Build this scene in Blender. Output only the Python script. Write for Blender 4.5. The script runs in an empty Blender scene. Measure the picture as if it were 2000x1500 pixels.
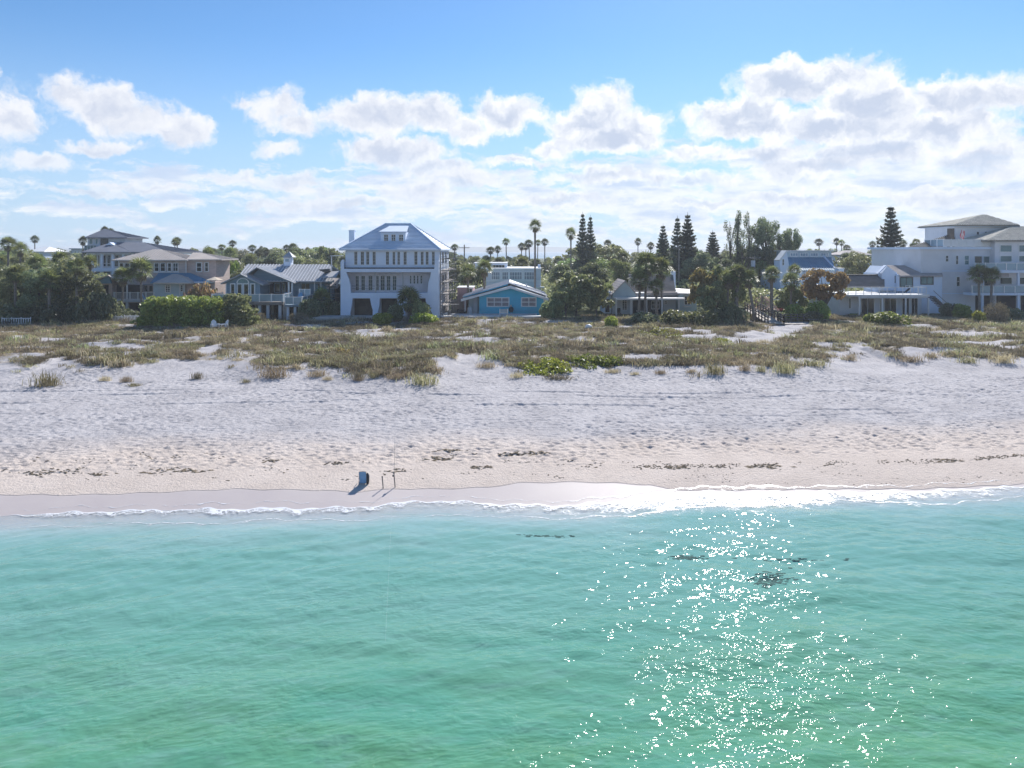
import bpy, math, random
import numpy as np
from mathutils import Vector, Matrix

# ---------------------------------------------------------------- camera, sky, sun, exposure
SC = bpy.context.scene
COL = SC.collection
F = 1387.0            # focal length in photo pixels (photo 2000 wide)
HZ = 488.0            # photo row of the horizon
H = 12.0              # camera height over the water
cam_d = bpy.data.cameras.new('camera')
cam = bpy.data.objects.new('camera', cam_d)
COL.objects.link(cam)
cam.location = (0, 0, H)
cam.rotation_euler = (math.radians(90), 0, 0)
cam_d.sensor_width = 36
cam_d.lens = 36 * F / 2000
cam_d.shift_y = -(750 - HZ) / 2000
cam_d.clip_start = 0.5
cam_d.clip_end = 30000
SC.camera = cam
SUN_AZ, SUN_EL = math.radians(19.0), math.radians(36.5)
SC.view_settings.view_transform = 'Standard'
SC.view_settings.look = 'None'
SC.view_settings.gamma = 1.0
SC.view_settings.exposure = 0.74
SC.cycles.max_bounces = 6
SC.cycles.diffuse_bounces = 3
SC.cycles.transparent_max_bounces = 12
SC.cycles.transmission_bounces = 3
SC.cycles.volume_bounces = 0
SC.cycles.caustics_reflective = False
SC.cycles.caustics_refractive = False
SC.cycles.sample_clamp_direct = 28.0
SC.cycles.sample_clamp_indirect = 3.0
SC.cycles.use_denoising = True
SC.cycles.denoiser = 'OPENIMAGEDENOISE'
SC.cycles.denoising_input_passes = 'RGB_ALBEDO_NORMAL'
SC.cycles.denoising_prefilter = 'ACCURATE'
SC.cycles.use_adaptive_sampling = True
SC.cycles.adaptive_threshold = 0.015

sun_d = bpy.data.lights.new('sun', 'SUN')
sun = bpy.data.objects.new('sun', sun_d)
COL.objects.link(sun)
sun_d.energy = 3.8
sun_d.angle = math.radians(0.6)
sun_d.color = (1.0, 0.955, 0.9)
_s = Vector((math.sin(SUN_AZ) * math.cos(SUN_EL), math.cos(SUN_AZ) * math.cos(SUN_EL), math.sin(SUN_EL)))
sun.rotation_euler = _s.to_track_quat('Z', 'Y').to_euler()
sun.location = (20, 40, 60)

W = bpy.data.worlds.new('World')
SC.world = W
W.use_nodes = True
wn, wl = W.node_tree.nodes, W.node_tree.links
wn.clear()

class NT:
    """small helper for building node chains"""
    def __init__(s, tree):
        s.t = tree; s.n = tree.nodes; s.l = tree.links
    def node(s, typ, **kw):
        n = s.n.new(typ)
        for k, v in kw.items(): setattr(n, k, v)
        return n
    def put(s, sock, v):
        if isinstance(v, bpy.types.NodeSocket): s.l.new(v, sock)
        elif v is not None: sock.default_value = v
    def math(s, op, a, b=None, c=None, clamp=False):
        n = s.node('ShaderNodeMath', operation=op, use_clamp=clamp)
        s.put(n.inputs[0], a)
        if b is not None: s.put(n.inputs[1], b)
        if c is not None: s.put(n.inputs[2], c)
        return n.outputs[0]
    def vmath(s, op, a, b=None, c=None):
        n = s.node('ShaderNodeVectorMath', operation=op)
        s.put(n.inputs[0], a)
        if b is not None: s.put(n.inputs[1], b)
        if c is not None: s.put(n.inputs[2], c)
        return n.outputs[1] if op in ('LENGTH', 'DOT_PRODUCT', 'DISTANCE') else n.outputs[0]
    def noise(s, vec, scale, detail=3, rough=.5, lac=2, dist=0, out=0):
        n = s.node('ShaderNodeTexNoise')
        if vec is not None: s.put(n.inputs['Vector'], vec)
        n.inputs['Scale'].default_value = scale
        n.inputs['Detail'].default_value = detail
        n.inputs['Roughness'].default_value = rough
        n.inputs['Lacunarity'].default_value = lac
        n.inputs['Distortion'].default_value = dist
        return n.outputs[out]
    def ramp(s, v, lo, hi, a=0., b=1., smooth=True):
        n = s.node('ShaderNodeMapRange', interpolation_type='SMOOTHSTEP' if smooth else 'LINEAR')
        s.put(n.inputs[0], v)
        s.put(n.inputs[1], lo); s.put(n.inputs[2], hi)
        s.put(n.inputs[3], a); s.put(n.inputs[4], b)
        return n.outputs[0]
    def mix(s, fac, a, b, blend='MIX'):
        n = s.node('ShaderNodeMix', data_type='RGBA', blend_type=blend)
        s.put(n.inputs[0], fac)
        for i, v in ((6, a), (7, b)):
            if isinstance(v, (tuple, list)) and len(v) == 3: v = (*v, 1)
            s.put(n.inputs[i], v)
        return n.outputs[2]

w = NT(W.node_tree)
sky = w.node('ShaderNodeTexSky', sky_type='NISHITA')
sky.sun_disc = False
sky.sun_elevation = SUN_EL
sky.sun_rotation = SUN_AZ
sky.altitude = 10
sky.air_density = 1.0
sky.dust_density = 0.15
sky.ozone_density = 3.0
# the clear sky of the photograph: saturated blue high up, milky pale blue at the horizon
tc = w.node('ShaderNodeTexCoord')
sep = w.node('ShaderNodeSeparateXYZ')
w.l.new(tc.outputs['Generated'], sep.inputs[0])
R2D = 180 / math.pi
az = w.math('MULTIPLY', w.math('ARCTAN2', sep.outputs[0], sep.outputs[1]), R2D)
el = w.math('MULTIPLY', w.math('ARCSINE', sep.outputs[2]), R2D)
comb = w.node('ShaderNodeCombineXYZ')
w.l.new(az, comb.inputs[0]); w.l.new(el, comb.inputs[1])
P = comb.outputs[0]
skyc = w.mix(1.0, sky.outputs[0], (0.72, 0.97, 1.17), 'MULTIPLY')
skyc = w.mix(w.ramp(el, 0.0, 17.0, 0.80, 0.0), skyc, (4.9, 6.3, 8.4))
def A(px, py):
    return (math.degrees(math.atan((px - 1000) / F)), math.degrees(math.atan((HZ - py) / math.hypot(F, px - 1000))))
# cumulus heaps: (centre x, centre y, radius x, radius y) as they stand along the skyline
CLOUDS = [(20,222,50,50),(-60,200,80,60),(150,185,55,42),(205,208,70,42),(265,235,75,36),(345,252,70,32),(205,285,85,13),
 (60,312,68,18),(555,208,44,38),(580,240,52,26),(540,290,36,14),(466,197,24,7),
 (740,228,88,42),(835,225,72,40),(690,240,45,22),(905,250,60,28),(985,225,78,34),
 (1180,208,52,46),(1135,245,68,38),(1245,245,66,38),(1190,275,120,28),(1080,290,40,16),
 (765,298,110,24),(850,325,80,18),(890,350,75,22),(830,370,75,18),
 (1540,165,120,42),(1450,225,105,34),(1660,150,90,40),(1700,200,120,50),(1480,250,130,28),(1850,195,110,42),
 (1965,185,70,36),(1620,250,150,36),(1820,250,150,42),(560,352,85,14),(300,362,110,10),(690,398,110,13),(620,372,60,12),(1180,345,100,14),(1340,350,95,12),(1100,388,110,12),(1500,300,100,18),(1370,392,120,10),(470,345,60,10),(180,375,90,8),(1560,385,150,12),(1850,385,150,16),(1010,320,70,9),(520,395,80,8),(1920,310,120,40),(1700,300,150,30),(1350,295,70,16),(1590,330,130,26)]
warp = w.vmath('SUBTRACT', w.noise(P, 0.55, 5, .62, out=1), (0.5, 0.5, 0.5))
P1 = w.vmath('MULTIPLY_ADD', warp, (2.6, 2.2, 0), P)
warp2 = w.vmath('SUBTRACT', w.noise(P, 0.16, 2, .5, out=1), (0.5, 0.5, 0.5))
P1 = w.vmath('MULTIPLY_ADD', warp2, (3.0, 1.6, 0), P1)
P1 = w.vmath('MULTIPLY', P1, (1, 1, 0))
dist = None
for cx, cy, rx, ry in CLOUDS:
    ca, ce = A(cx, cy)
    ra, re = rx / F * R2D * (math.cos(math.radians(ca)) ** 2), ry / F * R2D * math.cos(math.radians(ca))
    d = w.vmath('LENGTH', w.vmath('MULTIPLY_ADD', P1, (1 / ra, 1 / re, 0), (-ca / ra, -ce / re, 0)))
    d = w.math('MULTIPLY_ADD', d, 0.5 * (ra + re), -0.5 * (ra + re))   # roughly degrees to the edge
    dist = d if dist is None else w.math('SMOOTH_MIN', dist, d, 0.5)
bil = w.noise(P1, 0.42, 9, .60)
fine = w.noise(P, 1.6, 6, .6)
field = w.math('MULTIPLY', dist, -1.0)
field = w.math('ADD', field, w.math('MULTIPLY_ADD', bil, 4.0, -1.60))
field = w.math('ADD', field, w.math('MULTIPLY_ADD', fine, 0.9, -0.45))
cum = w.ramp(field, -0.3, 1.1)
# low layered cloud in perspective, denser toward the sun side
Pl = w.vmath('MULTIPLY', P, (0.11, 0.42, 1))
low = w.noise(w.vmath('MULTIPLY_ADD', warp, (0.35, 0.5, 0), Pl), 1.5, 8, .62)
cover = w.math('ADD', w.ramp(el, 4.0, 13.0, 0.075, -0.30), w.ramp(az, -38, 30, -0.05, 0.07))
cover = w.math('ADD', cover, w.ramp(el, 0.4, 3.0, -0.09, 0.0))
lowm = w.ramp(w.math('ADD', low, cover), 0.465, 0.60)
lowm = w.math('MULTIPLY', lowm, 0.9)
# broken cumulus elsewhere round the horizon so that the sky goes on outside the frame
out = w.ramp(w.math('ABSOLUTE', az), 38, 46)
far = w.ramp(w.math('ADD', w.noise(w.vmath('MULTIPLY_ADD', warp, (0.2, 0.3, 0), w.vmath('MULTIPLY', P, (0.05, 0.12, 1))), 1.6, 7, .6),
             w.ramp(el, 6, 16, 0.03, -0.3)), 0.54, 0.64)
cum = w.math('MAXIMUM', cum, w.math('MULTIPLY', out, far))
# thick hearts of the heaps are greyer, their rims and sunward side bright
relief = w.math('SUBTRACT', bil, w.noise(w.vmath('ADD', P1, (.22, .75, 0)), 0.42, 5, .58))
core = w.math('ADD', field, w.math('MULTIPLY_ADD', w.noise(P1, 0.7, 5, .6), 1.6, -.8))
core = w.ramp(w.math('MULTIPLY_ADD', relief, -7.5, core), -0.2, 3.4)
sunside = w.ramp(w.vmath('DISTANCE', P, (16.5, 22, 0)), 8, 40, 1.0, 0.0)
bright = w.mix(sunside, (8.3, 8.5, 9.0), (9.6, 9.7, 9.9))
grey = w.mix(sunside, (5.4, 6.0, 7.4), (4.9, 5.7, 7.3))
ccol = w.mix(w.math('MULTIPLY', core, 0.92), bright, grey)
skyc = w.mix(lowm, skyc, w.mix(w.ramp(w.noise(w.vmath('ADD', Pl, (0.02, -0.13, 0)), 1.5, 8, .62), .42, .66), (8.5, 8.8, 9.2), (5.5, 6.5, 8.3)))
skyc = w.mix(w.math('MULTIPLY', cum, w.ramp(el, 1, 9, .5, 1.0)), skyc, ccol)
bg = w.node('ShaderNodeBackground')
w.l.new(skyc, bg.inputs[0])
bg.inputs[1].default_value = 0.0685
wo = w.node('ShaderNodeOutputWorld')
w.l.new(bg.outputs[0], wo.inputs[0])
W.cycles.sampling_method = 'MANUAL'
W.cycles.sample_map_resolution = 512

# ---------------------------------------------------------------- helpers
def lab(o, label=None, cat=None, group=None, kind=None):
    if label: o['label'] = label
    if cat: o['category'] = cat
    if group: o['group'] = group
    if kind: o['kind'] = kind
    return o
def thing(name, label, cat, loc=(0, 0, 0), group=None, rz=0):
    o = bpy.data.objects.new(name, None)
    o.location = loc; o.rotation_euler = (0, 0, rz)
    COL.objects.link(o)
    return lab(o, label, cat, group)
def children(o):
    return [c for c in KIDS.get(o.name, [])]
KIDS = {}
def link(o, parent):
    COL.objects.link(o)
    if parent is not None:
        o.parent = parent
        KIDS.setdefault(parent.name, []).append(o)
def copy_tree(o, parent=None):
    c = o.copy(); link(c, parent)
    for ch in children(o): copy_tree(ch, c)
    return c
def PX(px, Y): return (px - 1000) * Y / F
def PZ(py, Y): return H - (py - HZ) * Y / F

def mesh_np(name, V, faces, mat=None, smooth=False, attrs=None):
    """V (n,3) array; faces (m,k) int array"""
    me = bpy.data.meshes.new(name)
    V = np.asarray(V, dtype=np.float32); faces = np.asarray(faces, dtype=np.int32)
    k = faces.shape[1]
    me.vertices.add(len(V)); me.vertices.foreach_set('co', V.ravel())
    me.loops.add(faces.size); me.loops.foreach_set('vertex_index', faces.ravel())
    me.polygons.add(len(faces))
    me.polygons.foreach_set('loop_start', np.arange(0, faces.size, k, dtype=np.int32))
    if smooth: me.polygons.foreach_set('use_smooth', np.ones(len(faces), dtype=bool))
    for an, av in (attrs or {}).items():
        a = me.attributes.new(an, 'FLOAT', 'POINT'); a.data.foreach_set('value', np.asarray(av, dtype=np.float32))
    me.update(calc_edges=True)
    if mat: me.materials.append(mat)
    return me

class MB:
    """collects shapes and links them as one mesh object"""
    def __init__(s): s.v = []; s.f = []
    def add(s, vs, fs):
        b = len(s.v); s.v += [tuple(v) for v in vs]; s.f += [tuple(b + i for i in f) for f in fs]; return s
    def box(s, x0, x1, y0, y1, z0, z1):
        if x0 > x1: x0, x1 = x1, x0
        if y0 > y1: y0, y1 = y1, y0
        if z0 > z1: z0, z1 = z1, z0
        vs = [(x, y, z) for z in (z0, z1) for x, y in ((x0, y0), (x1, y0), (x1, y1), (x0, y1))]
        return s.add(vs, [(3, 2, 1, 0), (4, 5, 6, 7), (0, 1, 5, 4), (1, 2, 6, 5), (2, 3, 7, 6), (3, 0, 4, 7)])
    def prism(s, poly, y0, y1):            # polygon in x,z (anticlockwise seen from -y) drawn out along y
        n = len(poly)
        vs = [(x, y0, z) for x, z in poly] + [(x, y1, z) for x, z in poly]
        fs = [tuple(range(n)), tuple(range(2 * n - 1, n - 1, -1))]
        fs += [((i + 1) % n, i, n + i, n + (i + 1) % n) for i in range(n)]
        return s.add(vs, fs)
    def prismx(s, poly, x0, x1):           # polygon in y,z drawn out along x
        n = len(poly)
        vs = [(x0, y, z) for y, z in poly] + [(x1, y, z) for y, z in poly]
        fs = [tuple(range(n)), tuple(range(2 * n - 1, n - 1, -1))]
        fs += [((i + 1) % n, i, n + i, n + (i + 1) % n) for i in range(n)]
        return s.add(vs, fs)
    def beam(s, a, b, w, h=None):
        h = h or w
        a, b = Vector(a), Vector(b); d = (b - a)
        if d.length < 1e-6: return s
        d.normalize()
        up = Vector((0, 0, 1)) if abs(d.z) < .95 else Vector((0, 1, 0))
        r = d.cross(up).normalized(); u = r.cross(d)
        vs = []
        for p in (a, b):
            for i, j in ((-1, -1), (1, -1), (1, 1), (-1, 1)):
                vs.append(p + r * (i * w / 2) + u * (j * h / 2))
        return s.add(vs, [(0, 1, 2, 3), (7, 6, 5, 4), (0, 4, 5, 1), (1, 5, 6, 2), (2, 6, 7, 3), (3, 7, 4, 0)])
    def tube(s, pts, rs, n=6):
        pts = [Vector(p) for p in pts]; b = len(s.v); m = len(pts)
        for k, p in enumerate(pts):
            d = (pts[min(k + 1, m - 1)] - pts[max(k - 1, 0)]).normalized()
            up = Vector((0, 0, 1)) if abs(d.z) < .9 else Vector((1, 0, 0))
            r = d.cross(up).normalized(); u = r.cross(d)
            for i in range(n):
                t = 2 * math.pi * i / n
                s.v.append(tuple(p + (r * math.cos(t) + u * math.sin(t)) * rs[k]))
        for k in range(m - 1):
            for i in range(n):
                a, c = b + k * n + i, b + k * n + (i + 1) % n
                s.f.append((a, c, c + n, a + n))
        s.f.append(tuple(b + i for i in range(n - 1, -1, -1)))
        s.f.append(tuple(b + (m - 1) * n + i for i in range(n)))
        return s
    def build(s, name, mat, parent=None, label=None, kind=None, smooth=False):
        if parent is not None:
            p = parent; off = Vector((0, 0, 0))
            while p is not None: off += Vector(p.location); p = p.parent
            vs = [(v[0] - off.x, v[1] - off.y, v[2] - off.z) for v in s.v]
        else: vs = s.v
        me = bpy.data.meshes.new(name); me.from_pydata(vs, [], s.f)
        if smooth: me.polygons.foreach_set('use_smooth', [True] * len(me.polygons))
        me.materials.append(mat)
        o = bpy.data.objects.new(name, me)
        link(o, parent)
        if label: o['label'] = label
        if kind: o['kind'] = kind
        return o

def pm(name, col, rough=.7, var=.12, scale=1.5, bump=0., bscale=8, metal=0., spec=.5, col2=None, stretch=(1, 1, 1), emit=None):
    m = bpy.data.materials.new(name); m.use_nodes = True
    t = NT(m.node_tree); b = t.n['Principled BSDF']
    b.inputs['Roughness'].default_value = rough
    b.inputs['Metallic'].default_value = metal
    b.inputs['Specular IOR Level'].default_value = spec
    co = t.node('ShaderNodeTexCoord').outputs['Object']
    co = t.vmath('MULTIPLY', co, stretch)
    n = t.noise(co, scale, 5, .6)
    c2 = col2 or tuple(c * (1 - 2 * var) for c in col)
    t.l.new(t.mix(t.ramp(n, .35, .68), col, c2), b.inputs['Base Color'])
    if bump:
        bn = t.node('ShaderNodeBump'); bn.inputs['Strength'].default_value = 1; bn.inputs['Distance'].default_value = bump
        t.l.new(t.noise(co, bscale, 4, .6), bn.inputs['Height']); t.l.new(bn.outputs[0], b.inputs['Normal'])
    return m

def _h(ix, iy, seed):
    v = np.sin(ix * 127.1 + iy * 311.7 + seed * 74.7) * 43758.5453
    return v - np.floor(v)
def vnoise(x, y, seed=0):
    ix, iy = np.floor(x), np.floor(y); fx, fy = x - ix, y - iy
    fx = fx * fx * (3 - 2 * fx); fy = fy * fy * (3 - 2 * fy)
    a = _h(ix, iy, seed); b = _h(ix + 1, iy, seed); c = _h(ix, iy + 1, seed); d = _h(ix + 1, iy + 1, seed)
    return (a * (1 - fx) + b * fx) * (1 - fy) + (c * (1 - fx) + d * fx) * fy
def fbm(x, y, o=4, seed=0, g=.5):
    s = 0; a = 1; t = 0
    for i in range(o):
        s = s + a * vnoise(x * 2 ** i + i * 17.3, y * 2 ** i - i * 9.1, seed + i); t += a; a *= g
    return s / t
def sstep(a, b, x):
    t = np.clip((np.asarray(x, float) - a) / (b - a), 0, 1); return t * t * (3 - 2 * t)

# ---------------------------------------------------------------- ground, sea
def pixline(pts, z=0.0):
    P_ = [((px - 1000) * (H - z) / (py - HZ), (H - z) * F / (py - HZ)) for px, py in pts]
    P_.sort(); return np.array([p[0] for p in P_]), np.array([p[1] for p in P_])
_fx, _fy = pixline([(-400,1030),(-60,1012),(110,1003),(220,999),(400,995),(700,992),(760,986),(800,979),(850,977),(900,981),(1000,986),(1080,988),(1150,986),
                    (1230,977),(1290,968),(1360,962),(1600,961),(1800,960),(2000,950),(2100,948),(2500,930)])
_wx, _wy = pixline([(-400,985),(-60,979),(150,977),(300,972),(450,966),(600,967),(690,970),(780,963),(950,961),(1010,955),(1150,953),(1270,954),(1310,960),
                    (1600,958),(1800,957),(2000,948),(2100,945),(2500,925)])
def foam0(x):
    return sum(np.interp(np.asarray(x, float) + o, _fx, _fy) for o in (-1.2, -.6, 0, .6, 1.2)) / 5
def foamY(x): return foam0(x) + .10 * np.sin(np.asarray(x) * 2.1) + .07 * np.sin(np.asarray(x) * 5.3 + 1)
def wetY(x): return np.maximum(np.interp(x, _wx, _wy) + .06 * np.sin(np.asarray(x) * 2.7), foamY(x) + .02)
# seaward edge of the dune plants, photo pixels
_vx, _vy = pixline([(-500,715),(0,716),(60,722),(110,712),(170,716),(230,722),(300,712),(400,706),(460,712),(520,728),(620,722),(700,730),(790,742),(850,735),(900,708),
                    (960,704),(1010,722),(1100,722),(1180,716),(1300,716),(1400,722),(1480,716),(1550,722),(1640,702),(1690,690),(1760,706),(1900,706),(2000,702),(2500,700)], 1.5)
def vegY(x): return np.interp(x, _vx, _vy)
def dents(x, y, cell, r, seed):
    gx, gy = x / cell, y / cell; ix, iy = np.floor(gx), np.floor(gy); z = 0 * x
    for i in (-1, 0, 1):
        for j in (-1, 0, 1):
            cx = ix + i + _h(ix + i, iy + j, seed); cy = iy + j + _h(ix + i, iy + j, seed + 3)
            d2 = ((x - cx * cell) / (r * 1.5)) ** 2 + ((y - cy * cell) / r) ** 2
            z = z - (_h(ix + i, iy + j, seed + 7) > .35) * (np.exp(-d2) - .45 * np.exp(-(np.sqrt(d2) - 1.5) ** 2 * 3))
    return z
def hgt(x, y, fine=True):
    x = np.asarray(x, float); y = np.asarray(y, float)
    d = y - foam0(x)
    dp = np.clip(d, 0, 30)
    z = np.where(d < 0, np.maximum(0.085 * d, -3.0), 0.85 * (1 - np.exp(-dp / 7)) + .015 * dp)
    e = y - vegY(x) + (fbm(x / 2.2, y / 2.2, 3, 5) - .5) * 2.0
    up = sstep(-5.5, 5, e)
    z = z + up * (0.62 - .2 * sstep(4, 14, e))
    dn = sstep(0, 6, e) * (1 - sstep(100, 106, y))
    z = z + dn * ((fbm(x / 9, y / 6, 3, 11) - .5) * .9 + (fbm(x / 1.8, y / 1.4, 3, 23) - .5) * .5)
    z = z + sstep(-3, -.5, e) * (1 - sstep(0, 3, e)) * (fbm(x / 1.2, y / 1.0, 3, 31) - .4) * .22
    z = np.where(y > 850, z - 6 * sstep(850, 950, y), z)
    if fine:
        m = sstep(3.2, 6.5, d) * (1 - sstep(-1.5, 4, e) * .55)
        r = 1 - np.abs(fbm(x / .55, y / .42, 2, 41) * 2 - 1)
        z = z + m * .050 * dents(x, y, .50, .15, 51) * (.3 + 1.1 * vnoise(x / 6, y / 2.2, 52)) + m * .028 * dents(x + 31, y + 7, .30, .095, 57)
        z = z + .075 * sstep(4.2, 5.5, d) * (1 - sstep(9, 12, d)) * dents(x, y, .75, .13, 63) * (.2 + 1.2 * vnoise(x / 4, y / 1.3, 64))
        z = z - m * .05 * (r - .5) ** 2 * 4 * vnoise(x / 5, y / 2, 3)
        z = z + m * .05 * (fbm(x / .28, y / .24, 2, 43) - .5)
        z = z + m * .035 * (fbm(x / 1.6, y / .7, 2, 47) - .5)
        # wheel ruts running along the beach
        for py, sl, wd in ((764, .012, .8), (770, -.006, .9), (778, .004, .5), (788, -.010, .8), (801, .008, .5), (818, -.004, .35)):
            yk = (H - 1.15) * F / (py - HZ) + sl * x + .55 * np.sin(x / (8 + py % 5) + py) + .25 * np.sin(x / 3.7 + py * 2)
            fade = sstep(42, 20, x) * (.1 + 1.1 * sstep(.35, .65, vnoise(x / 4, y * 0 + py, 7)))
            q = y - yk
            z = z - wd * fade * .055 * np.exp(-(q / .16) ** 2) + wd * fade * .045 * np.exp(-((q - .32) / .12) ** 2)
    return z
def gpos(px, py, z0=1.8):
    Y = (H - z0) * F / (py - HZ)
    for _ in range(6):
        zz = float(hgt(PX(px, Y), Y, False)); Y = .5 * Y + .5 * (H - zz) * F / (py - HZ)
    x = PX(px, Y)
    return x, Y, float(hgt(x, Y, False))
def gz(x, y): return float(hgt(x, y, False))

def axis(segs):
    out = [np.arange(a, b, st) for a, b, st in segs]
    return np.concatenate(out + [[segs[-1][1]]])
def sheet(name, xs, ys, zf, mat, attrf=None):
    Xg, Yg = np.meshgrid(xs, ys); Z = zf(Xg, Yg)
    V = np.stack([Xg.ravel(), Yg.ravel(), Z.ravel()], 1)
    nx, ny = len(xs), len(ys)
    i = (np.arange(ny - 1)[:, None] * nx + np.arange(nx - 1)[None]).ravel()
    Fc = np.stack([i, i + 1, i + nx + 1, i + nx], 1)
    at = attrf(Xg.ravel(), Yg.ravel()) if attrf else None
    return mesh_np(name, V, Fc, mat, True, at)

def sand_material():
    m = bpy.data.materials.new('sand'); m.use_nodes = True
    t = NT(m.node_tree); b = t.n['Principled BSDF']
    pos = t.node('ShaderNodeNewGeometry').outputs['Position']
    def at(n): return t.node('ShaderNodeAttribute', attribute_name=n).outputs['Fac']
    n1 = t.noise(pos, .35, 6, .6); n2 = t.noise(t.vmath('MULTIPLY', pos, (1, 2.2, 1)), 2.4, 6, .65)
    grey = t.mix(t.ramp(n1, .3, .7), (.53, .505, .505), (.42, .40, .405))
    warm = t.mix(t.ramp(n1, .3, .7), (.68, .585, .51), (.61, .52, .45))
    c = t.mix(at('warm'), grey, warm)
    c = t.mix(t.ramp(n2, .50, .78, 0, .5), c, (.27, .245, .24))
    soil = t.mix(t.ramp(t.noise(pos, 1.1, 5, .6), .4, .62), (.22, .18, .125), (.52, .48, .44))
    c = t.mix(at('veg'), c, soil)
    lawn = t.mix(t.ramp(n2, .3, .7), (.05, .08, .025), (.09, .10, .04))
    c = t.mix(at('lawn'), c, lawn)
    wet = at('wet')
    pz = t.node('ShaderNodeSeparateXYZ'); t.l.new(pos, pz.inputs[0])
    c = t.mix(wet, c, t.mix(t.ramp(n1, .3, .7), (.54, .48, .455), (.50, .44, .425)))
    c = t.mix(t.ramp(pz.outputs[2], -.02, -.08), c, (.58, .55, .54))
    t.l.new(c, b.inputs['Base Color'])
    t.l.new(t.math('MULTIPLY_ADD', wet, -.34, .92), b.inputs['Roughness'])
    t.l.new(t.math('MULTIPLY_ADD', wet, .08, .15), b.inputs['Specular IOR Level'])
    bn = t.node('ShaderNodeBump'); bn.inputs['Distance'].default_value = .0625
    t.l.new(t.math('MULTIPLY', t.noise(pos, 7, 6, .65), t.ramp(wet, 0, .6, 1, .02)), bn.inputs['Height'])
    t.l.new(bn.outputs[0], b.inputs['Normal'])
    return m
PATHS = [  # bare sand paths and blow-outs in the dunes: photo pixel ellipses
    (1450,664,70,8),(1500,655,70,10),(1540,640,45,8),(1560,632,30,5),(1680,684,26,7),(1700,694,30,8),(1730,706,40,8),(952,650,9,12),
    (235,676,55,5),(285,668,40,4),(190,683,30,4),(95,716,45,8),(120,706,30,5),(60,728,80,10),(408,683,32,9),(100,660,45,5),(55,678,45,6),(560,668,40,3),(620,672,30,4),
    (490,640,60,2),(590,640,50,3),(1330,645,60,5),(1890,650,60,4),(1950,640,60,4),(1810,690,80,5),(1880,670,60,3),(1960,680,50,4),(920,704,40,12),(870,712,30,8),(1360,655,60,4),
    (780,640,50,3),(850,660,60,2),(1260,700,60,4),(700,652,40,3),(300,640,40,2),(1790,640,40,4),(40,656,30,3),(460,712,40,10)]
def sandm(x, y):
    """1 on the bare paths"""
    px = x / y * F + 1000; py = HZ + (H - 1.8) * F / y
    m = 0 * x
    nz = (fbm(x / 1.7, y / 1.7, 3, 61) - .5) * 1.6
    for cx, cy, rx, ry in PATHS:
        r = np.hypot((px - cx) / rx, (py - cy) / ry)
        m = np.maximum(m, sstep(1.25, .75, r + nz * .6))
    return m
def gattr(x, y):
    d = y - foamY(x); dw = y - wetY(x)
    e = y - vegY(x) + (fbm(x / 2.2, y / 2.2, 3, 5) - .5) * 2.6
    veg = sstep(-.3, 1.0, e) * (1 - sandm(x, y)) * (1 - sstep(.56, .70, fbm(x / 3.0, y / 1.8, 4, 71)))
    lawn = sstep(107, 110, y)
    return {'wet': sstep(.12, -.05, dw), 'warm': sstep(9.5, 3.5, d - 2 + 4 * (fbm(x / 7, y / 2, 3, 8) - .5)), 'veg': veg, 'lawn': lawn}
M_sand = sand_material()
xs = axis([(-9000,-1500,1500),(-1500,-300,120),(-300,-100,12),(-100,-46,1.2),(-46,46,.1),(46,100,1.2),(100,300,12),(300,1500,120),(1500,9000,1500)])
ys = axis([(-300,0,60),(0,26,5),(26,31.5,1),(31.5,62,.1),(62,80,.3),(80,112,.5),(112,200,4),(200,900,40),(900,3000,300),(3000,15000,1500)])
g = bpy.data.objects.new('ground', sheet('ground', xs, ys, hgt, M_sand, gattr)); link(g, None)
lab(g, 'pale sandy beach rising to scrubby dunes and flat land', kind='structure')

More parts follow.
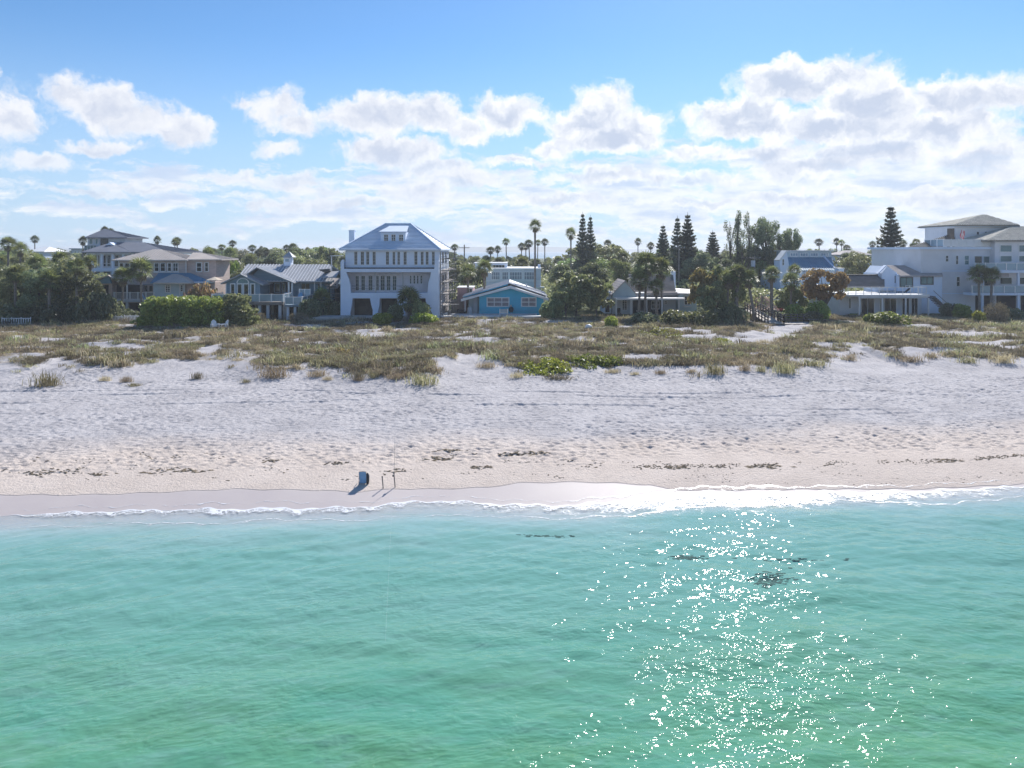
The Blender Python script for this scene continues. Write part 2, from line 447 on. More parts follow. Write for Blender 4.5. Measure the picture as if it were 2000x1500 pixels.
def wave(x, y):
    rnd = random.Random(4)
    z = 0 * x; y0 = y; y = y + .0065 * x * x
    dpt = np.clip((foamY(x) - y0) / 5, 0, 1)
    dpt = .12 + .88 * dpt
    for i in range(46):
        lam = .42 * (14 ** (i / 45.0)); lam *= rnd.uniform(.9, 1.1)
        th = math.radians(90 + rnd.gauss(5, 30 if lam < 2 else 12))
        k = 2 * math.pi / lam
        amp = .0038 * lam ** .62
        ph = rnd.uniform(0, 6.28)
        wv = k * (math.cos(th) * x + math.sin(th) * y) + ph + 1.2 * np.sin(x / 9.3 + ph * 3) + 1.0 * vnoise(x / 6, y / 6, i)
        mod = .35 + 1.3 * vnoise(x / (lam * 5), y / (lam * 3), 100 + i)
        z = z + amp * mod * (np.sin(wv) + .22 * np.sin(2 * wv + 1.2))
    return z * dpt
def water_material(far=False):
    m = bpy.data.materials.new('bay_water' if far else 'sea_water'); m.use_nodes = True
    t = NT(m.node_tree); b = t.n['Principled BSDF']
    pos = t.node('ShaderNodeNewGeometry').outputs['Position']
    b.inputs['Roughness'].default_value = .045
    b.inputs['IOR'].default_value = 1.333
    if far:
        b.inputs['Base Color'].default_value = (.09, .21, .32, 1); b.inputs['Roughness'].default_value = .5; b.inputs['Specular IOR Level'].default_value = .15
        return m
    dep = t.node('ShaderNodeAttribute', attribute_name='depth').outputs['Fac']
    n1 = t.noise(t.vmath('MULTIPLY', pos, (.5, 1.2, 1)), .30, 4, .55)
    n2 = t.noise(t.vmath('MULTIPLY', pos, (.7, 2.4, 1)), .9, 5, .6)
    dn = t.math('ADD', dep, t.math('MULTIPLY_ADD', n1, .9, -.45))
    deep = t.mix(t.ramp(n1, .35, .65), (.115, .315, .165), (.10, .315, .215))
    deep = t.mix(t.ramp(t.noise(t.vmath('MULTIPLY', pos, (.35, 1, 1)), .55, 4, .55), .48, .68, 0, .55), deep, (.085, .235, .105))
    mid = (.165, .37, .315); sh = (.29, .45, .43)
    c = t.mix(t.ramp(dn, .05, .55), sh, mid)
    c = t.mix(t.ramp(dn, .5, 1.6), c, deep)
    c = t.mix(t.ramp(dep, .02, .26), (.52, .54, .55), c)
    c = t.mix(t.ramp(n2, .45, .75, 0, .4), c, (.20, .38, .34))
    # light welling up from the water body does not depend on the ripples; only the mirror film on top does
    body = t.node('ShaderNodeBsdfDiffuse'); t.l.new(c, body.inputs[0])
    upv = t.node('ShaderNodeCombineXYZ'); upv.inputs[2].default_value = 1
    clear = t.node('ShaderNodeBsdfTransparent'); clear.inputs[0].default_value = (.93, .98, .97, 1)
    m1 = t.node('ShaderNodeMixShader'); t.l.new(t.ramp(dep, .0, .20, .04, 1), m1.inputs[0]); t.l.new(clear.outputs[0], m1.inputs[1]); t.l.new(body.outputs[0], m1.inputs[2])
    sx_ = t.node('ShaderNodeSeparateXYZ'); t.l.new(pos, sx_.inputs[0]); cb_ = t.node('ShaderNodeCombineXYZ'); t.l.new(sx_.outputs[0], cb_.inputs[0])
    t.l.new(t.math('MULTIPLY_ADD', t.math('MULTIPLY', sx_.outputs[0], sx_.outputs[0]), .0065, t.math('MULTIPLY_ADD', sx_.outputs[0], -.09, sx_.outputs[1])), cb_.inputs[1])
    P2 = t.vmath('MULTIPLY', cb_.outputs[0], (1.05, 2.0, 1)); P2 = t.vmath('MULTIPLY_ADD', t.noise(pos, .5, 2, .5, out=1), (1.2, .5, 0), P2)
    b1 = t.noise(P2, 2.6, 1, .5); b2 = t.noise(P2, 7.0, 1, .4)
    calm = t.ramp(t.noise(t.vmath('MULTIPLY', pos, (.4, 1, 1)), .28, 2, .5), .3, .7, .55, 1.15)
    hh = t.math('MULTIPLY', t.math('ADD', b1, t.math('MULTIPLY', b2, .20)), t.math('MULTIPLY', calm, t.ramp(dep, .1, 1.5, .45, 1)))
    bn = t.node('ShaderNodeBump'); bn.inputs['Distance'].default_value = .062
    t.l.new(hh, bn.inputs['Height'])
    t.l.new(t.vmath('NORMALIZE', t.vmath('MULTIPLY_ADD', bn.outputs[0], (2.8, 2.8, 2.8), upv.outputs[0])), body.inputs['Normal'])
    fr = t.node('ShaderNodeFresnel'); fr.inputs[0].default_value = 1.333; t.l.new(bn.outputs[0], fr.inputs[1])
    gl = t.node('ShaderNodeBsdfGlossy'); gl.inputs['Roughness'].default_value = .04; t.l.new(bn.outputs[0], gl.inputs['Normal'])
    m2 = t.node('ShaderNodeMixShader'); t.l.new(t.math('MULTIPLY', fr.outputs[0], t.math('SUBTRACT', 1.0, t.node('ShaderNodeNewGeometry').outputs['Backfacing'])), m2.inputs[0]); t.l.new(m1.outputs[0], m2.inputs[1]); t.l.new(gl.outputs[0], m2.inputs[2])
    t.l.new(m2.outputs[0], t.n['Material Output'].inputs[0])
    return m
M_sea = water_material()
xs = axis([(-3000,-300,300),(-300,-60,20),(-60,-27,.6),(-27,27,.09),(27,60,.6),(60,300,20),(300,3000,300)])
ys = axis([(-3000,-200,200),(-200,0,20),(0,15.5,.6),(15.5,37.6,.085)])
sea = bpy.data.objects.new('sea', sheet('sea', xs, ys, wave, M_sea,
      lambda x, y: {'depth': np.clip(-hgt(x, y, False), 0, 5)})); link(sea, None)
lab(sea, 'clear green sea water with small ripples', kind='structure')
me = mesh_np('bay', [(-9000, 900, .0), (9000, 900, .0), (9000, 9000, .0), (-9000, 9000, .0)], [(0, 1, 2, 3)], water_material(True))
bay = bpy.data.objects.new('bay', me); link(bay, None); lab(bay, 'strip of blue bay water beyond the trees', kind='structure')
# the far shore across the bay
M_far = pm('far_woods', (.05, .075, .05), .9, .2, .004)
mb = MB(); rnd = random.Random(3)
N = 240; xsF = [-6000 + i * 50 for i in range(N + 1)]
zf = [9 + 17 * float(fbm(np.array(x / 700.), np.array(1.), 4, 9)) + (8 if -500 < x < 560 else 0) for x in xsF]
mb.add([(x, 4200 + 60 * math.sin(x / 400), z) for x, z in zip(xsF, zf)] + [(x, 4100 + 60 * math.sin(x / 400), -1) for x in xsF] + [(x, 4900, z * 1.1) for x, z in zip(xsF, zf)],
       [(N + 1 + i, N + 2 + i, i + 1, i) for i in range(N)] + [(i, i + 1, 2 * N + 3 + i, 2 * N + 2 + i) for i in range(N)])
lab(mb.build('far_shore', M_far), 'low wooded far shore across the bay', kind='structure')

# the thin sea haze over everything
mb = MB().box(-12000, 12000, -3500, 12000, -5, 26)
hm = bpy.data.materials.new('haze'); hm.use_nodes = True; hm.node_tree.nodes.clear()
t_ = NT(hm.node_tree); pv = t_.node('ShaderNodeVolumePrincipled'); pv.inputs['Color'].default_value = (.86, .92, 1.0, 1)
pv.inputs['Density'].default_value = 0.00036; pv.inputs['Anisotropy'].default_value = .25
t_.l.new(pv.outputs[0], t_.node('ShaderNodeOutputMaterial').inputs['Volume'])
hz = mb.build('haze', hm); lab(hz, 'thin pale haze in the air that fades far things to blue', kind='stuff')

# ---------------------------------------------------------------- foam and wash at the water's edge
def foam_material():
    m = bpy.data.materials.new('foam'); m.use_nodes = True
    t = NT(m.node_tree); b = t.n['Principled BSDF']
    b.inputs['Base Color'].default_value = (.86, .87, .88, 1); b.inputs['Roughness'].default_value = .35
    pos = t.node('ShaderNodeNewGeometry').outputs['Position']
    v = t.node('ShaderNodeAttribute', attribute_name='across').outputs['Fac']
    wp = t.vmath('MULTIPLY_ADD', t.noise(pos, 2.2, 3, .6, out=1), (.5, .5, 0), pos)
    vo = t.node('ShaderNodeTexVoronoi', feature='DISTANCE_TO_EDGE'); t.l.new(wp, vo.inputs['Vector']); vo.inputs['Scale'].default_value = 4.2
    vo2 = t.node('ShaderNodeTexVoronoi', feature='DISTANCE_TO_EDGE'); t.l.new(wp, vo2.inputs['Vector']); vo2.inputs['Scale'].default_value = 10
    lace = t.math('SUBTRACT', .20, t.math('MINIMUM', vo.outputs[0], t.math('MULTIPLY', vo2.outputs[0], 1.7)))
    lace = t.math('ADD', lace, t.math('MULTIPLY_ADD', t.noise(pos, 1.3, 5, .65), .55, -.30))
    den = t.node('ShaderNodeAttribute', attribute_name='dens').outputs['Fac']
    a = t.math('ADD', lace, t.math('MULTIPLY_ADD', den, .40, -.30))
    t.l.new(t.ramp(a, 0, .14, 0, .92), b.inputs['Alpha'])
    bn = t.node('ShaderNodeBump'); bn.inputs['Distance'].default_value = .02
    t.l.new(t.noise(pos, 16, 4, .6), bn.inputs['Height']); t.l.new(bn.outputs[0], b.inputs['Normal'])
    return m
def foam_strip(off=0., k=1., nm='white lacy foam where small waves wash up the sand'):
    xs = np.arange(-34, 34, .09); vs = np.linspace(0, 1, 26)
    Wd = np.interp(xs, [-34, -24, -20.5, -14, -8, -5, -2, 2, 6, 9, 16, 20, 24, 34], [.2, .3, .8, 1.15, 1.0, 1.5, 1.6, 1.5, 2.6, 3.6, 2.9, 2.2, 1.7, 1.4]) * (.55 + .75 * fbm(xs / 2.6, xs * 0, 3, 66))
    D = np.interp(xs, [-34, -23.5, -21, -14, -5, 2, 6, 16, 21, 27, 34], [0, .25, .8, .85, .75, .72, 1.0, 1.0, .8, .55, .4]) * k * (.7 + .5 * fbm(xs / 1.7 + off, xs * 0 + 4, 3, 67))
    Vv = []; ac = []; dn = []
    for v in vs:
        y = foamY(xs) + off * (.45 + 1.1 * fbm(xs / 5 + 9, xs * 0 + off, 3, 68)) + .03 - v * Wd * (1 if off == 0 else .6)
        z = np.maximum(hgt(xs, y, False), wave(xs, y)) + .010 + .014 * math.sin(math.pi * min(1, v * 1.2 + .05)) * (.4 + vnoise(xs * 3, y * 3, 5))
        Vv.append(np.stack([xs, y, z], 1)); ac.append(xs * 0 + v)
        edge = math.exp(-(v / .08) ** 2) * .9
        dn.append(D * (1 - .95 * v ** 1.6) + edge * (.25 + .75 * D) - (v > .97) * .6)
    n = len(xs); i = (np.arange(len(vs) - 1)[:, None] * n + np.arange(n - 1)[None]).ravel()
    me = mesh_np('foam', np.concatenate(Vv), np.stack([i, i + n, i + n + 1, i + 1], 1), foam_material(), True, {'across': np.concatenate(ac), 'dens': np.concatenate(dn)})
    o = bpy.data.objects.new('foam', me); link(o, None); lab(o, nm, kind='stuff')
foam_strip()
foam_strip(.55, .42, 'faint bubbly film left on the wet sand')
foam_strip(-1.6, .50, 'thin broken foam trailing behind the wash')
# ---------------------------------------------------------------- building materials
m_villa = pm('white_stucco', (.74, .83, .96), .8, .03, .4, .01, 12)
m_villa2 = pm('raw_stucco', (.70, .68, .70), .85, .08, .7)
m_conc = pm('concrete', (.50, .49, .47), .85, .12, .8)
m_white = pm('white_paint', (.80, .80, .79), .5, .04, 1)
m_glass = pm('window_glass', (.02, .03, .04), .08, .2, .3, spec=.7)
m_glass2 = pm('sea_green_glass', (.10, .22, .24), .08, .2, .3, spec=.8)
m_rail = pm('clear_panel', (.30, .42, .50), .1, .1, .5, spec=.8)
m_vroof = pm('white_roof_tile', (.58, .68, .80), .6, .06, .6)
m_bluepaint = pm('bright_blue_paint', (.05, .50, .70), .7, .06, .5)
m_blueroof = pm('pale_roof_sheet', (.66, .66, .68), .6, .05, .5)
m_slate = pm('slate_blue_boards', (.19, .29, .37), .75, .1, .7, stretch=(.3, .3, 4))
m_metal = pm('seamed_metal_roof', (.40, .41, .43), .6, .08, .4)
m_dkmetal = pm('dark_metal_roof', (.20, .215, .26), .6, .08, .4)
m_beigeroof = pm('beige_metal_roof', (.60, .53, .47), .5, .06, .4)
m_tan = pm('tan_shingle_wall', (.62, .50, .45), .85, .1, 1, stretch=(1, 1, 5))
m_pblue = pm('pale_blue_wall', (.55, .67, .72), .8, .06, .6)
m_cream = pm('cream_stucco', (.76, .76, .78), .85, .05, .4, .01, 12)
m_tile = pm('clay_tile_roof', (.26, .24, .20), .8, .2, .8, col2=(.16, .15, .13))
m_tilel = pm('pale_tile_ridges', (.66, .63, .55), .8, .15, 1.2)
m_shing = pm('grey_shingle_roof', (.17, .17, .18), .9, .12, .9, .02, 9)
m_pshing = pm('weathered_shingle_roof', (.48, .43, .41), .9, .12, .9)
m_grey = pm('grey_wall', (.62, .65, .69), .8, .05, .6)
m_dark = pm('painted_shade', (.035, .035, .04), .9, .2, .6)  # near-black colour standing in for shade in openings, gaps and recesses
m_brown = pm('brown_door_board', (.13, .105, .085), .8, .15, 1.2)
m_wood = pm('weathered_wood', (.27, .24, .215), .85, .15, 2)
m_dkwood = pm('dark_timber', (.115, .10, .095), .85, .15, 2)
m_fence = pm('warm_timber_fence', (.42, .33, .28), .85, .12, 1.5)
m_steel = pm('scaffold_steel', (.14, .145, .155), .5, .2, 2, metal=.4)
m_plank = pm('scaffold_plank', (.58, .52, .46), .85, .12, 1.5)
m_pink = pm('pink_wall', (.56, .36, .38), .85, .1, .8)
m_red = pm('red_plastic', (.60, .04, .05), .5, .1, 2)
m_bluecan = pm('blue_metal_roof', (.14, .30, .42), .6, .06, .5)
m_canvas = pm('blue_canvas', (.10, .24, .42), .8, .12, 3)
m_adir = pm('blue_chair_paint', (.16, .40, .62), .6, .05, 2)
m_black = pm('black_frame', (.03, .03, .035), .5, .1, 2)
m_orange = pm('brick_path', (.50, .36, .27), .9, .12, 1.5)
m_soil = pm('orange_soil', (.42, .27, .19), .95, .15, .8)

def bx(name, mat, root, x0, x1, y0, y1, z0, z1, **k):
    return MB().box(x0, x1, y0, y1, z0, z1).build(name, mat, root, **k)

def window(root, x0, x1, z0, z1, y, nx=1, nz=1, frame=m_white, glass=m_glass, fw=.10, name='window', depth=.07, face=-1, mw=None):
    """window standing in a wall whose outer face is y (facing -y)"""
    if x0 > x1: x0, x1 = x1, x0
    if z0 > z1: z0, z1 = z1, z0
    mb = MB(); a = y - depth; c = y + .05; mw = mw or fw * .55
    mb.box(x0, x1, a, c, z1 - fw, z1).box(x0, x1, a, c, z0, z0 + fw)
    mb.box(x0, x0 + fw, a + .003, c, z0 + fw, z1 - fw).box(x1 - fw, x1, a + .003, c, z0 + fw, z1 - fw)
    for i in range(1, nx):
        xx = x0 + (x1 - x0) * i / nx; mb.box(xx - mw / 2, xx + mw / 2, a + .012, c, z0 + fw, z1 - fw)
    for j in range(1, nz):
        zz = z0 + (z1 - z0) * j / nz; mb.box(x0 + fw, x1 - fw, a + .02, c, zz - mw / 2, zz + mw / 2)
    f = mb.build(name, frame, root)
    w_ = (x1 - x0 - 2 * fw)
    n = nx if w_ / max(nx, 1) > .7 else 1
    for i in range(n):
        bx('pane', glass, f, x0 + fw + w_ * i / n + .004, x0 + fw + w_ * (i + 1) / n - .004, y - .022, y - .012, z0 + fw, z1 - fw)
    return f

def clip_lines(poly, e, s_, o, spacing, margin=0.02):
    """lines parallel to s_ every spacing along e inside a convex planar polygon"""
    pts = [((p - o).dot(e), (p - o).dot(s_)) for p in poly]
    lo, hi = min(p[0] for p in pts), max(p[0] for p in pts)
    k = math.ceil((lo + .05) / spacing); res = []
    while k * spacing < hi - .05:
        t = k * spacing; hits = []
        for i in range(len(pts)):
            a, b = pts[i], pts[(i + 1) % len(pts)]
            if (a[0] - t) * (b[0] - t) <= 0 and a[0] != b[0]:
                u = (t - a[0]) / (b[0] - a[0]); hits.append(a[1] + u * (b[1] - a[1]))
        if len(hits) >= 2 and max(hits) - min(hits) > .15:
            res.append((o + e * t + s_ * (min(hits) + margin), o + e * t + s_ * (max(hits) - margin)))
        k += 1
    return res
def roof_faces(root, faces, mat, name='roof', thick=.16, seam=None, rows=None, seam_mat=None, seam_w=.06, seam_h=.06, only=None):
    """faces: convex polygons (world points), given with an upward normal; a slab with seams or shingle rows on top"""
    mb = MB()
    for fc in faces:
        P_ = [Vector(p) for p in fc]; n = (P_[1] - P_[0]).cross(P_[2] - P_[0]).normalized()
        if n.z < 0: P_.reverse(); n = -n
        lo = [p - Vector((0, 0, thick)) for p in P_]; k = len(P_)
        mb.add(P_ + lo, [tuple(range(k)), tuple(range(2 * k - 1, k - 1, -1))] + [((i + 1) % k, i, k + i, k + (i + 1) % k) for i in range(k)])
    r = mb.build(name, mat, root)
    if seam or rows:
        sm = MB()
        for fc in faces:
            P_ = [Vector(p) for p in fc]; n = (P_[1] - P_[0]).cross(P_[2] - P_[0]).normalized()
            if n.z < 0: n = -n
            if n.z > .999: e = Vector((1, 0, 0)); s_ = Vector((0, 1, 0))
            else:
                e = Vector((0, 0, 1)).cross(n).normalized(); s_ = n.cross(e).normalized()
            o = P_[0]
            for (A_, B_, sp) in (((e, s_, seam),) if seam else ()) + (((s_, e, rows),) if rows else ()):
                for a, b in clip_lines(P_, A_, B_, o, sp):
                    sm.beam(a + n * .02, b + n * .02, seam_w, seam_h)
        if sm.v: sm.build('roof_seams' if seam else 'roof_courses', seam_mat or mat, r, kind='stuff')
    return r
def hip(root, x0, x1, y0, y1, z0, z1, xa=None, xb=None, ym=None, **k):
    ym = (y0 + y1) / 2 if ym is None else ym
    xa = (x0 + x1) / 2 if xa is None else xa; xb = xa if xb is None else xb
    A_, B_, C_, D_ = (x0, y0, z0), (x1, y0, z0), (x1, y1, z0), (x0, y1, z0)
    R1, R2 = (xa, ym, z1), (xb, ym, z1)
    if abs(xa - xb) < .02: fs = [[A_, B_, R1], [B_, C_, R1], [C_, D_, R1], [D_, A_, R1]]
    else: fs = [[A_, B_, R2, R1], [B_, C_, R2], [C_, D_, R1, R2], [D_, A_, R1]]
    return roof_faces(root, fs, **k)
def gable_x(root, x0, x1, y0, y1, z0, z1, **k):     # ridge along x
    ym = (y0 + y1) / 2
    return roof_faces(root, [[(x0, y0, z0), (x1, y0, z0), (x1, ym, z1), (x0, ym, z1)], [(x1, y1, z0), (x0, y1, z0), (x0, ym, z1), (x1, ym, z1)]], **k)
def gable_y(root, xl, zl, xr, zr, xm, zm, y0, y1, **k):    # ridge along y
    return roof_faces(root, [[(xl, y0, zl), (xm, y0, zm), (xm, y1, zm), (xl, y1, zl)], [(xm, y0, zm), (xr, y0, zr), (xr, y1, zr), (xm, y1, zm)]], **k)
def railing(root, a, b, h=1.0, posts=5, mat=m_white, panel=None, bars=0, pw=.11, midrails=0, name='railing', postname='rail_post'):
    a, b = Vector(a), Vector(b)
    mb = MB(); up = Vector((0, 0, h))
    mb.beam(a + up, b + up, .09, .07)
    if not panel: mb.beam(a + Vector((0, 0, .12)), b + Vector((0, 0, .12)), .05)
    for k in range(midrails):
        q = Vector((0, 0, h * (k + 1) / (midrails + 1))); mb.beam(a + q, b + q, .06, .09)
    for i in range(1, bars):
        q = a.lerp(b, i / bars); mb.beam(q + Vector((0, 0, .12)), q + up, .035)
    r = mb.build(name, mat, root)
    if panel:
        d = (b - a); n = Vector((-d.y, d.x, 0)).normalized() * .012
        MB().add([a + n + Vector((0, 0, .08)), b + n + Vector((0, 0, .08)), b + n + up * .95, a + n + up * .95,
                  a - n + Vector((0, 0, .08)), b - n + Vector((0, 0, .08)), b - n + up * .95, a - n + up * .95],
                 [(0, 1, 2, 3), (7, 6, 5, 4), (0, 4, 5, 1), (1, 5, 6, 2), (2, 6, 7, 3), (3, 7, 4, 0)]).build('panel', panel, r)
    for i in range(posts + 1):
        q = a.lerp(b, i / posts)
        MB().beam(q + Vector((0, 0, -.05)), q + Vector((0, 0, h + .08)), pw).build(postname, mat, r)
    return r

# ---------------------------------------------------------------- the tall white villa
def villa():
    Y = 105.; X = lambda p, y=Y: PX(p, y); Z = lambda p, y=Y: PZ(p, y)
    R = thing('beach_villa', 'tall white villa with hipped white roof, dormer and open arches, scaffolding at its side', 'house', (X(760), Y, 1.0))
    xl, xr = X(665), X(857)
    B = 1.0; bk = Y + 17
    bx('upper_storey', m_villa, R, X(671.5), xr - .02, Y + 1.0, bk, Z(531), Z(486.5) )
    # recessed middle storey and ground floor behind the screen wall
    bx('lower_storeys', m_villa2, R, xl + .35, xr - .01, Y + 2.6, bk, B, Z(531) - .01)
    mb = MB()
    # screen wall pieces (flared buttresses)
    zt = Z(524.5)
    def poly(pts): return [(X(a), Z(b)) for a, b in pts]
    base = 640
    L = poly([(665, base), (683.5, base), (684, 612), (687, 596), (688.5, 582.5), (685, 572), (684, 558), (681.5, 546), (677.5, 536), (676, 530), (671.6, 525), (671.6, 507), (668, 507), (665, 512)])
    mb.prism(L, Y, Y + .45); mb.build('buttress_wall', m_villa, R); mb = MB()
    Rr = poly([(836, base), (857, base), (857, 507), (849.5, 509), (848, 525), (842, 530), (840.5, 540), (836.5, 552), (835, 572), (831, 582.5), (832, 596), (836, 612)])
    mb.prism(Rr, Y, Y + .45)
    mb.build('buttress_wall', m_villa, R)
    MB().prism(poly([(671.6, 531.5), (848, 531.5), (848, 525), (671.6, 525)]), Y - .02, Y + 1.0).build('parapet', m_villa, R)
    MB().box(X(672), X(847.5), Y + .2, Y + .98, Z(525) + .003, Z(522.8)).build('gap_shade_strip', m_dark, R)  # dark strip painting the shade in the gap behind the parapet
    MB().prism(poly([(685, 582.5), (831, 582.5), (835, 572), (685, 572)]), Y - .02, Y + 2.6).build('balcony_slab', m_villa, R)
    MB().prism(poly([(727, base), (738, base), (737.5, 612), (741, 596), (741.5, 582.6), (722.5, 582.6), (725, 596), (728, 606)]), Y, Y + .45).build('pier', m_villa, R)
    MB().prism(poly([(779, base), (791, base), (791, 612), (794, 596), (795.5, 582.6), (775, 582.6), (777, 596), (779, 606)]), Y, Y + .45).build('pier', m_villa, R)
    bx('side_wall', m_villa, R, xl + .003, xl + .34, Y + .451, bk, B, Z(512))
    bx('side_wall', m_villa, R, xr - .34, xr + .03, Y + .451, Y + 2.7, B, Z(512))
    for a, b in ((684, 727), (738, 779), (791, 836)):
        bx('garage_door', m_brown, R, X(a + 1), X(b - 1), Y + 2.5, Y + 2.598, B, Z(583, Y + 2.6))
    # windows
    for a, b in ((691.8, 698.3), (704.4, 711.4), (715.1, 721.5), (727.5, 734.2), (753.6, 760.1), (766.5, 772.3), (776, 781.6), (788, 794.6),
                 (809, 815.6), (821.6, 827.7), (831.2, 837.3), (843.5, 849.4)):
        window(R, X(a, Y + 1), X(b, Y + 1), Z(517.3, Y + 1), Z(491.4, Y + 1), Y + 1.0, 2, 4, fw=.055, mw=.022)
    for a, b in ((694.3, 701.6), (705.4, 713.5), (719.4, 728.2), (734.5, 740.5), (743, 752), (754.8, 763.2), (766.5, 774.8)):
        window(R, X(a, Y + 2.6), X(b, Y + 2.6), Z(567.5, Y + 2.6), Z(538.3, Y + 2.6), Y + 2.6, 2, 4, fw=.055, mw=.022)
    for a, b in ((800, 804.2), (806.9, 811.6), (813.7, 817.9), (820.7, 825.2)):
        window(R, X(a, Y + 2.6), X(b, Y + 2.6), Z(554.4, Y + 2.6), Z(537.6, Y + 2.6), Y + 2.6, 1, 3, fw=.06, mw=.04)
    for p in (732, 785.6):
        bx('post', m_conc, R, X(p) - .09, X(p) + .09, Y + .5, Y + .68, Z(572), Z(531.6))
    rl = MB().beam((X(686), Y + .6, Z(559)), (X(808), Y + .6, Z(559)), .06).beam((X(686), Y + .6, Z(564)), (X(732), Y + .6, Z(564)), .04)
    rl.build('guard_rail', m_steel, R)
    # hipped roof
    ov = .7; zE = Z(486.5) ; ym = Y + 9.
    zr_ = Z(437.5, ym)
    r = hip(R, X(661, Y) , X(860.5, Y), Y + .3, bk + ov, zE, zr_, X(752, ym), X(803, ym), ym, mat=m_vroof, rows=.52, seam_w=.10, seam_h=.07, thick=.22)
    # ridge and hip caps
    cp = MB(); a1, a2 = (X(752, ym), ym, zr_ + .08), (X(803, ym), ym, zr_ + .08)
    cp.beam(a1, a2, .3, .14)
    for c in ((X(661), Y + .3, zE + .05),): cp.beam(c, a1, .22, .1)
    for c in ((X(860.5), Y + .3, zE + .05), (X(860.5), bk + ov, zE + .05)): cp.beam(c, a2, .22, .1)
    cp.build('ridge_cap', m_villa, r)
    # dormer
    yd = Y + 3.0
    xa, xb = X(743.5, yd), X(792, yd); zb, zt2 = Z(479.5, yd), Z(453, yd)
    D = bx('dormer', m_villa, R, xa, xb, yd, yd + 6, zb - .6, zt2)
    for a, b in ((749.5, 758.7), (764.2, 773), (778.8, 788.2)):
        window(D, X(a, yd), X(b, yd), Z(474.3, yd), Z(457.8, yd), yd, 2, 3, fw=.07, mw=.05)
    roof_faces(D, [[(xa - .25, yd - .4, zt2 + .05), (xb + .25, yd - .4, zt2 + .05), (xb - .2, yd + 4.6, Z(441, yd + 4.6)), (xa + .6, yd + 4.6, Z(441, yd + 4.6))]], m_pshing if False else m_vroof, 'dormer_roof', .14)
    yc = Y + 8
    ch = bx('chimney', m_villa, R, X(681.5, yc), X(692, yc), yc, yc + 1.2, Z(486, yc), Z(451, yc))
    bx('chimney_cap', m_villa, ch, X(681, yc), X(692.5, yc), yc - .05, yc + 1.25, Z(451, yc) + .003, Z(449.3, yc))
    bx('plinth', m_conc, R, X(590), X(853), Y - 3.0, Y - .05, 1.0, Z(619.5, Y - 3))
    # a plank awning at the far left
    MB().box(X(645, 112), X(668, 112), 112, 113, Z(500.3, 112), Z(499, 112)).build('awning', m_white, R)
    MB().beam((X(646, 112), 112.5, 1.8), (X(646, 112), 112.5, Z(500, 112)), .12).build('awning_post', m_white, R)
    # wall lamps, downpipe, side windows on the sunny side wall
    for yy in (Y + 6, Y + 11):
        for za, zb_ in ((Z(560), Z(540)), (Z(515), Z(493))):
            MB().box(xr - .03, xr + .05, yy, yy + .9, za, zb_).build('side_window', m_glass, R)
    bx('downpipe', m_conc, R, xr + .031, xr + .13, Y + 1.1, Y + 1.2, B, Z(487))
    # scaffold
    S = thing('scaffolding', 'steel pipe scaffolding with planks against the right side of the white villa', 'scaffolding', (X(868), Y + 2, 1.2))
    x0, x1 = xr + .25, xr + 1.45
    ys_ = [Y + .4 + i * 2.3 for i in range(7)]
    zs = [1.9 + i * 1.75 for i in range(6)]
    for yy in ys_:
        for xx in (x0, x1):
            MB().beam((xx, yy, 1.2), (xx, yy, Z(492)), .075).build('standard', m_steel, S)
    for zz in zs:
        mb = MB()
        for xx in (x0, x1):
            mb.beam((xx, ys_[0], zz), (xx, ys_[-1], zz), .06).beam((xx, ys_[0], zz + .9), (xx, ys_[-1], zz + .9), .05)
        for yy in ys_: mb.beam((x0 - .1, yy, zz), (x1 + .1, yy, zz), .06)
        mb.build('ledger', m_steel, S)
    rnd = random.Random(8)
    for zz in zs[:-1]:
        for k in range(2):
            y0 = ys_[0] + rnd.uniform(-.5, 3) + k * 6
            for j in range(2):
                q = MB().box(x0 + .1 + j * .5, x0 + .52 + j * .5, y0, y0 + rnd.uniform(4, 6), zz + .04, zz + .1); q.build('plank', m_plank, S)
        MB().beam((x0 - .1, ys_[1] + .1, zz + .08), (x1 + rnd.uniform(.7, 1.5), ys_[1] + .1, zz + .08), .25, .06).build('plank', m_plank, S)
    mb = MB()
    for i in range(3): mb.beam((x1 + .04, ys_[i * 2], zs[0]), (x1 + .04, ys_[i * 2 + 1], zs[-1]), .05)
    mb.build('brace', m_steel, S)
villa()

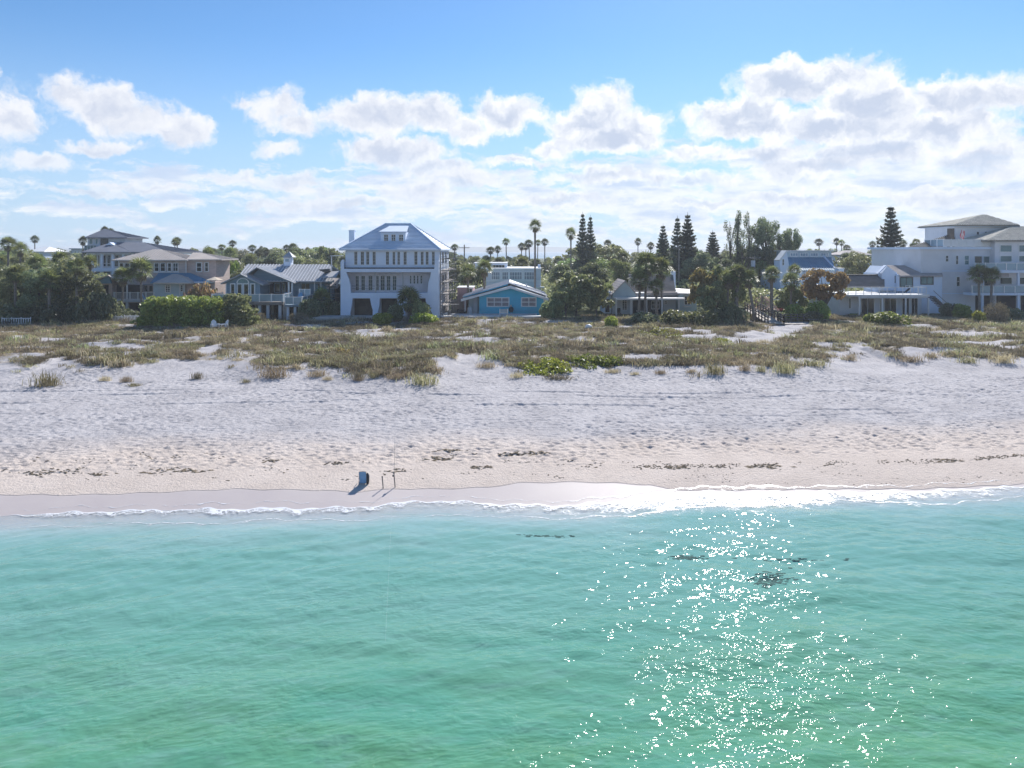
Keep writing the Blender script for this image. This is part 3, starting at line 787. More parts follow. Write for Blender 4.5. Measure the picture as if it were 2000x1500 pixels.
# ---------------------------------------------------------------- bright blue bungalow
def bungalow():
    Y = 111.; X = lambda p, y=Y: PX(p, y); Z = lambda p, y=Y: PZ(p, y)
    R = thing('blue_bungalow', 'bright blue single storey bungalow with low pale gabled roof facing the dunes', 'house', (X(990), Y, 1.6))
    B = 1.5; bk = Y + 12
    xl, xm, xr = X(936), X(996), X(1063)
    zL, zM, zR = Z(581), Z(565), Z(583.5)
    MB().prism([(xl, B), (xr, B), (xr, Z(581)), (xm, Z(562)), (xl, Z(577.5))], Y, bk).build('wall', m_bluepaint, R)
    MB().box(X(914), xl - .003, Y + 1.8, bk, B, Z(584)).build('porch_wall', m_pblue, R)
    bx('porch_post', m_white, R, X(908), X(909.5), Y - .5, Y - .35, B, Z(584))
    bx('porch_post', m_grey, R, X(924), X(932), Y + 1.3, Y + 1.5, B, Z(582))
    r = gable_y(R, X(901), Z(586), X(1070), Z(583), X(997), Z(559), Y - .8, bk + .4, mat=m_blueroof, seam=None, thick=.2)
    # barge boards and the blue strip under the second roof layer
    fz = Y - .83
    MB().prism([(X(901), Z(587.5)), (X(997), Z(563)), (X(997), Z(558.6)), (X(901), Z(583))], fz - .05, fz).build('barge_board', m_white, R)
    MB().prism([(X(997.1), Z(563)), (X(1070.5), Z(586.5)), (X(1071.5), Z(582)), (X(997.1), Z(558.6))], fz - .05, fz).build('barge_board', m_white, R)
    yb = Y + 2
    MB().prism([(X(905, yb), Z(581.5, yb)), (X(992, yb), Z(557, yb)), (X(992, yb), Z(553.2, yb)), (X(905, yb), Z(578, yb))], yb, yb + .08).build('roof_strip', m_bluepaint, R)
    roof_faces(R, [[(X(903, yb), yb - .1, Z(578.6, yb)), (X(995, yb), yb - .1, Z(552, yb)), (X(995, yb), bk, Z(552, yb) + .1), (X(903, yb), bk, Z(578.6, yb))],
                   [(X(995, yb), yb - .1, Z(552, yb)), (X(1069, yb), yb - .1, Z(577, yb)), (X(1069, yb), bk, Z(577, yb)), (X(995, yb), bk, Z(552, yb) + .1)]], m_blueroof, 'upper_roof', .14, seam=.6, seam_w=.04, seam_h=.03)
    window(R, X(950.5), X(995), Z(599.4), Z(580.5), Y, 3, 2, fw=.16, mw=.12, glass=pm('blind_glass', (.26, .24, .27), .2, .15, 1.2))
    window(R, X(1017.8), X(1048), Z(599.4), Z(580.5), Y, 2, 2, fw=.16, mw=.12, glass=bpy.data.materials['blind_glass'])
    bx('corner_board', m_white, R, X(1061.7), xr + .02, Y - .03, Y - .002, B, Z(584))
    vent = MB().tube([(X(1029), Y + 4, Z(563)), (X(1029), Y + 4, Z(556.5))], [.12, .12]); vent.build('roof_vent', m_grey, R)
    # terrace in front
    T = thing('sea_wall', 'long low white topped sea wall and terrace in front of the blue bungalow', 'wall', (X(970), Y - 4, 1.2))
    ya = Y - 5
    bx('wall_face', m_conc, T, X(853, ya), X(1090, ya), ya, Y - 2.2, 1.0, Z(619.5, ya))
    bx('coping', m_white, T, X(853, ya), X(1090, ya), ya - .12, ya + 1.3, Z(619.4, ya), Z(617.2, ya))
    bx('step_wall', m_wood, T, X(862), X(1047), Y - 2.1, Y - 1.7, 1.1, Z(612.3))
    bx('step_coping', m_grey, T, X(860), X(1048), Y - 2.2, Y - 1.6, Z(612.2), Z(610.8))
    MB().beam((X(851), Y - 3, Z(618)), (X(874), Y - 1.5, Z(609)), .5, .14).build('ramp_slab', m_white, T)
    L_ = thing('handrail_gate', 'small white ladder rail on the terrace before the blue house', 'handrail', (X(984), ya, 1.6))
    for p in (976.3, 991.5):
        bx('post', m_white, L_, X(p, ya) - .06, X(p, ya) + .06, ya - .3, ya - .18, Z(626 if p < 980 else 617, ya), Z(603, ya))
    bx('top_rail', m_white, L_, X(976.3, ya), X(991.5, ya), ya - .28, ya - .2, Z(611.6, ya) , Z(610.4, ya))
    bx('glass_panel', m_rail, L_, X(977.3, ya), X(990.5, ya), ya - .25, ya - .23, Z(610.3, ya), Z(603.5, ya))
    for k in range(3):
        bx('tread', m_wood, L_, X(976.8, ya), X(990.8, ya), ya - .7 - k * .3, ya - .42 - k * .3, Z(620 + 2.2 * k, ya) - .06, Z(620 + 2.2 * k, ya))
    # grill and tubs
    G_ = thing('kettle_grill', 'covered dark barbecue grill by the blue wall between its two windows', 'grill', (X(998.5), Y - 1, 1.7))
    xg = X(998.5)
    MB().tube([(xg, Y - 1, 2.35), (xg, Y - 1, 2.6), (xg, Y - 1, 2.85), (xg, Y - 1, 3.1), (xg, Y - 1, 3.2)], [.2, .38, .4, .28, .08], 10).build('bowl', m_black, G_, smooth=True)
    for a in range(3):
        t = a * 2.1; MB().beam((xg + .3 * math.cos(t), Y - 1 + .3 * math.sin(t), 1.65), (xg + .12 * math.cos(t), Y - 1 + .12 * math.sin(t), 2.5), .05).build('leg', m_steel, G_)
    MB().tube([(xg - .05, Y - 1, 3.2), (xg - .05, Y - 1, 3.35), (xg - .05, Y - 1, 3.5)], [.13, .16, .03], 8).build('handle_cover', m_plank, G_)
    C_ = thing('patio_furniture', 'dark cushioned patio sofa under the porch of the blue bungalow', 'sofa', (X(900), Y - .8, 1.65))
    for a, b in ((894, 908),):
        bx('seat', m_black, C_, X(a), X(b), Y - 1.2, Y - .4, 1.65, 2.15); bx('backrest', m_black, C_, X(a), X(b), Y - .5, Y - .3, 2.15, 2.75)
        bx('armrest', m_black, C_, X(a) - .12, X(a) - .003, Y - 1.2, Y - .3, 1.65, 2.4); bx('armrest', m_black, C_, X(b) + .003, X(b) + .12, Y - 1.2, Y - .3, 1.65, 2.4)
    Q_ = thing('storage_pod', 'pale blue grey covered cushion stack on the porch of the blue bungalow', 'cover', (X(917), Y, 1.6))
    MB().tube([(X(917), Y + .6, 1.6), (X(917), Y + .6, 2.3), (X(917), Y + .6, 2.9), (X(917), Y + .6, 3.1)], [.5, .46, .34, .1], 9).build('cover_cloth', m_grey, Q_, smooth=True)
    # timber fence at its left, pink wall behind
    Fn = thing('timber_fence', 'warm brown vertical board fence between the villa and the blue bungalow', 'fence', (X(890), Y + 1, 1.5))
    for i in range(16):
        xx = X(879.5) + i * .105
        q = bx('board', m_fence, Fn, X(880) + i * .11, X(880) + i * .11 + .1, Y + 1 + i * .12, Y + 1.04 + i * .12, 1.5, Z(587) + random.uniform(-.03, .03))
    Pw = thing('pink_wall_building', 'small pink walled outbuilding with red trim behind the timber fence', 'building', (X(905, 118), 118, 1.8))
    bx('wall', m_pink, Pw, X(893, 118), X(924, 118), 118, 123, 1.8, PZ(562, 118))
    window(Pw, PX(912, 118), PX(923, 118), PZ(576, 118), PZ(560, 118) - .25, 118, 2, 1, fw=.1)
    bx('roof', m_blueroof, Pw, PX(892, 118), PX(925, 118), 117.8, 123.2, PZ(562, 118) + .003, PZ(561, 118))
bungalow()

# ---------------------------------------------------------------- pale flat roofed building behind it
def screen_house():
    Y = 130.; X = lambda p, y=Y: PX(p, y); Z = lambda p, y=Y: PZ(p, y)
    R = thing('flat_roof_house', 'pale grey flat roofed house with a long window band behind the blue bungalow', 'house', (X(1004), Y, 1.8))
    bx('wall', m_grey, R, X(949.5), X(1056.5), Y, Y + 12, 1.7, Z(526))
    bx('parapet', m_white, R, X(948.5), X(1057.5), Y - .15, Y + 12.1, Z(526) + .003, Z(523.8))
    bx('ledge', m_white, R, X(949), X(1057), Y - .10, Y - .002, Z(549.5), Z(548))
    for a, b in ((959, 977), (980, 993.5), (995, 1020), (1023, 1044)):
        window(R, X(a), X(b), Z(547), Z(530.5), Y, max(2, round((b - a) / 5)), 2, fw=.13, mw=.07, glass=pm('dusty_glass', (.24, .27, .32), .2, .15, .8) if 'dusty_glass' not in bpy.data.materials else bpy.data.materials['dusty_glass'])
    bx('upper_room', m_villa, R, X(928, Y + 4), X(990.5, Y + 4), Y + 4, Y + 11, Z(526) + .01, Z(515, Y + 4))
    bx('upper_roof', m_white, R, X(925, Y + 4), X(991.5, Y + 4), Y + 3.8, Y + 11.2, Z(515, Y + 4) + .003, Z(513, Y + 4))
    window(R, X(962, Y + 4), X(986, Y + 4), Z(524, Y + 4), Z(517, Y + 4), Y + 4, 4, 1, fw=.08)
    bx('chimney', m_villa, R, X(1052), X(1057), Y + 3, Y + 4, Z(523.8) + .003, Z(517))
    bx('side_roof', m_white, R, X(1045), X(1063), Y - 1, Y - .16, Z(562), Z(559.5))
    for p in (978.5, 994.3, 1021.5, 1046): bx('pilaster', m_white, R, X(p) - .08, X(p) + .08, Y - .09, Y - .003, Z(548) + .003, Z(527))
screen_house()

# ---------------------------------------------------------------- cottage behind the palms
def cottage():
    Y = 114.; X = lambda p, y=Y: PX(p, y); Z = lambda p, y=Y: PZ(p, y)
    R = thing('palm_cottage', 'low pale grey cottage with dark shingle roof and white posted porch behind the palms', 'house', (X(1265), Y, 1.7))
    B = 1.6
    bx('wall', m_grey, R, X(1197), X(1320), Y, Y + 10, B, Z(574))
    bx('porch_shade_sheet', m_dark, R, X(1236), X(1290), Y - .04, Y - .003, B, Z(584))  # dark sheet on the wall, painting the shade under the porch roof
    MB().prism([(X(1196), Z(586)), (X(1240), Z(586)), (X(1240), Z(573)), (X(1219), Z(549.5)), (X(1196), Z(571))], Y - .6, Y - .01).build('gable_wall', m_pblue, R)
    gable_y(R, X(1192), Z(574.5), X(1243), Z(574.5), X(1219), Z(547), Y - 1, Y + 7, mat=m_pshing, thick=.18, rows=.45, seam_w=.04, seam_h=.03)
    roof_faces(R, [[(X(1228), Y + .5, Z(568)), (X(1321), Y + .5, Z(568)), (X(1314, Y + 6), Y + 6, Z(535, Y + 6)), (X(1228, Y + 6), Y + 6, Z(535, Y + 6))]], m_shing, 'main_roof', .2, rows=.4, seam_w=.04, seam_h=.03)
    bx('chimney', m_villa, R, X(1311, Y + 6), X(1318.5, Y + 6), Y + 5.6, Y + 6.6, Z(565, Y + 6), Z(530, Y + 6))
    bx('porch_roof', m_white, R, X(1197), X(1328), Y - 3.4, Y + .48, Z(583), Z(579.5))
    bx('upper_porch_roof', m_pshing, R, X(1262), X(1325), Y - 1.0, Y + .9, Z(575.5), Z(570))
    for p in (1203.5, 1232.5, 1263, 1293, 1326): bx('porch_post', m_white, R, X(p, Y - 3.2) - .09, X(p, Y - 3.2) + .09, Y - 3.3, Y - 3.12, B, Z(583) - .003)
    window(R, X(1214.5), X(1225), Z(606), Z(585), Y - .0, 2, 5, name='french_door', fw=.1, mw=.05)
    window(R, X(1272), X(1288), Z(604), Z(587), Y - .04, 3, 2)
    window(R, X(1297), X(1303), Z(595), Z(587), Y, 2, 2)
    bx('right_wing', m_pblue, R, X(1322), X(1357.5), Y - 1, Y + 7, B, Z(572.5))
    window(R, X(1333), X(1346), Z(595), Z(577), Y - 1, 2, 2)
    roof_faces(R, [[(X(1319), Y - 1.5, Z(571)), (X(1360), Y - 1.5, Z(572)), (X(1354, Y + 4), Y + 4, Z(565.5, Y + 4)), (X(1319, Y + 4), Y + 4, Z(563, Y + 4))]], m_blueroof, 'wing_roof', .18)
    bx('left_wing', m_villa, R, X(1182), X(1195.5), Y + 1, Y + 7, B, Z(570))
    bx('wing_opening_shade', m_dark, R, X(1184), X(1192), Y + .93, Y + .998, B + .3, Z(585))  # flat dark panel, the opening's shade is only painted
    bx('bench_top', m_white, R, X(1238), X(1252), Y - 3, Y - 2.3, Z(605.5), Z(604.4))
    bx('counter', m_white, R, X(1330), X(1346), Y - 1.8, Y - 1.2, Z(598), Z(596.5))
    for i, p in enumerate((1206.5, 1209.5)):
        C_ = thing('porch_chair', ['dark porch chair nearest the white post of the cottage', 'dark porch chair beside the cottage french door'][i], 'chair', (X(p, Y - 2), Y - 2, B))
        xx = X(p, Y - 2)
        bx('seat', m_black, C_, xx - .22, xx + .22, Y - 2.2, Y - 1.7, B + .4, B + .5); bx('backrest', m_black, C_, xx - .22, xx + .22, Y - 1.75, Y - 1.68, B + .503, B + 1.2)
        for sx in (-.2, .2):
            for sy in (-2.15, -1.72): bx('leg', m_black, C_, xx + sx - .025, xx + sx + .025, Y + sy - .02, Y + sy + .02, B, B + .397)
cottage()

# ---------------------------------------------------------------- white house with a blue metal roof and clerestory
def clerestory():
    Y = 136.; X = lambda p, y=Y: PX(p, y); Z = lambda p, y=Y: PZ(p, y)
    R = thing('clerestory_house', 'white house with sloping blue metal roof and a row of four clerestory windows', 'house', (X(1585), Y, 1.8))
    yb = Y + 5.5
    bx('wall', m_villa, R, X(1524), X(1640), Y, Y + 11, 1.8, Z(528.5))
    # raised back part with clerestory
    bx('clerestory_wall', m_pblue, R, X(1536.5, yb), X(1624, yb), yb, Y + 11, Z(520, yb), Z(491, yb))
    for a, b in ((1543, 1558.5), (1562.5, 1578.5), (1582.5, 1598), (1602.5, 1618.5)):
        window(R, X(a, yb), X(b, yb), Z(501, yb), Z(493.5, yb), yb, 3, 1, fw=.12, mw=.06, glass=m_rail)
    bx('top_roof', m_blueroof, R, X(1533, yb), X(1626, yb), yb - .5, Y + 11.5, Z(491, yb) + .003, Z(489, yb))
    roof_faces(R, [[(X(1543), Y - .3, Z(528)), (X(1631), Y - .3, Z(528)), (X(1624, yb), yb - .01, Z(502.5, yb)), (X(1536.5, yb), yb - .01, Z(502.5, yb))]], m_bluecan, 'metal_roof', .16, seam=.45, seam_w=.06, seam_h=.08)
    MB().prismx([(Y - .2, Z(530)), (Y - .2, Z(526.5)), (yb, Z(499, yb)), (Y + 11, Z(499, yb)), (Y + 11, Z(530))], X(1632), X(1634.5)).build('parapet_wall', m_villa, R)
    MB().prism([(X(1523), Z(545)), (X(1545), Z(545)), (X(1541), Z(519)), (X(1536.5), Z(491.5)), (X(1523), Z(508))], Y - .01, Y + 3).build('gable_wall', m_villa, R)
    MB().beam((X(1521.5), Y + 1, Z(508.5)), (X(1536), Y + 1, Z(489.5)), 2.6, .2).build('gable_roof', m_white, R)
    window(R, X(1527.5), X(1531.5), Z(518.5), Z(506), Y - .01, 1, 2, fw=.07)
    bx('chimney', m_villa, R, X(1637.5, Y - 3), X(1648.5, Y - 3), Y - 3, Y - 1.6, 1.8, Z(525, Y - 3))
    bx('chimney_cap', m_white, R, X(1636.5, Y - 3), X(1649.5, Y - 3), Y - 3.1, Y - 1.5, Z(525, Y - 3) + .003, Z(523.5, Y - 3))
clerestory()

# ---------------------------------------------------------------- low house with roof terrace
def terrace_house():
    Y = 112.; X = lambda p, y=Y: PX(p, y); Z = lambda p, y=Y: PZ(p, y)
    R = thing('roof_terrace_house', 'low house with grey shingle roof, white railed roof terrace and glass doors below', 'house', (X(1745), Y, 1.6))
    B = 1.5; yu = Y + 3.0
    bx('ground_floor', m_grey, R, X(1640), X(1800), Y, Y + 12, B, Z(577.5))
    wx0, wx1 = X(1757 - 2, yu), X(1840, yu)
    bx('upper_wing', m_villa, R, X(1752, yu), wx1, yu, Y + 14, B, Z(536, yu))
    MB().prism([(X(1726, yu + .5), Z(568, yu)), (X(1752, yu + .5), Z(568, yu)), (X(1752, yu + .5), Z(533, yu)), (X(1733, yu + .5), Z(520, yu)), (X(1722, yu + .5), Z(534, yu))], yu + .5, yu + 6).build('gable_wall', m_villa, R)
    roof_faces(R, [[(X(1758, yu - .5), yu - .5, Z(537.5, yu)), (X(1841.5, yu - .5), yu - .5, Z(537.5, yu)), (X(1836, yu + 6), yu + 6, Z(518, yu + 6)), (X(1732, yu + 6), yu + 6, Z(518, yu + 6))]], m_pshing, 'wing_roof', .2, rows=.45, seam_w=.05, seam_h=.03)
    MB().beam((X(1716, yu), yu + .6, Z(535, yu)), (X(1733, yu), yu + .6, Z(518.5, yu)), .8, .16).build('barge_board', m_villa, R)
    # grey roof at left, with its sloping hip
    z0, z1 = Z(560), Z(537.5, Y + 5)
    roof_faces(R, [[(X(1653), Y + 1, z0), (X(1733), Y + 1, z0), (X(1728, Y + 5), Y + 5, z1), (X(1654, Y + 5), Y + 5, z1)],
                   [(X(1733), Y + 1, z0), (X(1747), Y + 3, z0 - .1), (X(1728, Y + 5), Y + 5, z1)]], m_shing, 'grey_roof', .2, rows=.3, seam_w=.05, seam_h=.04)
    bx('ridge', m_black, R, X(1653, Y + 5), X(1729, Y + 5), Y + 4.8, Y + 5.2, z1 - .05, z1 + .14)
    window(R, X(1757, yu), X(1783, yu), Z(561.5, yu), Z(541, yu), yu, 2, 1, frame=m_black, glass=m_glass2, fw=.13)
    window(R, X(1797.5, yu), X(1823, yu), Z(556, yu), Z(540, yu), yu, 2, 1, frame=m_black, glass=m_glass2, fw=.13)
    window(R, X(1747.5, yu + .5), X(1750.5, yu + .5), Z(553, yu), Z(539, yu), yu + .5, 1, 1, frame=m_black, glass=m_glass2, fw=.06)
    # terrace slab and porch
    yt = Y - 3.0
    bx('terrace_slab', m_white, R, X(1655, yt), X(1816, yt), yt, yu - .01, Z(579, yt), Z(575, yt))
    bx('slab_edge', m_grey, R, X(1677, yt), X(1813, yt), yt + .1, yt + .35, Z(582.5, yt), Z(579, yt) - .003)
    railing(R, (X(1657, yt), yt + .1, Z(575, yt)), (X(1810, yt), yt + .1, Z(575, yt)), 1.08, 10, pw=.07)
    railing(R, (X(1810, yt), yt + .12, Z(575, yt)), (X(1810, yt), yu - .2, Z(575, yt)), 1.08, 5, pw=.07)
    railing(R, (X(1657, yt), yt + .12, Z(575, yt)), (X(1657, yt), yu - .2, Z(575, yt)), 1.08, 5, pw=.07)
    for p in (1678.5, 1723, 1768.8, 1813.5): bx('porch_post', m_white, R, X(p, yt + .2) - .1, X(p, yt + .2) + .1, yt + .12, yt + .32, B, Z(582.5, yt))
    for a, b, n in ((1681, 1708, 2), (1718, 1722, 1), (1726, 1751, 2), (1761, 1776, 1), (1779, 1793, 2)):
        window(R, X(a), X(b), B, Z(581.5), Y, n, 1, name='glass_door', fw=.1)
    window(R, X(1657.5), X(1662), Z(603), Z(582), Y, 1, 1, fw=.07)
    # stair on the right
    st = MB()
    for k in range(12):
        x = X(1817) + k * .26; z = Z(578) - k * .24
        st.box(x, x + .3, Y - .9, Y + 1.2, z - .12, z)
    st.beam((X(1816), Y - .95, Z(579) - .1), (X(1816) + 3.2, Y - .95, Z(579) - 3.0), .12, .5)
    st.build('outside_stair', m_dkwood, R)
    MB().beam((X(1816), Y - 1, Z(567)), (X(1816) + 3.2, Y - 1, Z(567) - 3.0), .06).build('stair_rail', m_dkwood, R)
    C_ = thing('deck_lounger', 'dark lounger on the roof terrace beside the green glass door', 'lounger', (X(1769, Y), Y + 1, Z(575)))
    xx = X(1769); zz = Z(575) + .003
    bx('seat', m_black, C_, xx - .9, xx + .5, Y + .6, Y + 1.2, zz + .3, zz + .4)
    MB().beam((xx + .5, Y + .9, zz + .35), (xx + 1.1, Y + .9, zz + .9), .55, .08).build('backrest', m_black, C_)
    for a in (-.8, .4):
        for b in (.65, 1.15): bx('leg', m_black, C_, xx + a, xx + a + .05, Y + b - .03, Y + b + .03, zz, zz + .297)
terrace_house()

# ---------------------------------------------------------------- big cream house at the right
def cream_house():
    Y = 116.; X = lambda p, y=Y: PX(p, y); Z = lambda p, y=Y: PZ(p, y)
    R = thing('cream_mansion', 'big cream three storey house with tiled hip roofs, balconies and roof terrace', 'mansion', (X(1900), Y, 1.6))
    B = 1.5; bk = Y + 16
    bx('main_block', m_cream, R, X(1799), X(1943), Y, bk, B, Z(487))
    bx('cornice', m_villa, R, X(1792), X(1944), Y - .5, bk + .4, Z(487) + .003, Z(482.5))
    bx('string_course', m_villa, R, X(1840), X(1943), Y - .06, Y - .003, Z(530), Z(528.5))
    bx('string_course', m_villa, R, X(1840), X(1943), Y - .06, Y - .003, Z(574), Z(572.6))
    yb = Y - 1.2
    bx('bay', m_cream, R, X(1943, yb), X(2090, yb), yb, bk, B, Z(470, yb))
    for a, b, c, d in ((1846, 1853, 498.5, 511.5), (1866, 1872, 498.7, 517), (1883, 1893, 498.6, 517.6), (1867.5, 1875, 540, 559.5)):
        window(R, X(a), X(b), Z(d), Z(c), Y, 1, 2, fw=.09, glass=m_glass2 if a == 1883 else m_glass)
    window(R, X(1902.5), X(1918.5), Z(517), Z(499.5), Y, 1, 1, fw=.1, frame=m_grey, name='balcony_door')
    window(R, X(1919.5), X(1933), Z(517), Z(500), Y, 1, 1, fw=.1, frame=m_grey, glass=m_glass2)
    for a, b in ((1952, 1977), (1988.5, 2014), (2026, 2050)):
        for c, d in ((477.5, 493), (498.5, 512.5)):
            window(R, X(a, yb), X(b, yb), Z(d, yb), Z(c, yb), yb, 1, 1, fw=.14, glass=m_glass2)
        window(R, X(a, yb), X(b, yb), Z(556, yb), Z(541, yb), yb, 1, 1, fw=.12)
    window(R, X(1921), X(1938), Z(572), Z(541), Y, 2, 1, fw=.1, frame=m_grey, name='balcony_door')
    window(R, X(1938, Y), X(1942, Y), Z(493), Z(477), Y - .02, 1, 1, fw=.06) if False else None
    bx('ground_opening_shade', m_dark, R, X(1905), X(1942), Y - .05, Y - .003, B, Z(577))  # dark panels on the wall paint the shade inside the openings
    bx('ground_opening_shade', m_dark, R, X(1946, yb), X(1984, yb), yb - .05, yb - .003, B, Z(577, yb))
    bx('ground_opening_shade', m_dark, R, X(1994, yb), X(2030, yb), yb - .05, yb - .003, B, Z(577, yb))
    # balconies
    yc = Y - 3.6
    for za, zb_, x0 in ((533, 528, 1905), (577, 572.5, 1899)):
        s_ = bx('balcony', m_villa, R, X(x0, yc), X(2090, yc), yc, yb - .003, Z(za, yc), Z(zb_, yc))
        railing(R, (X(x0, yc), yc + .1, Z(zb_, yc)), (X(2088, yc), yc + .1, Z(zb_, yc)), 1.15, 9, panel=m_rail, pw=.14, name='balcony_railing')
    for p in (1918.5, 1989, 2060):
        bx('column', m_villa, R, X(p, yc + .3) - .17, X(p, yc + .3) + .17, yc + .2, yc + .5, B, Z(577, yc) - .003)
        bx('column', m_villa, R, X(p, yc + .3) - .17, X(p, yc + .3) + .17, yc + .2, yc + .5, Z(572.5, yc), Z(533, yc) - .003)
    bx('awning_band', m_pshing, R, X(1912, yc), X(1975, yc), yc + .52, yc + .8, Z(541, yc), Z(534, yc))
    # roof terrace
    zt = Z(482.5)
    railing(R, (X(1841), Y - .3, zt), (X(1930), Y - .3, zt), 1.25, 6, panel=m_white, pw=.16, name='terrace_railing')
    railing(R, (X(1841), Y - .3, zt), (X(1841), Y + 5, zt), 1.25, 3, panel=m_rail, pw=.14, name='terrace_railing')
    # upper tower
    yt = Y + 6
    bx('tower', m_cream, R, X(1866, yt), X(1972, yt), yt, bk - 1, zt, Z(443, yt))
    bx('tower_cornice', m_villa, R, X(1860, yt), X(1980, yt), yt - .7, bk - .4, Z(443, yt) + .003, Z(440, yt))
    for a in (1908, 1924): bx('tower_window', m_dark, R, X(a, yt), X(a + 3.5, yt), yt - .04, yt - .003, Z(458, yt), Z(453, yt))
    k = dict(mat=m_tile, seam=.42, seam_w=.15, seam_h=.13, seam_mat=m_tilel, thick=.2)
    hip(R, X(1857, yt), X(1984, yt), yt - 1, bk, Z(439.7, yt), Z(419.5, yt + 4), X(1918, yt + 4), X(1926, yt + 4), yt + 4, **k)
    roof_faces(R, [[(X(1795), Y + 3, zt + .05), (X(1862), Y + 3, zt + .05), (X(1880, Y + 8), Y + 8, Z(455, Y + 8)), (X(1862, Y + 8), Y + 8, Z(457, Y + 8))]], m_tile, 'lean_roof', .18, seam=.42, seam_w=.13, seam_h=.1, seam_mat=m_tile)
    hip(R, X(1923, yb), X(2100, yb), yb - .8, bk - 2, Z(470, yb) + .05, Z(442.5, Y + 5), X(1978, Y + 5), X(2040, Y + 5), Y + 5, **k)
    bx('bay_cornice', m_villa, R, X(1930, yb), X(2092, yb), yb - .5, yb - .003, Z(471, yb), Z(467.8, yb))
    # flag
    G = thing('flagpole', 'flagpole with limp red and white flag on the cream house roof terrace', 'flag', (X(1884), Y + .6, zt))
    MB().tube([(X(1884.5), Y + .6, zt), (X(1884.5), Y + .6, Z(445.5))], [.05, .035]).build('pole', m_white, G)
    fl = bpy.data.objects
    cols = [m_red, m_white]
    for i in range(6):
        x0 = X(1881.5) + i * .105
        mb = MB(); n = 7
        vs = []
        for j in range(n + 1):
            z = Z(448.5) - j * .19 - (0.05 * i); dx = .06 * math.sin(j * 1.1 + i) - .03 * j
            for q in (0, .1): vs.append((x0 + q + dx, Y + .52 + .05 * math.sin(i * 2 + q * 20 + j * .6), z))
            for q in (0, .1): vs.append((x0 + q + dx, Y + .535 + .05 * math.sin(i * 2 + q * 20 + j * .6), z))
        fs = []
        for j in range(n):
            a = j * 4; fs += [(a, a + 1, a + 5, a + 4), (a + 3, a + 2, a + 6, a + 7)]
        mb.add(vs, fs).build('flag_stripe', cols[i % 2 if i != 5 else 0], G)
    # shrub tubs on terrace corner
    bx('corner_block', m_brown, R, X(1857, Y + 4), X(1864, Y + 4), Y + 4, Y + 5, zt, Z(446, Y + 4))
cream_house()

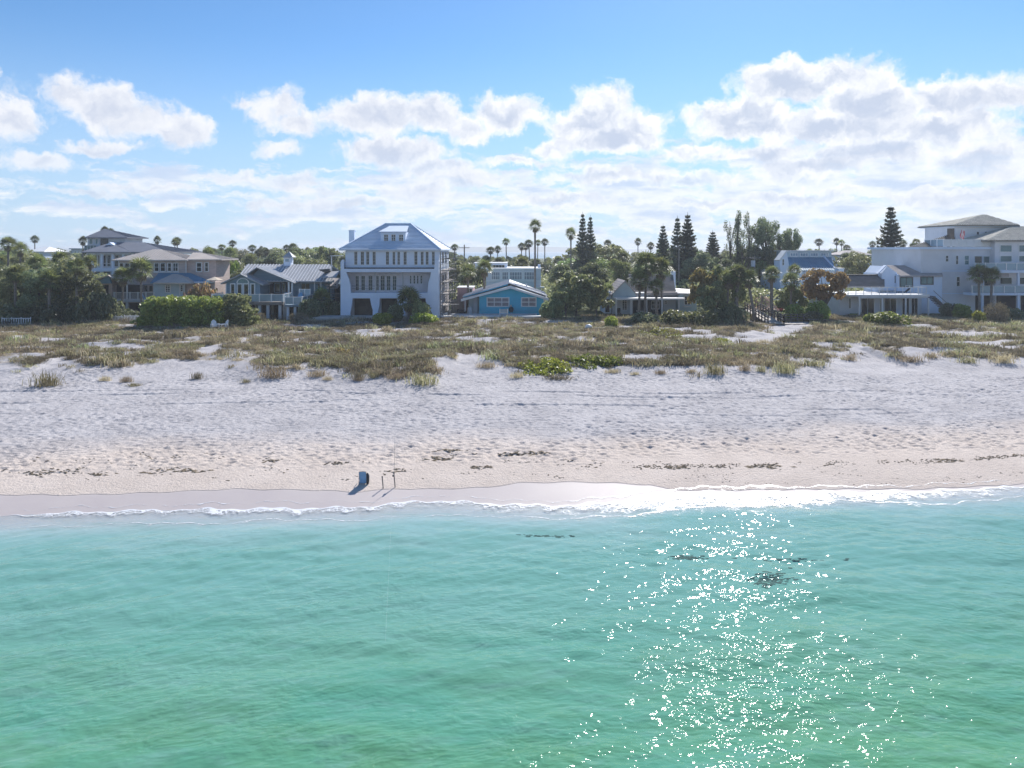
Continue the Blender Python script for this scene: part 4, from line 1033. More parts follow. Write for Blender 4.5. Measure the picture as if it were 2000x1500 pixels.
# ---------------------------------------------------------------- tan house with beige roofs
def tan_house():
    Y = 112.; X = lambda p, y=Y: PX(p, y); Z = lambda p, y=Y: PZ(p, y)
    R = thing('tan_beach_house', 'two storey tan shingled house with beige metal hip roofs and white window bands', 'house', (X(320), Y, 1.6))
    B = 1.4; bk = Y + 9.5
    yu = Y + 2.5
    bx('upper_storey', m_tan, R, X(232, yu), X(365, yu), yu, bk, Z(560, yu), Z(508.5, yu))
    bx('right_wing', m_tan, R, X(365.2, yu + .4), X(422, yu + .4), yu + .4, bk - 1, B, Z(507.5, yu))
    bx('lower_storey', m_tan, R, X(226), X(302), Y, bk - .5, B, Z(556))
    bx('blue_room', m_pblue, R, X(303), X(363), Y - .6, yu - .01, B, Z(551.5))
    bx('side_room', m_tan, R, X(363.2), X(421), Y - .2, yu + .3, B, Z(551))
    k = dict(mat=m_beigeroof, seam=.45, seam_w=.05, seam_h=.06, thick=.18)
    ym = yu + 3.6
    hip(R, X(217.5, yu - .7), X(366, yu - .7), yu - .7, bk + .6, Z(507.5, yu), Z(487, ym), X(300, ym), X(314, ym), ym, **k)
    hip(R, X(364, yu - .2), X(433.5, yu - .2), yu - .25, bk - .2, Z(506.5, yu), Z(493.5, ym), X(377, ym), X(393, ym), ym, **k)
    for a, b in ((233, 242), (243.5, 254), (301, 311), (313, 323.5), (327, 335.5), (337.5, 348.5)):
        window(R, X(a, yu), X(b, yu), Z(530.5, yu), Z(513, yu), yu, 2 if a > 336 else 1, 2, fw=.11)
    bx('window_band', m_white, R, X(300, yu), X(350, yu), yu - .06, yu - .002, Z(532.5, yu), Z(530.7, yu))
    y2 = yu + .4
    window(R, X(383, y2), X(395, y2), Z(531.5, y2), Z(512, y2), y2, 1, 2, fw=.16)
    window(R, X(399.5, y2), X(408, y2), Z(531, y2), Z(512, y2), y2, 1, 2, fw=.12)
    bx('downpipe', m_white, R, X(363, yu), X(364.3, yu), yu - .12, yu - .005, Z(551, yu), Z(508, yu))
    # lower roofs
    roof_faces(R, [[(X(298), Y - .7, Z(551.5)), (X(421, Y), Y - .7, Z(551.5)), (X(372, yu), yu - .02, Z(533, yu)), (X(310, yu), yu - .02, Z(533, yu))]], m_bluecan, 'blue_roof', .16, seam=.45, seam_w=.05, seam_h=.05)
    hip(R, X(313), X(384), Y - 2.2, Y + 2, Z(551), Z(535, Y), X(337, Y), X(344, Y), Y + .2, **k)
    MB().box(X(384), X(424), Y - 1, Y - .72, Z(552), Z(549.6)).build('eave', m_villa, R)
    yf = Y - .6
    window(R, X(322.5, yf), X(333.5, yf), Z(571.5, yf), Z(556, yf), yf, 2, 4, fw=.14)
    window(R, X(352, yf), X(358, yf), Z(570, yf), Z(556, yf), yf, 1, 3, fw=.1)
    for p in (351, 361): bx('trim_post', m_white, R, X(p, yf) - .06, X(p, yf) + .06, yf - .08, yf - .003, B, Z(553))
    # left gable
    MB().prism([(X(194), B), (X(226), B), (X(226), Z(552)), (X(222), Z(536)), (X(196), Z(551))], Y - 1, Y + 4).build('left_room', m_tan, R)
    gable_y(R, X(177), Z(551.5), X(250), Z(553.5), X(222), Z(536.5), Y - 1.6, Y + 5, **k)
    MB().prism([(X(194), Z(553)), (X(226), Z(553)), (X(222), Z(537.5))], Y - 1.3, Y - 1.02).build('gable_panel', m_bluecan, R)
    bx('porch_opening_shade', m_dark, R, X(228), X(301), Y - .05, Y - .003, Z(583), Z(556))  # dark panels over the walls, porch shade put into their colour
    bx('porch_opening_shade', m_dark, R, X(196), X(219), Y - 1.05, Y - 1.003, Z(582), Z(556))
    for a in (281, 291): window(R, X(a), X(a + 9), Z(570), Z(557), Y - .06, 1, 1, fw=.08, frame=m_tan)
    # balcony and ground floor
    yb = Y - 2.4
    bx('balcony', m_grey, R, X(221, yb), X(302, yb), yb, Y - .052, Z(590, yb), Z(586, yb))
    railing(R, (X(222, yb), yb + .1, Z(586, yb)), (X(300, yb), yb + .1, Z(586, yb)), 1.15, 5, pw=.12, bars=40, name='balcony_railing')
    for p in (222, 248, 276, 300): bx('post', m_grey, R, X(p, yb + .2) - .16, X(p, yb + .2) + .16, yb + .1, yb + .4, B, Z(590, yb) - .003)
    for p in (248, 276): bx('post', m_white, R, X(p, yb + .2) - .08, X(p, yb + .2) + .08, yb + .14, yb + .3, Z(586, yb), Z(554, yb))
    bx('ground_opening_shade', m_dark, R, X(226), X(245), Y - .06, Y - .003, B, Z(592))  # shade inside the ground floor openings, painted as dark panels
    bx('ground_opening_shade', m_dark, R, X(251), X(273), Y - .06, Y - .003, B, Z(592))
    MB().beam((X(278, yb), yb - .1, Z(574, yb)), (X(296, yb), yb - 1.5, Z(590, yb)), .1, .2).build('stair_rail', m_adir, R)
    # umbrella
    U = thing('patio_umbrella', 'cream patio umbrella behind the flowering bush right of the tan house', 'umbrella', (X(425), Y - 1, 1.6))
    zt = Z(540); xx = X(424)
    MB().tube([(xx, Y - 1, 1.6), (xx, Y - 1, zt)], [.04, .04]).build('pole', m_white, U)
    mb = MB(); n = 8
    mb.add([(xx, Y - 1, zt)] + [(xx + 1.3 * math.cos(i * math.pi / 4), Y - 1 + 1.3 * math.sin(i * math.pi / 4), zt - .5) for i in range(n)] + [(xx, Y - 1, zt - .06)] + [(xx + 1.28 * math.cos(i * math.pi / 4), Y - 1 + 1.28 * math.sin(i * math.pi / 4), zt - .55) for i in range(n)],
           [(0, 1 + i, 1 + (i + 1) % n) for i in range(n)] + [(9, 10 + (i + 1) % n, 10 + i) for i in range(n)] + [(1 + i, 10 + i, 10 + (i + 1) % n, 1 + (i + 1) % n) for i in range(n)])
    mb.build('canopy', pm('cream_canvas', (.72, .60, .46), .9, .05, 2), U)
tan_house()

# ---------------------------------------------------------------- tall grey roofed house behind
def tower_house():
    Y = 140.; X = lambda p, y=Y: PX(p, y); Z = lambda p, y=Y: PZ(p, y)
    R = thing('tower_house', 'tall white house with dark hip roofs and a square lookout tower room', 'house', (X(230), Y, 1.8))
    k = dict(mat=m_dkmetal, seam=.5, seam_w=.05, seam_h=.06, thick=.2)
    bx('wall', m_grey, R, X(176), X(330), Y + 2.2, Y + 15, 1.8, Z(492))
    bx('gallery_floor', m_villa, R, X(175), X(256), Y, Y + 2.19, Z(530), Z(523.5))
    bx('roof_beam', m_villa, R, X(168), X(260), Y + .05, Y + 2.19, Z(497), Z(493))
    for p in (179, 197.5, 219, 240):
        bx('column', m_villa, R, X(p) - .22, X(p) + .22, Y + .1, Y + .5, Z(523.5) + .003, Z(497) - .003)
        bx('column', m_villa, R, X(p) - .22, X(p) + .22, Y + .1, Y + .5, 1.8, Z(530) - .003)
    yw = Y + 2.2
    for a, b in ((180, 184), (191, 195), (199.5, 208), (209, 217), (222, 232)):
        window(R, X(a, yw), X(b, yw), Z(521, yw), Z(498, yw), yw, 1, 1, fw=.1, glass=m_glass)
    for a, b in ((179, 186), (187.5, 195), (200, 214)):
        window(R, X(a, yw), X(b, yw), Z(546, yw), Z(532, yw), yw, 1, 1, fw=.1, frame=m_black, glass=m_glass2)
    railing(R, (X(199), Y + .1, Z(523.5)), (X(218), Y + .1, Z(523.5)), .9, 2, pw=.06, name='balcony_railing')
    hip(R, X(163), X(258), Y - .8, Y + 11, Z(492), Z(475, Y + 5), X(211, Y + 5), X(220, Y + 5), Y + 5, **k)
    hip(R, X(236), X(331), Y - .5, Y + 15, Z(492), Z(473.5, Y + 6), X(222, Y + 6), X(281, Y + 6), Y + 6, **k)
    MB().prism([(X(207, Y + 3.5), Z(479, Y + 3.5)), (X(224, Y + 3.5), Z(479, Y + 3.5)), (X(215, Y + 3.5), Z(473.5, Y + 3.5))], Y + 3.3, Y + 6).build('roof_vent', m_villa, R)
    # tower
    yt = Y + 7
    bx('tower', m_grey, R, X(171, yt), X(244, yt), yt, yt + 7, Z(490, yt), Z(463.5, yt))
    hip(R, X(165, yt - .8), X(248.5, yt - .8), yt - .8, yt + 7.8, Z(463.5, yt), Z(447, yt + 3.5), X(204.5, yt + 3.5), X(205.5, yt + 3.5), yt + 3.5, **k)
    for a, b in ((174, 182), (186, 192)): window(R, X(a, yt), X(b, yt), Z(477, yt), Z(465.5, yt), yt, 1, 1, fw=.1, glass=m_glass2)
    window(R, X(196.5, yt), X(211.5, yt), Z(479, yt), Z(466, yt), yt, 2, 1, fw=.16, frame=m_black)
    railing(R, (X(165, yt - 1.5), yt - 1.5, Z(489.5, yt - 1.5)), (X(188, yt - 1.5), yt - 1.5, Z(489.5, yt - 1.5)), 1.1, 4, panel=m_glass2, pw=.08, mat=m_grey, name='glass_railing')
    bx('tower_deck', m_villa, R, X(165, yt - 1.6), X(215, yt - 1.6), yt - 1.6, yt - .003, Z(490.5, yt - 1.6), Z(489.5, yt - 1.6))
tower_house()

# ---------------------------------------------------------------- slate blue deck house
def deck_house():
    Y = 109.; X = lambda p, y=Y: PX(p, y); Z = lambda p, y=Y: PZ(p, y)
    R = thing('deck_house', 'slate blue house with grey seamed metal roof, cupola, arched window and raised white railed deck', 'house', (X(530), Y, 1.5))
    B = 1.4; bk = Y + 12; zE = Z(550)
    zd = Z(585)
    bx('main_wall', m_slate, R, X(476), X(640), Y + 2.5, bk, zd - .2, zE)
    bx('stilt_wall', m_dark, R, X(470), X(600), Y + 3, bk - 1, B, zd - .25)
    k = dict(mat=m_metal, seam=.5, seam_w=.10, seam_h=.09, thick=.16, seam_mat=pm('pale_roof_seam', (.70, .71, .73), .6, .05, 1))
    ym = Y + 7
    zR = Z(516.5, ym)
    # main roof: long ridge along x
    roof_faces(R, [[(X(455), Y + .9, zE + .1), (X(650), Y + .9, zE), (X(645, ym), ym, zR), (X(482, ym), ym, zR)],
                   [(X(650), bk + 1, zE), (X(455), bk + 1, zE), (X(482, ym), ym, zR), (X(645, ym), ym, zR)]], **k)
    # big front gable
    yg = Y + 1.0
    MB().prism([(X(478), zE - .02), (X(573), zE - .02), (X(502.5), Z(523.5))], yg, yg + .3).build('gable_wall', m_slate, R)
    gable_y(R, X(473), Z(541), X(575.5), Z(551.5), X(502.5), Z(521.5), Y - .3, Y + 6, **k)
    # small front gable room
    yf = Y - 1.5
    MB().prism([(X(441.5, yf), zd), (X(508, yf), zd), (X(508, yf), Z(551, yf)), (X(472.5, yf), Z(537, yf)), (X(441.5, yf), Z(550.5, yf))], yf, Y + 2.6).build('garden_room', m_slate, R)
    gable_y(R, X(434, yf), Z(552.5, yf), X(516, yf), Z(555, yf), X(472.5, yf), Z(534.5, yf), yf - .6, Y + 3, mat=m_metal, thick=.2, seam=.42, seam_w=.05, seam_h=.06)
    # fan window
    cx, cz, r_ = X(474.5, yf), Z(553, yf), X(487, yf) - X(474.5, yf)
    arc = [(cx + r_ * math.cos(t), cz + .8 * r_ * math.sin(t)) for t in np.linspace(0, math.pi, 13)]
    fw_ = MB().prism(arc, yf - .06, yf - .003); A_ = fw_.build('fan_window', m_white, R)
    MB().prism([(cx + .8 * (x - cx), cz + .03 + .8 * (z - cz)) for x, z in arc], yf - .08, yf - .061).build('pane', m_glass2, A_)
    for a, b, n in ((449.5, 460, 1), (462.5, 474, 1), (475, 487, 1), (489, 498.5, 1)):
        window(R, X(a, yf), X(b, yf), Z(583, yf), Z(553.3, yf), yf, n, 1, fw=.16, name='glass_door' if 461 < a < 488 else 'window')
    bx('corner_post', m_white, R, X(441, yf), X(442.6, yf), yf - .05, yf - .003, zd, Z(552, yf))
    for p in (506.5, 562.5, 569): bx('porch_post', m_white, R, X(p) - .12, X(p) + .12, Y + .3, Y + .55, zd, Z(551))
    bx('porch_opening_shade', m_dark, R, X(511), X(561), Y + 2.4, Y + 2.498, zd, Z(552))  # dark sheet over the slate wall, painted porch shade
    for a, b in ((513, 518), (522, 527), (536, 548), (551, 558)): window(R, X(a, Y + 2.4), X(b, Y + 2.4), Z(572, Y + 2), Z(553, Y + 2), Y + 2.38, 1, 1, fw=.08, frame=m_slate)
    window(R, X(588, Y + 2.5), X(606, Y + 2.5), Z(569, Y + 2), Z(553, Y + 2), Y + 2.5, 2, 1, fw=.1, frame=m_slate)
    for p in (608.5, 621): bx('downpipe', m_white, R, X(p) - .07, X(p) + .07, Y + 1.6, Y + 1.75, Z(575), Z(550))
    # cupola
    yc = ym - .6
    c = bx('cupola', m_villa, R, X(554, yc), X(568, yc), yc, yc + 1.3, Z(520, yc), Z(502.5, yc))
    window(c, X(556, yc), X(565.5, yc), Z(512, yc), Z(504.5, yc), yc, 1, 1, fw=.1, glass=m_rail)
    hip(c, X(552.5, yc), X(572.5, yc), yc - .3, yc + 1.6, Z(502, yc), Z(491, yc), mat=m_metal, name='cupola_roof', thick=.1)
    MB().tube([(X(562.5, yc), yc + .6, Z(491, yc)), (X(562.5, yc), yc + .6, Z(487, yc))], [.04, .02]).build('finial', m_black, c)
    # deck
    yd = Y - 5
    bx('deck_floor', m_wood, R, X(413, yd), X(553, yd), yd, Y + 2.39, zd - .45, zd - .004)
    kw = dict(pw=.17, panel=None, bars=0)
    railing(R, (X(413, yd), yd + .1, zd), (X(553, yd), yd + .1, zd), 1.1, 6, panel=m_rail, pw=.16, name='deck_railing')
    railing(R, (X(553, yd), yd + .2, zd), (X(553, yd), Y - 1, zd), 1.1, 2, panel=m_rail, pw=.14, name='deck_railing')
    railing(R, (X(413, yd), yd + .2, zd), (X(413, yd), Y - 1, zd), 1.1, 3, pw=.14, bars=20, name='deck_railing')
    for p in (505, 521.5, 545): bx('stilt', m_grey, R, X(p, yd) - .2, X(p, yd) + .2, yd + .3, yd + .7, B, zd - .46)
    for p in (500, 532): bx('stilt', m_grey, R, X(p, Y) - .2, X(p, Y) + .2, Y, Y + .4, B, zd - .46)
    bx('stair_block', m_conc, R, X(549, yd), X(556, yd), yd + .8, yd + 2, B, Z(590, yd))
    # lower deck
    z2 = Z(594.5, yd)
    bx('lower_deck', m_slate, R, X(559, yd), X(592, yd), yd - .6, Y, z2 - .3, z2)
    railing(R, (X(559, yd), yd - .5, z2), (X(591, yd), yd - .5, z2), 1.1, 2, panel=m_rail, pw=.13, name='deck_railing')
    railing(R, (X(591, yd), yd - .4, z2), (X(591, yd), Y, z2), 1.1, 2, panel=m_rail, pw=.13, name='deck_railing')
    for p in (562, 576, 589): bx('stilt', m_villa, R, X(p, yd) - .18, X(p, yd) + .18, yd, yd + .3, B, z2 - .31)
    bx('upper_side_deck', m_wood, R, X(575), X(610), Y - 1, Y + 2.4, Z(580), Z(578.5))
    railing(R, (X(588), Y - .9, Z(578.5)), (X(609), Y - .9, Z(578.5)), 1.1, 2, panel=m_rail, pw=.12, name='deck_railing')
    # tarpaulin covered lean-to at the right
    L = thing('lean_to', 'tumbledown lean-to with curled grey sheeting between the deck house and the villa', 'lean-to', (X(640), Y + 2, 1.6))
    for p, q in ((622, Y + 1), (643, Y + 1), (655, Y + 2), (660, Y + 5)): bx('post', m_dkwood, L, X(p, q) - .1, X(p, q) + .1, q, q + .2, B, PZ(555, q))
    rnd = random.Random(5)
    for a, b, za, zb_, m in ((612, 636, 545, 552, m_metal), (618, 652, 541, 548, m_pshing), (632, 660, 530, 541, m_metal), (636, 662, 545, 557, m_pshing), (640, 662, 556, 562, m_wood), (626, 648, 534, 526, m_shing)):
        y_ = Y + rnd.uniform(.5, 4)
        MB().add([(X(a, y_), y_ - 1, PZ(zb_, y_)), (X(b, y_), y_ - 1.2, PZ(zb_ + rnd.uniform(-2, 2), y_)), (X(b - 3, y_), y_ + 2, PZ(za, y_)), (X(a + 5, y_), y_ + 2, PZ(za + rnd.uniform(-2, 1), y_)),
                  (X(a, y_), y_ - 1, PZ(zb_, y_) - .08), (X(b, y_), y_ - 1.2, PZ(zb_, y_) - .1), (X(b - 3, y_), y_ + 2, PZ(za, y_) - .1), (X(a + 5, y_), y_ + 2, PZ(za, y_) - .1)],
                 [(0, 1, 2, 3), (7, 6, 5, 4), (0, 4, 5, 1), (1, 5, 6, 2), (2, 6, 7, 3), (3, 7, 4, 0)]).build('roof_sheet', m, L)
    bx('back_wall', m_dark, L, X(613, Y + 4), X(664, Y + 4), Y + 4.2, Y + 4.5, B, Z(556, Y + 4))
    for i, z in enumerate((575, 583, 590, 597)): bx('cross_rail', m_dkwood, L, X(645, Y + 1), X(662, Y + 1), Y + 1.2, Y + 1.3, Z(z), Z(z - 1.2))
deck_house()
def adirondack(name, label, x, y, z, mat, rz=0., s=1., group=None):
    R = thing(name, label, 'chair', (x, y, z), group, rz)
    def P_(mb, n): 
        o = MB(); o.v = [(v[0] * s, v[1] * s, v[2] * s) for v in mb.v]; o.f = mb.f
        me = bpy.data.meshes.new(n); me.from_pydata(o.v, [], o.f); me.materials.append(mat)
        q = bpy.data.objects.new(n, me); link(q, R)
    P_(MB().prismx([(-.35, .32), (-.35, .38), (.28, .25), (.28, .19)], -.27, .27), 'seat')
    for i in range(5):
        a = -.27 + i * .11; hgt_ = (.85, .97, 1.02, .97, .85)[i]
        P_(MB().prismx([(.22, .2), (.26, .2), (.26 + (hgt_ - .2) * .38, hgt_), (.22 + (hgt_ - .2) * .38, hgt_)], a, a + .1), 'back_slat')
    for sx in (-1, 1):
        P_(MB().box(sx * .29, sx * .42, -.45, .42, .55, .59), 'armrest')
        P_(MB().box(sx * .31, sx * .36, -.38, -.28, 0, .548), 'leg'); P_(MB().box(sx * .31, sx * .36, .32, .40, 0, .548), 'leg')
    return R
zz = PZ(585, 106.)
adirondack('adirondack_chair', 'bright blue slatted chair at the right end of the raised deck', PX(559, 107), 107, PZ(594.5, 104.) + .003, m_adir, .3, 1.5)
adirondack('adirondack_chair', 'bright blue slatted chair farther right on the lower deck', PX(581, 107), 107, PZ(594.5, 104.) + .003, m_adir, -.4, 1.5)
x, y, z = gpos(420, 643); adirondack('adirondack_chair', 'left one of two white slatted chairs in front of the hedge', x, y, z, m_white, .7, 1.15)
x, y, z = gpos(436, 643); adirondack('adirondack_chair', 'right one of two white slatted chairs, beside the brick path', x, y, z, m_white, -.7, 1.15)
x, y, z = gpos(428, 643)
T = thing('side_table', 'small white table between the two white slatted chairs', 'table', (x, y + .2, z))
bx('table_top', m_white, T, x - .4, x + .4, y, y + .5, z + .55, z + .62)
for a in (-.33, .33):
    for b in (.06, .44): bx('leg', m_white, T, x + a - .03, x + a + .03, y + b - .03, y + b + .03, z - .1, z + .548)
# brick path
pth = MB(); rows = [(446, 470, 640), (452, 472, 634), (458, 474, 629), (462, 476, 625)]
pts = []
for a, b, py in rows:
    for p in (a, b):
        x, y, z = gpos(p, py); pts.append((x, y, z + .12))
n = len(rows)
pth.add(pts + [(p[0], p[1], p[2] - .6) for p in pts], [(2 * i, 2 * i + 1, 2 * i + 3, 2 * i + 2) for i in range(n - 1)] + [(2 * n, 2 * n + 1, 1, 0)] + [(2 * i + 1, 2 * n + 2 * i + 1, 2 * n + 2 * i + 3, 2 * i + 3) for i in range(n - 1)] + [(2 * i, 2 * i + 2, 2 * n + 2 * i + 2, 2 * n + 2 * i) for i in range(n - 1)])
lab(pth.build('path', m_orange), 'short orange brick path between the hedge and the dune grass', kind='structure')

# ---------------------------------------------------------------- fences, boardwalk, small things by the houses
def picket(px0, px1, py, label, hh=.95, n=14, name='picket_fence', zt=2.0):
    Y = (H - zt) * F / (py - HZ); x0, x1 = PX(px0, Y), PX(px1, Y); z = max(gz(x0, Y), gz(x1, Y)) - .05
    R = thing(name, label, 'fence', ((x0 + x1) / 2, Y, z))
    bx('top_rail', m_white, R, x0, x1, Y, Y + .06, z + hh - .1, z + hh)
    bx('bottom_rail', m_white, R, x0, x1, Y, Y + .06, z + .12, z + .2)
    for i in range(n + 1):
        xx = x0 + (x1 - x0) * i / n
        bx('picket', m_white, R, xx - .055, xx + .055, Y - .04, Y - .002, z - .3, z + hh + (.12 if i % 4 == 0 else -.02))
    return R
picket(215, 240, 626, 'white picket fence left of the hedge below the tan house', n=9)
picket(243, 271, 625, 'second white picket fence section right up against the hedge', n=10)
picket(4, 60, 629, 'low white railing under the dark trees at the far left', n=12, name='garden_railing')

def boardwalk():
    Yb = 98.; zb = gz(PX(1540, Yb), Yb)
    R = thing('beach_boardwalk', 'dark timber boardwalk ramp with post and rail sides down to the sand path', 'boardwalk', (PX(1530, Yb), Yb, zb))
    A1 = Vector((PX(1500, 98.5), 98.5, zb + .15)); A0 = Vector((PX(1455, 109), 109, zb + 1.2))      # left side of the ramp
    B1 = Vector((PX(1531, 98.5), 98.5, zb + .15)); B0 = Vector((PX(1480, 109), 109, zb + 1.2))
    # planks of the ramp
    n = 30
    for i in range(n):
        a = A0.lerp(A1, i / n); b = B0.lerp(B1, i / n); a2 = A0.lerp(A1, (i + .9) / n); b2 = B0.lerp(B1, (i + .9) / n)
        d = Vector((0, 0, .06))
        MB().add([a, b, b2, a2, a - d, b - d, b2 - d, a2 - d], [(0, 3, 2, 1), (4, 5, 6, 7), (0, 1, 5, 4), (1, 2, 6, 5), (2, 3, 7, 6), (3, 0, 4, 7)]).build('plank', m_plank, R)
    # landing to the right
    Ly0, Ly1 = 98.4, 100.6; xa, xb = PX(1531, 98.5) + .02, PX(1604, 99.)
    for i in range(24):
        x0 = xa + (xb - xa) * i / 24
        bx('plank', m_plank, R, x0, x0 + (xb - xa) / 24 - .03, Ly0 - .5, Ly1, zb + .09, zb + .15)
    MB().beam(A1, Vector((xa, 98.3, zb + .12)), .25, .12).build('edge_board', m_plank, R)
    def rail(a, b, n, k=1.0):
        for hh in (.42, .78, 1.1):
            MB().beam(a + Vector((0, 0, hh)), b + Vector((0, 0, hh)), .06, .13 if hh < 1 else .1).build('rail', m_dkwood, R)
        for i in range(n + 1):
            q = a.lerp(b, i / n); MB().beam(q - Vector((0, 0, .5)), q + Vector((0, 0, 1.16)), .15).build('post', m_dkwood, R)
    rail(A0, A1, 8); rail(B0, B1, 9)
    a = Vector((xa, Ly1, zb + .15)); b = Vector((xb, Ly1, zb + .15))
    rail(a, b, 6); rail(B1, a, 1)
    bx('bench', m_wood, R, PX(1583, 99), PX(1603, 99), 99.6, 100.1, zb + .55, zb + .62)
boardwalk()
B_ = thing('road_barrier', 'red round sign on a white slatted barrier behind the boardwalk', 'barrier', (PX(1517, 112), 112, 1.9))
for k in range(3): bx('slat', m_white, B_, PX(1507, 112), PX(1520, 112), 112, 112.06, 2.35 + .42 * k, 2.6 + .42 * k)
for p in (1508, 1519): bx('post', m_white, B_, PX(p, 112) - .06, PX(p, 112) + .06, 112.063, 112.15, 1.9, 3.7)
cx_ = PX(1526, 111.7); MB().prism([(cx_ + .52 * math.cos(t), 3.1 + .68 * math.sin(t)) for t in np.linspace(math.pi / 8, 2 * math.pi + math.pi / 8, 9)[:-1]], 111.7, 111.76).build('sign_plate', m_red, B_)
bx('sign_post', m_steel, B_, cx_ - .05, cx_ + .05, 111.763, 111.86, 1.9, 3.6)
Sg = MB(); rnd = random.Random(2)
for k in range(5):
    pass
mound = sheet('soil_mound', np.linspace(PX(1455, 122), PX(1525, 122), 24), np.linspace(118, 126, 12),
              lambda x, y: 1.8 + 2.2 * np.exp(-((x - PX(1490, 122)) / 2.2) ** 2 - ((y - 122) / 2.2) ** 2) + .3 * fbm(x, y, 3, 3), m_soil)
o = bpy.data.objects.new('soil_mound', mound); link(o, None); lab(o, 'heap of orange soil behind the boardwalk trees', 'mound')
# parked white van glimpsed between the trees
V = thing('parked_van', 'pale van parked beyond the boardwalk, glimpsed between tree trunks', 'van', (PX(1510, 128), 128, 1.9))
vx = PX(1512, 128)
MB().prismx([(127, 2.3), (133, 2.3), (133, 4.2), (128.6, 4.2), (127.6, 3.2), (127, 3.0)], vx - 1, vx + 1).build('body', m_villa, V)
MB().prismx([(127.55, 3.25), (128.5, 4.1), (128.45, 4.1), (127.5, 3.25)], vx - .85, vx + .85).build('windscreen', m_glass, V)
for sx in (-1, 1):
    for yy in (128.3, 131.8):
        MB().tube([(vx + sx * .8, yy, 2.3), (vx + sx * 1.03, yy, 2.3)], [.4, .4], 12).build('wheel', m_black, V)
    bx('headlight', m_glass2, V, vx + sx * .85 - .12, vx + sx * .85 + .12, 126.97, 126.998, 2.7, 2.9)
# utility poles
def upole(px, pt, Y, label, trans=False):
    x = PX(px, Y); R = thing('utility_pole', label, 'pole', (x, Y, 1.9), 'utility poles along the road behind the houses')
    MB().tube([(x, Y, 1.5), (x, Y, PZ(pt, Y))], [.17, .12], 8).build('shaft', m_wood, R)
    bx('crossarm', m_wood, R, x - 1.1, x + 1.1, Y - .19, Y - .13, PZ(pt, Y) - .7, PZ(pt, Y) - .58)
    if trans: MB().tube([(x - .5, Y - .5, PZ(pt, Y) - 2.3), (x - .5, Y - .5, PZ(pt, Y) - 1.1)], [.42, .42], 10).build('transformer', m_grey, R)
    for a in (-1, -.4, .4, 1): MB().tube([(x + a, Y - .16, PZ(pt, Y) - .57), (x + a, Y - .16, PZ(pt, Y) - .38)], [.06, .04]).build('insulator', m_grey, R)
upole(1326, 478, 138, 'grey utility pole standing in front of the tall pines')
upole(1358, 486, 150, 'farther utility pole right of the tall pines')
upole(1474, 498, 142, 'utility pole with drum transformer left of the white clerestory house', True)
upole(907, 478, 150, 'thin utility pole just right of the villa roof')
lw = MB()
P1_, P2_ = Vector((PX(1326, 138), 137.8, PZ(478, 138) - .4)), Vector((PX(1474, 142), 141.8, PZ(498, 142) - .4))
for dx in (-1, .4, 1):
    pr = None
    for i in range(13):
        t = i / 12; q = P1_.lerp(P2_, t) + Vector((dx, 0, -1.0 * 4 * t * (1 - t)))
        if pr: lw.beam(pr, q, .03)
        pr = q
lab(lw.build('power_line', m_black), 'sagging power lines between the pole by the pines and the transformer pole', 'cable')
# bits on the villa's apron and in the dunes
x, y, z = gpos(1150, 643)
R = thing('white_sack', 'white crumpled sack lying in the dune grass right of centre', 'sack', (x, y, z))
rnd = random.Random(7)
MB().tube([(x - .5, y, z + .15), (x - .3, y + .1, z + .3), (x, y, z + .34), (x + .3, y + .05, z + .25), (x + .45, y, z + .15)], [.05, .26, .34, .25, .05], 8).build('sack_body', m_white, R, smooth=True)

# far houses
def far_house(px0, px1, ptop, pbot, Y, roofmat, wall, label, flat=False, n=3):
    x0, x1 = PX(px0, Y), PX(px1, Y); zt, zb = PZ(ptop, Y), PZ(pbot, Y)
    R = thing('distant_house', label, 'house', ((x0 + x1) / 2, Y, 1.8))
    zw = zt - (.3 if flat else (zt - zb) * .4)
    bx('wall', wall, R, x0 + .5, x1 - .5, Y, Y + 9, 1.5, zw)
    if flat: bx('roof', roofmat, R, x0, x1, Y - .4, Y + 9.4, zw + .003, zt)
    else: hip(R, x0, x1, Y - .5, Y + 9.5, zw, zt, x0 + (x1 - x0) * .35, x0 + (x1 - x0) * .65, mat=roofmat, thick=.2)
    for i in range(n):
        a = x0 + (x1 - x0) * (i + .3) / n; window(R, a, a + (x1 - x0) * .4 / n, max(zb, zw - 2.4), zw - .5, Y, 2, 1)
far_house(52, 88, 482, 505, 190, m_white, m_villa, 'distant white house with pale roof among palms at the far left')
far_house(136, 158, 485, 500, 230, m_bluecan, m_grey, 'distant house with blue grey roof left of the tower house', True)
far_house(1640, 1705, 489, 510, 210, m_pshing, m_villa, 'distant house with dark gable roof right of the clerestory house')
far_house(1112, 1128, 529, 545, 150, m_pshing, m_villa, 'small white house glimpsed between sea grape trees', True, 1)
far_house(1672, 1700, 492, 505, 300, m_blueroof, m_cream, 'far pale roofed house left of the tall lone pine', False, 2)

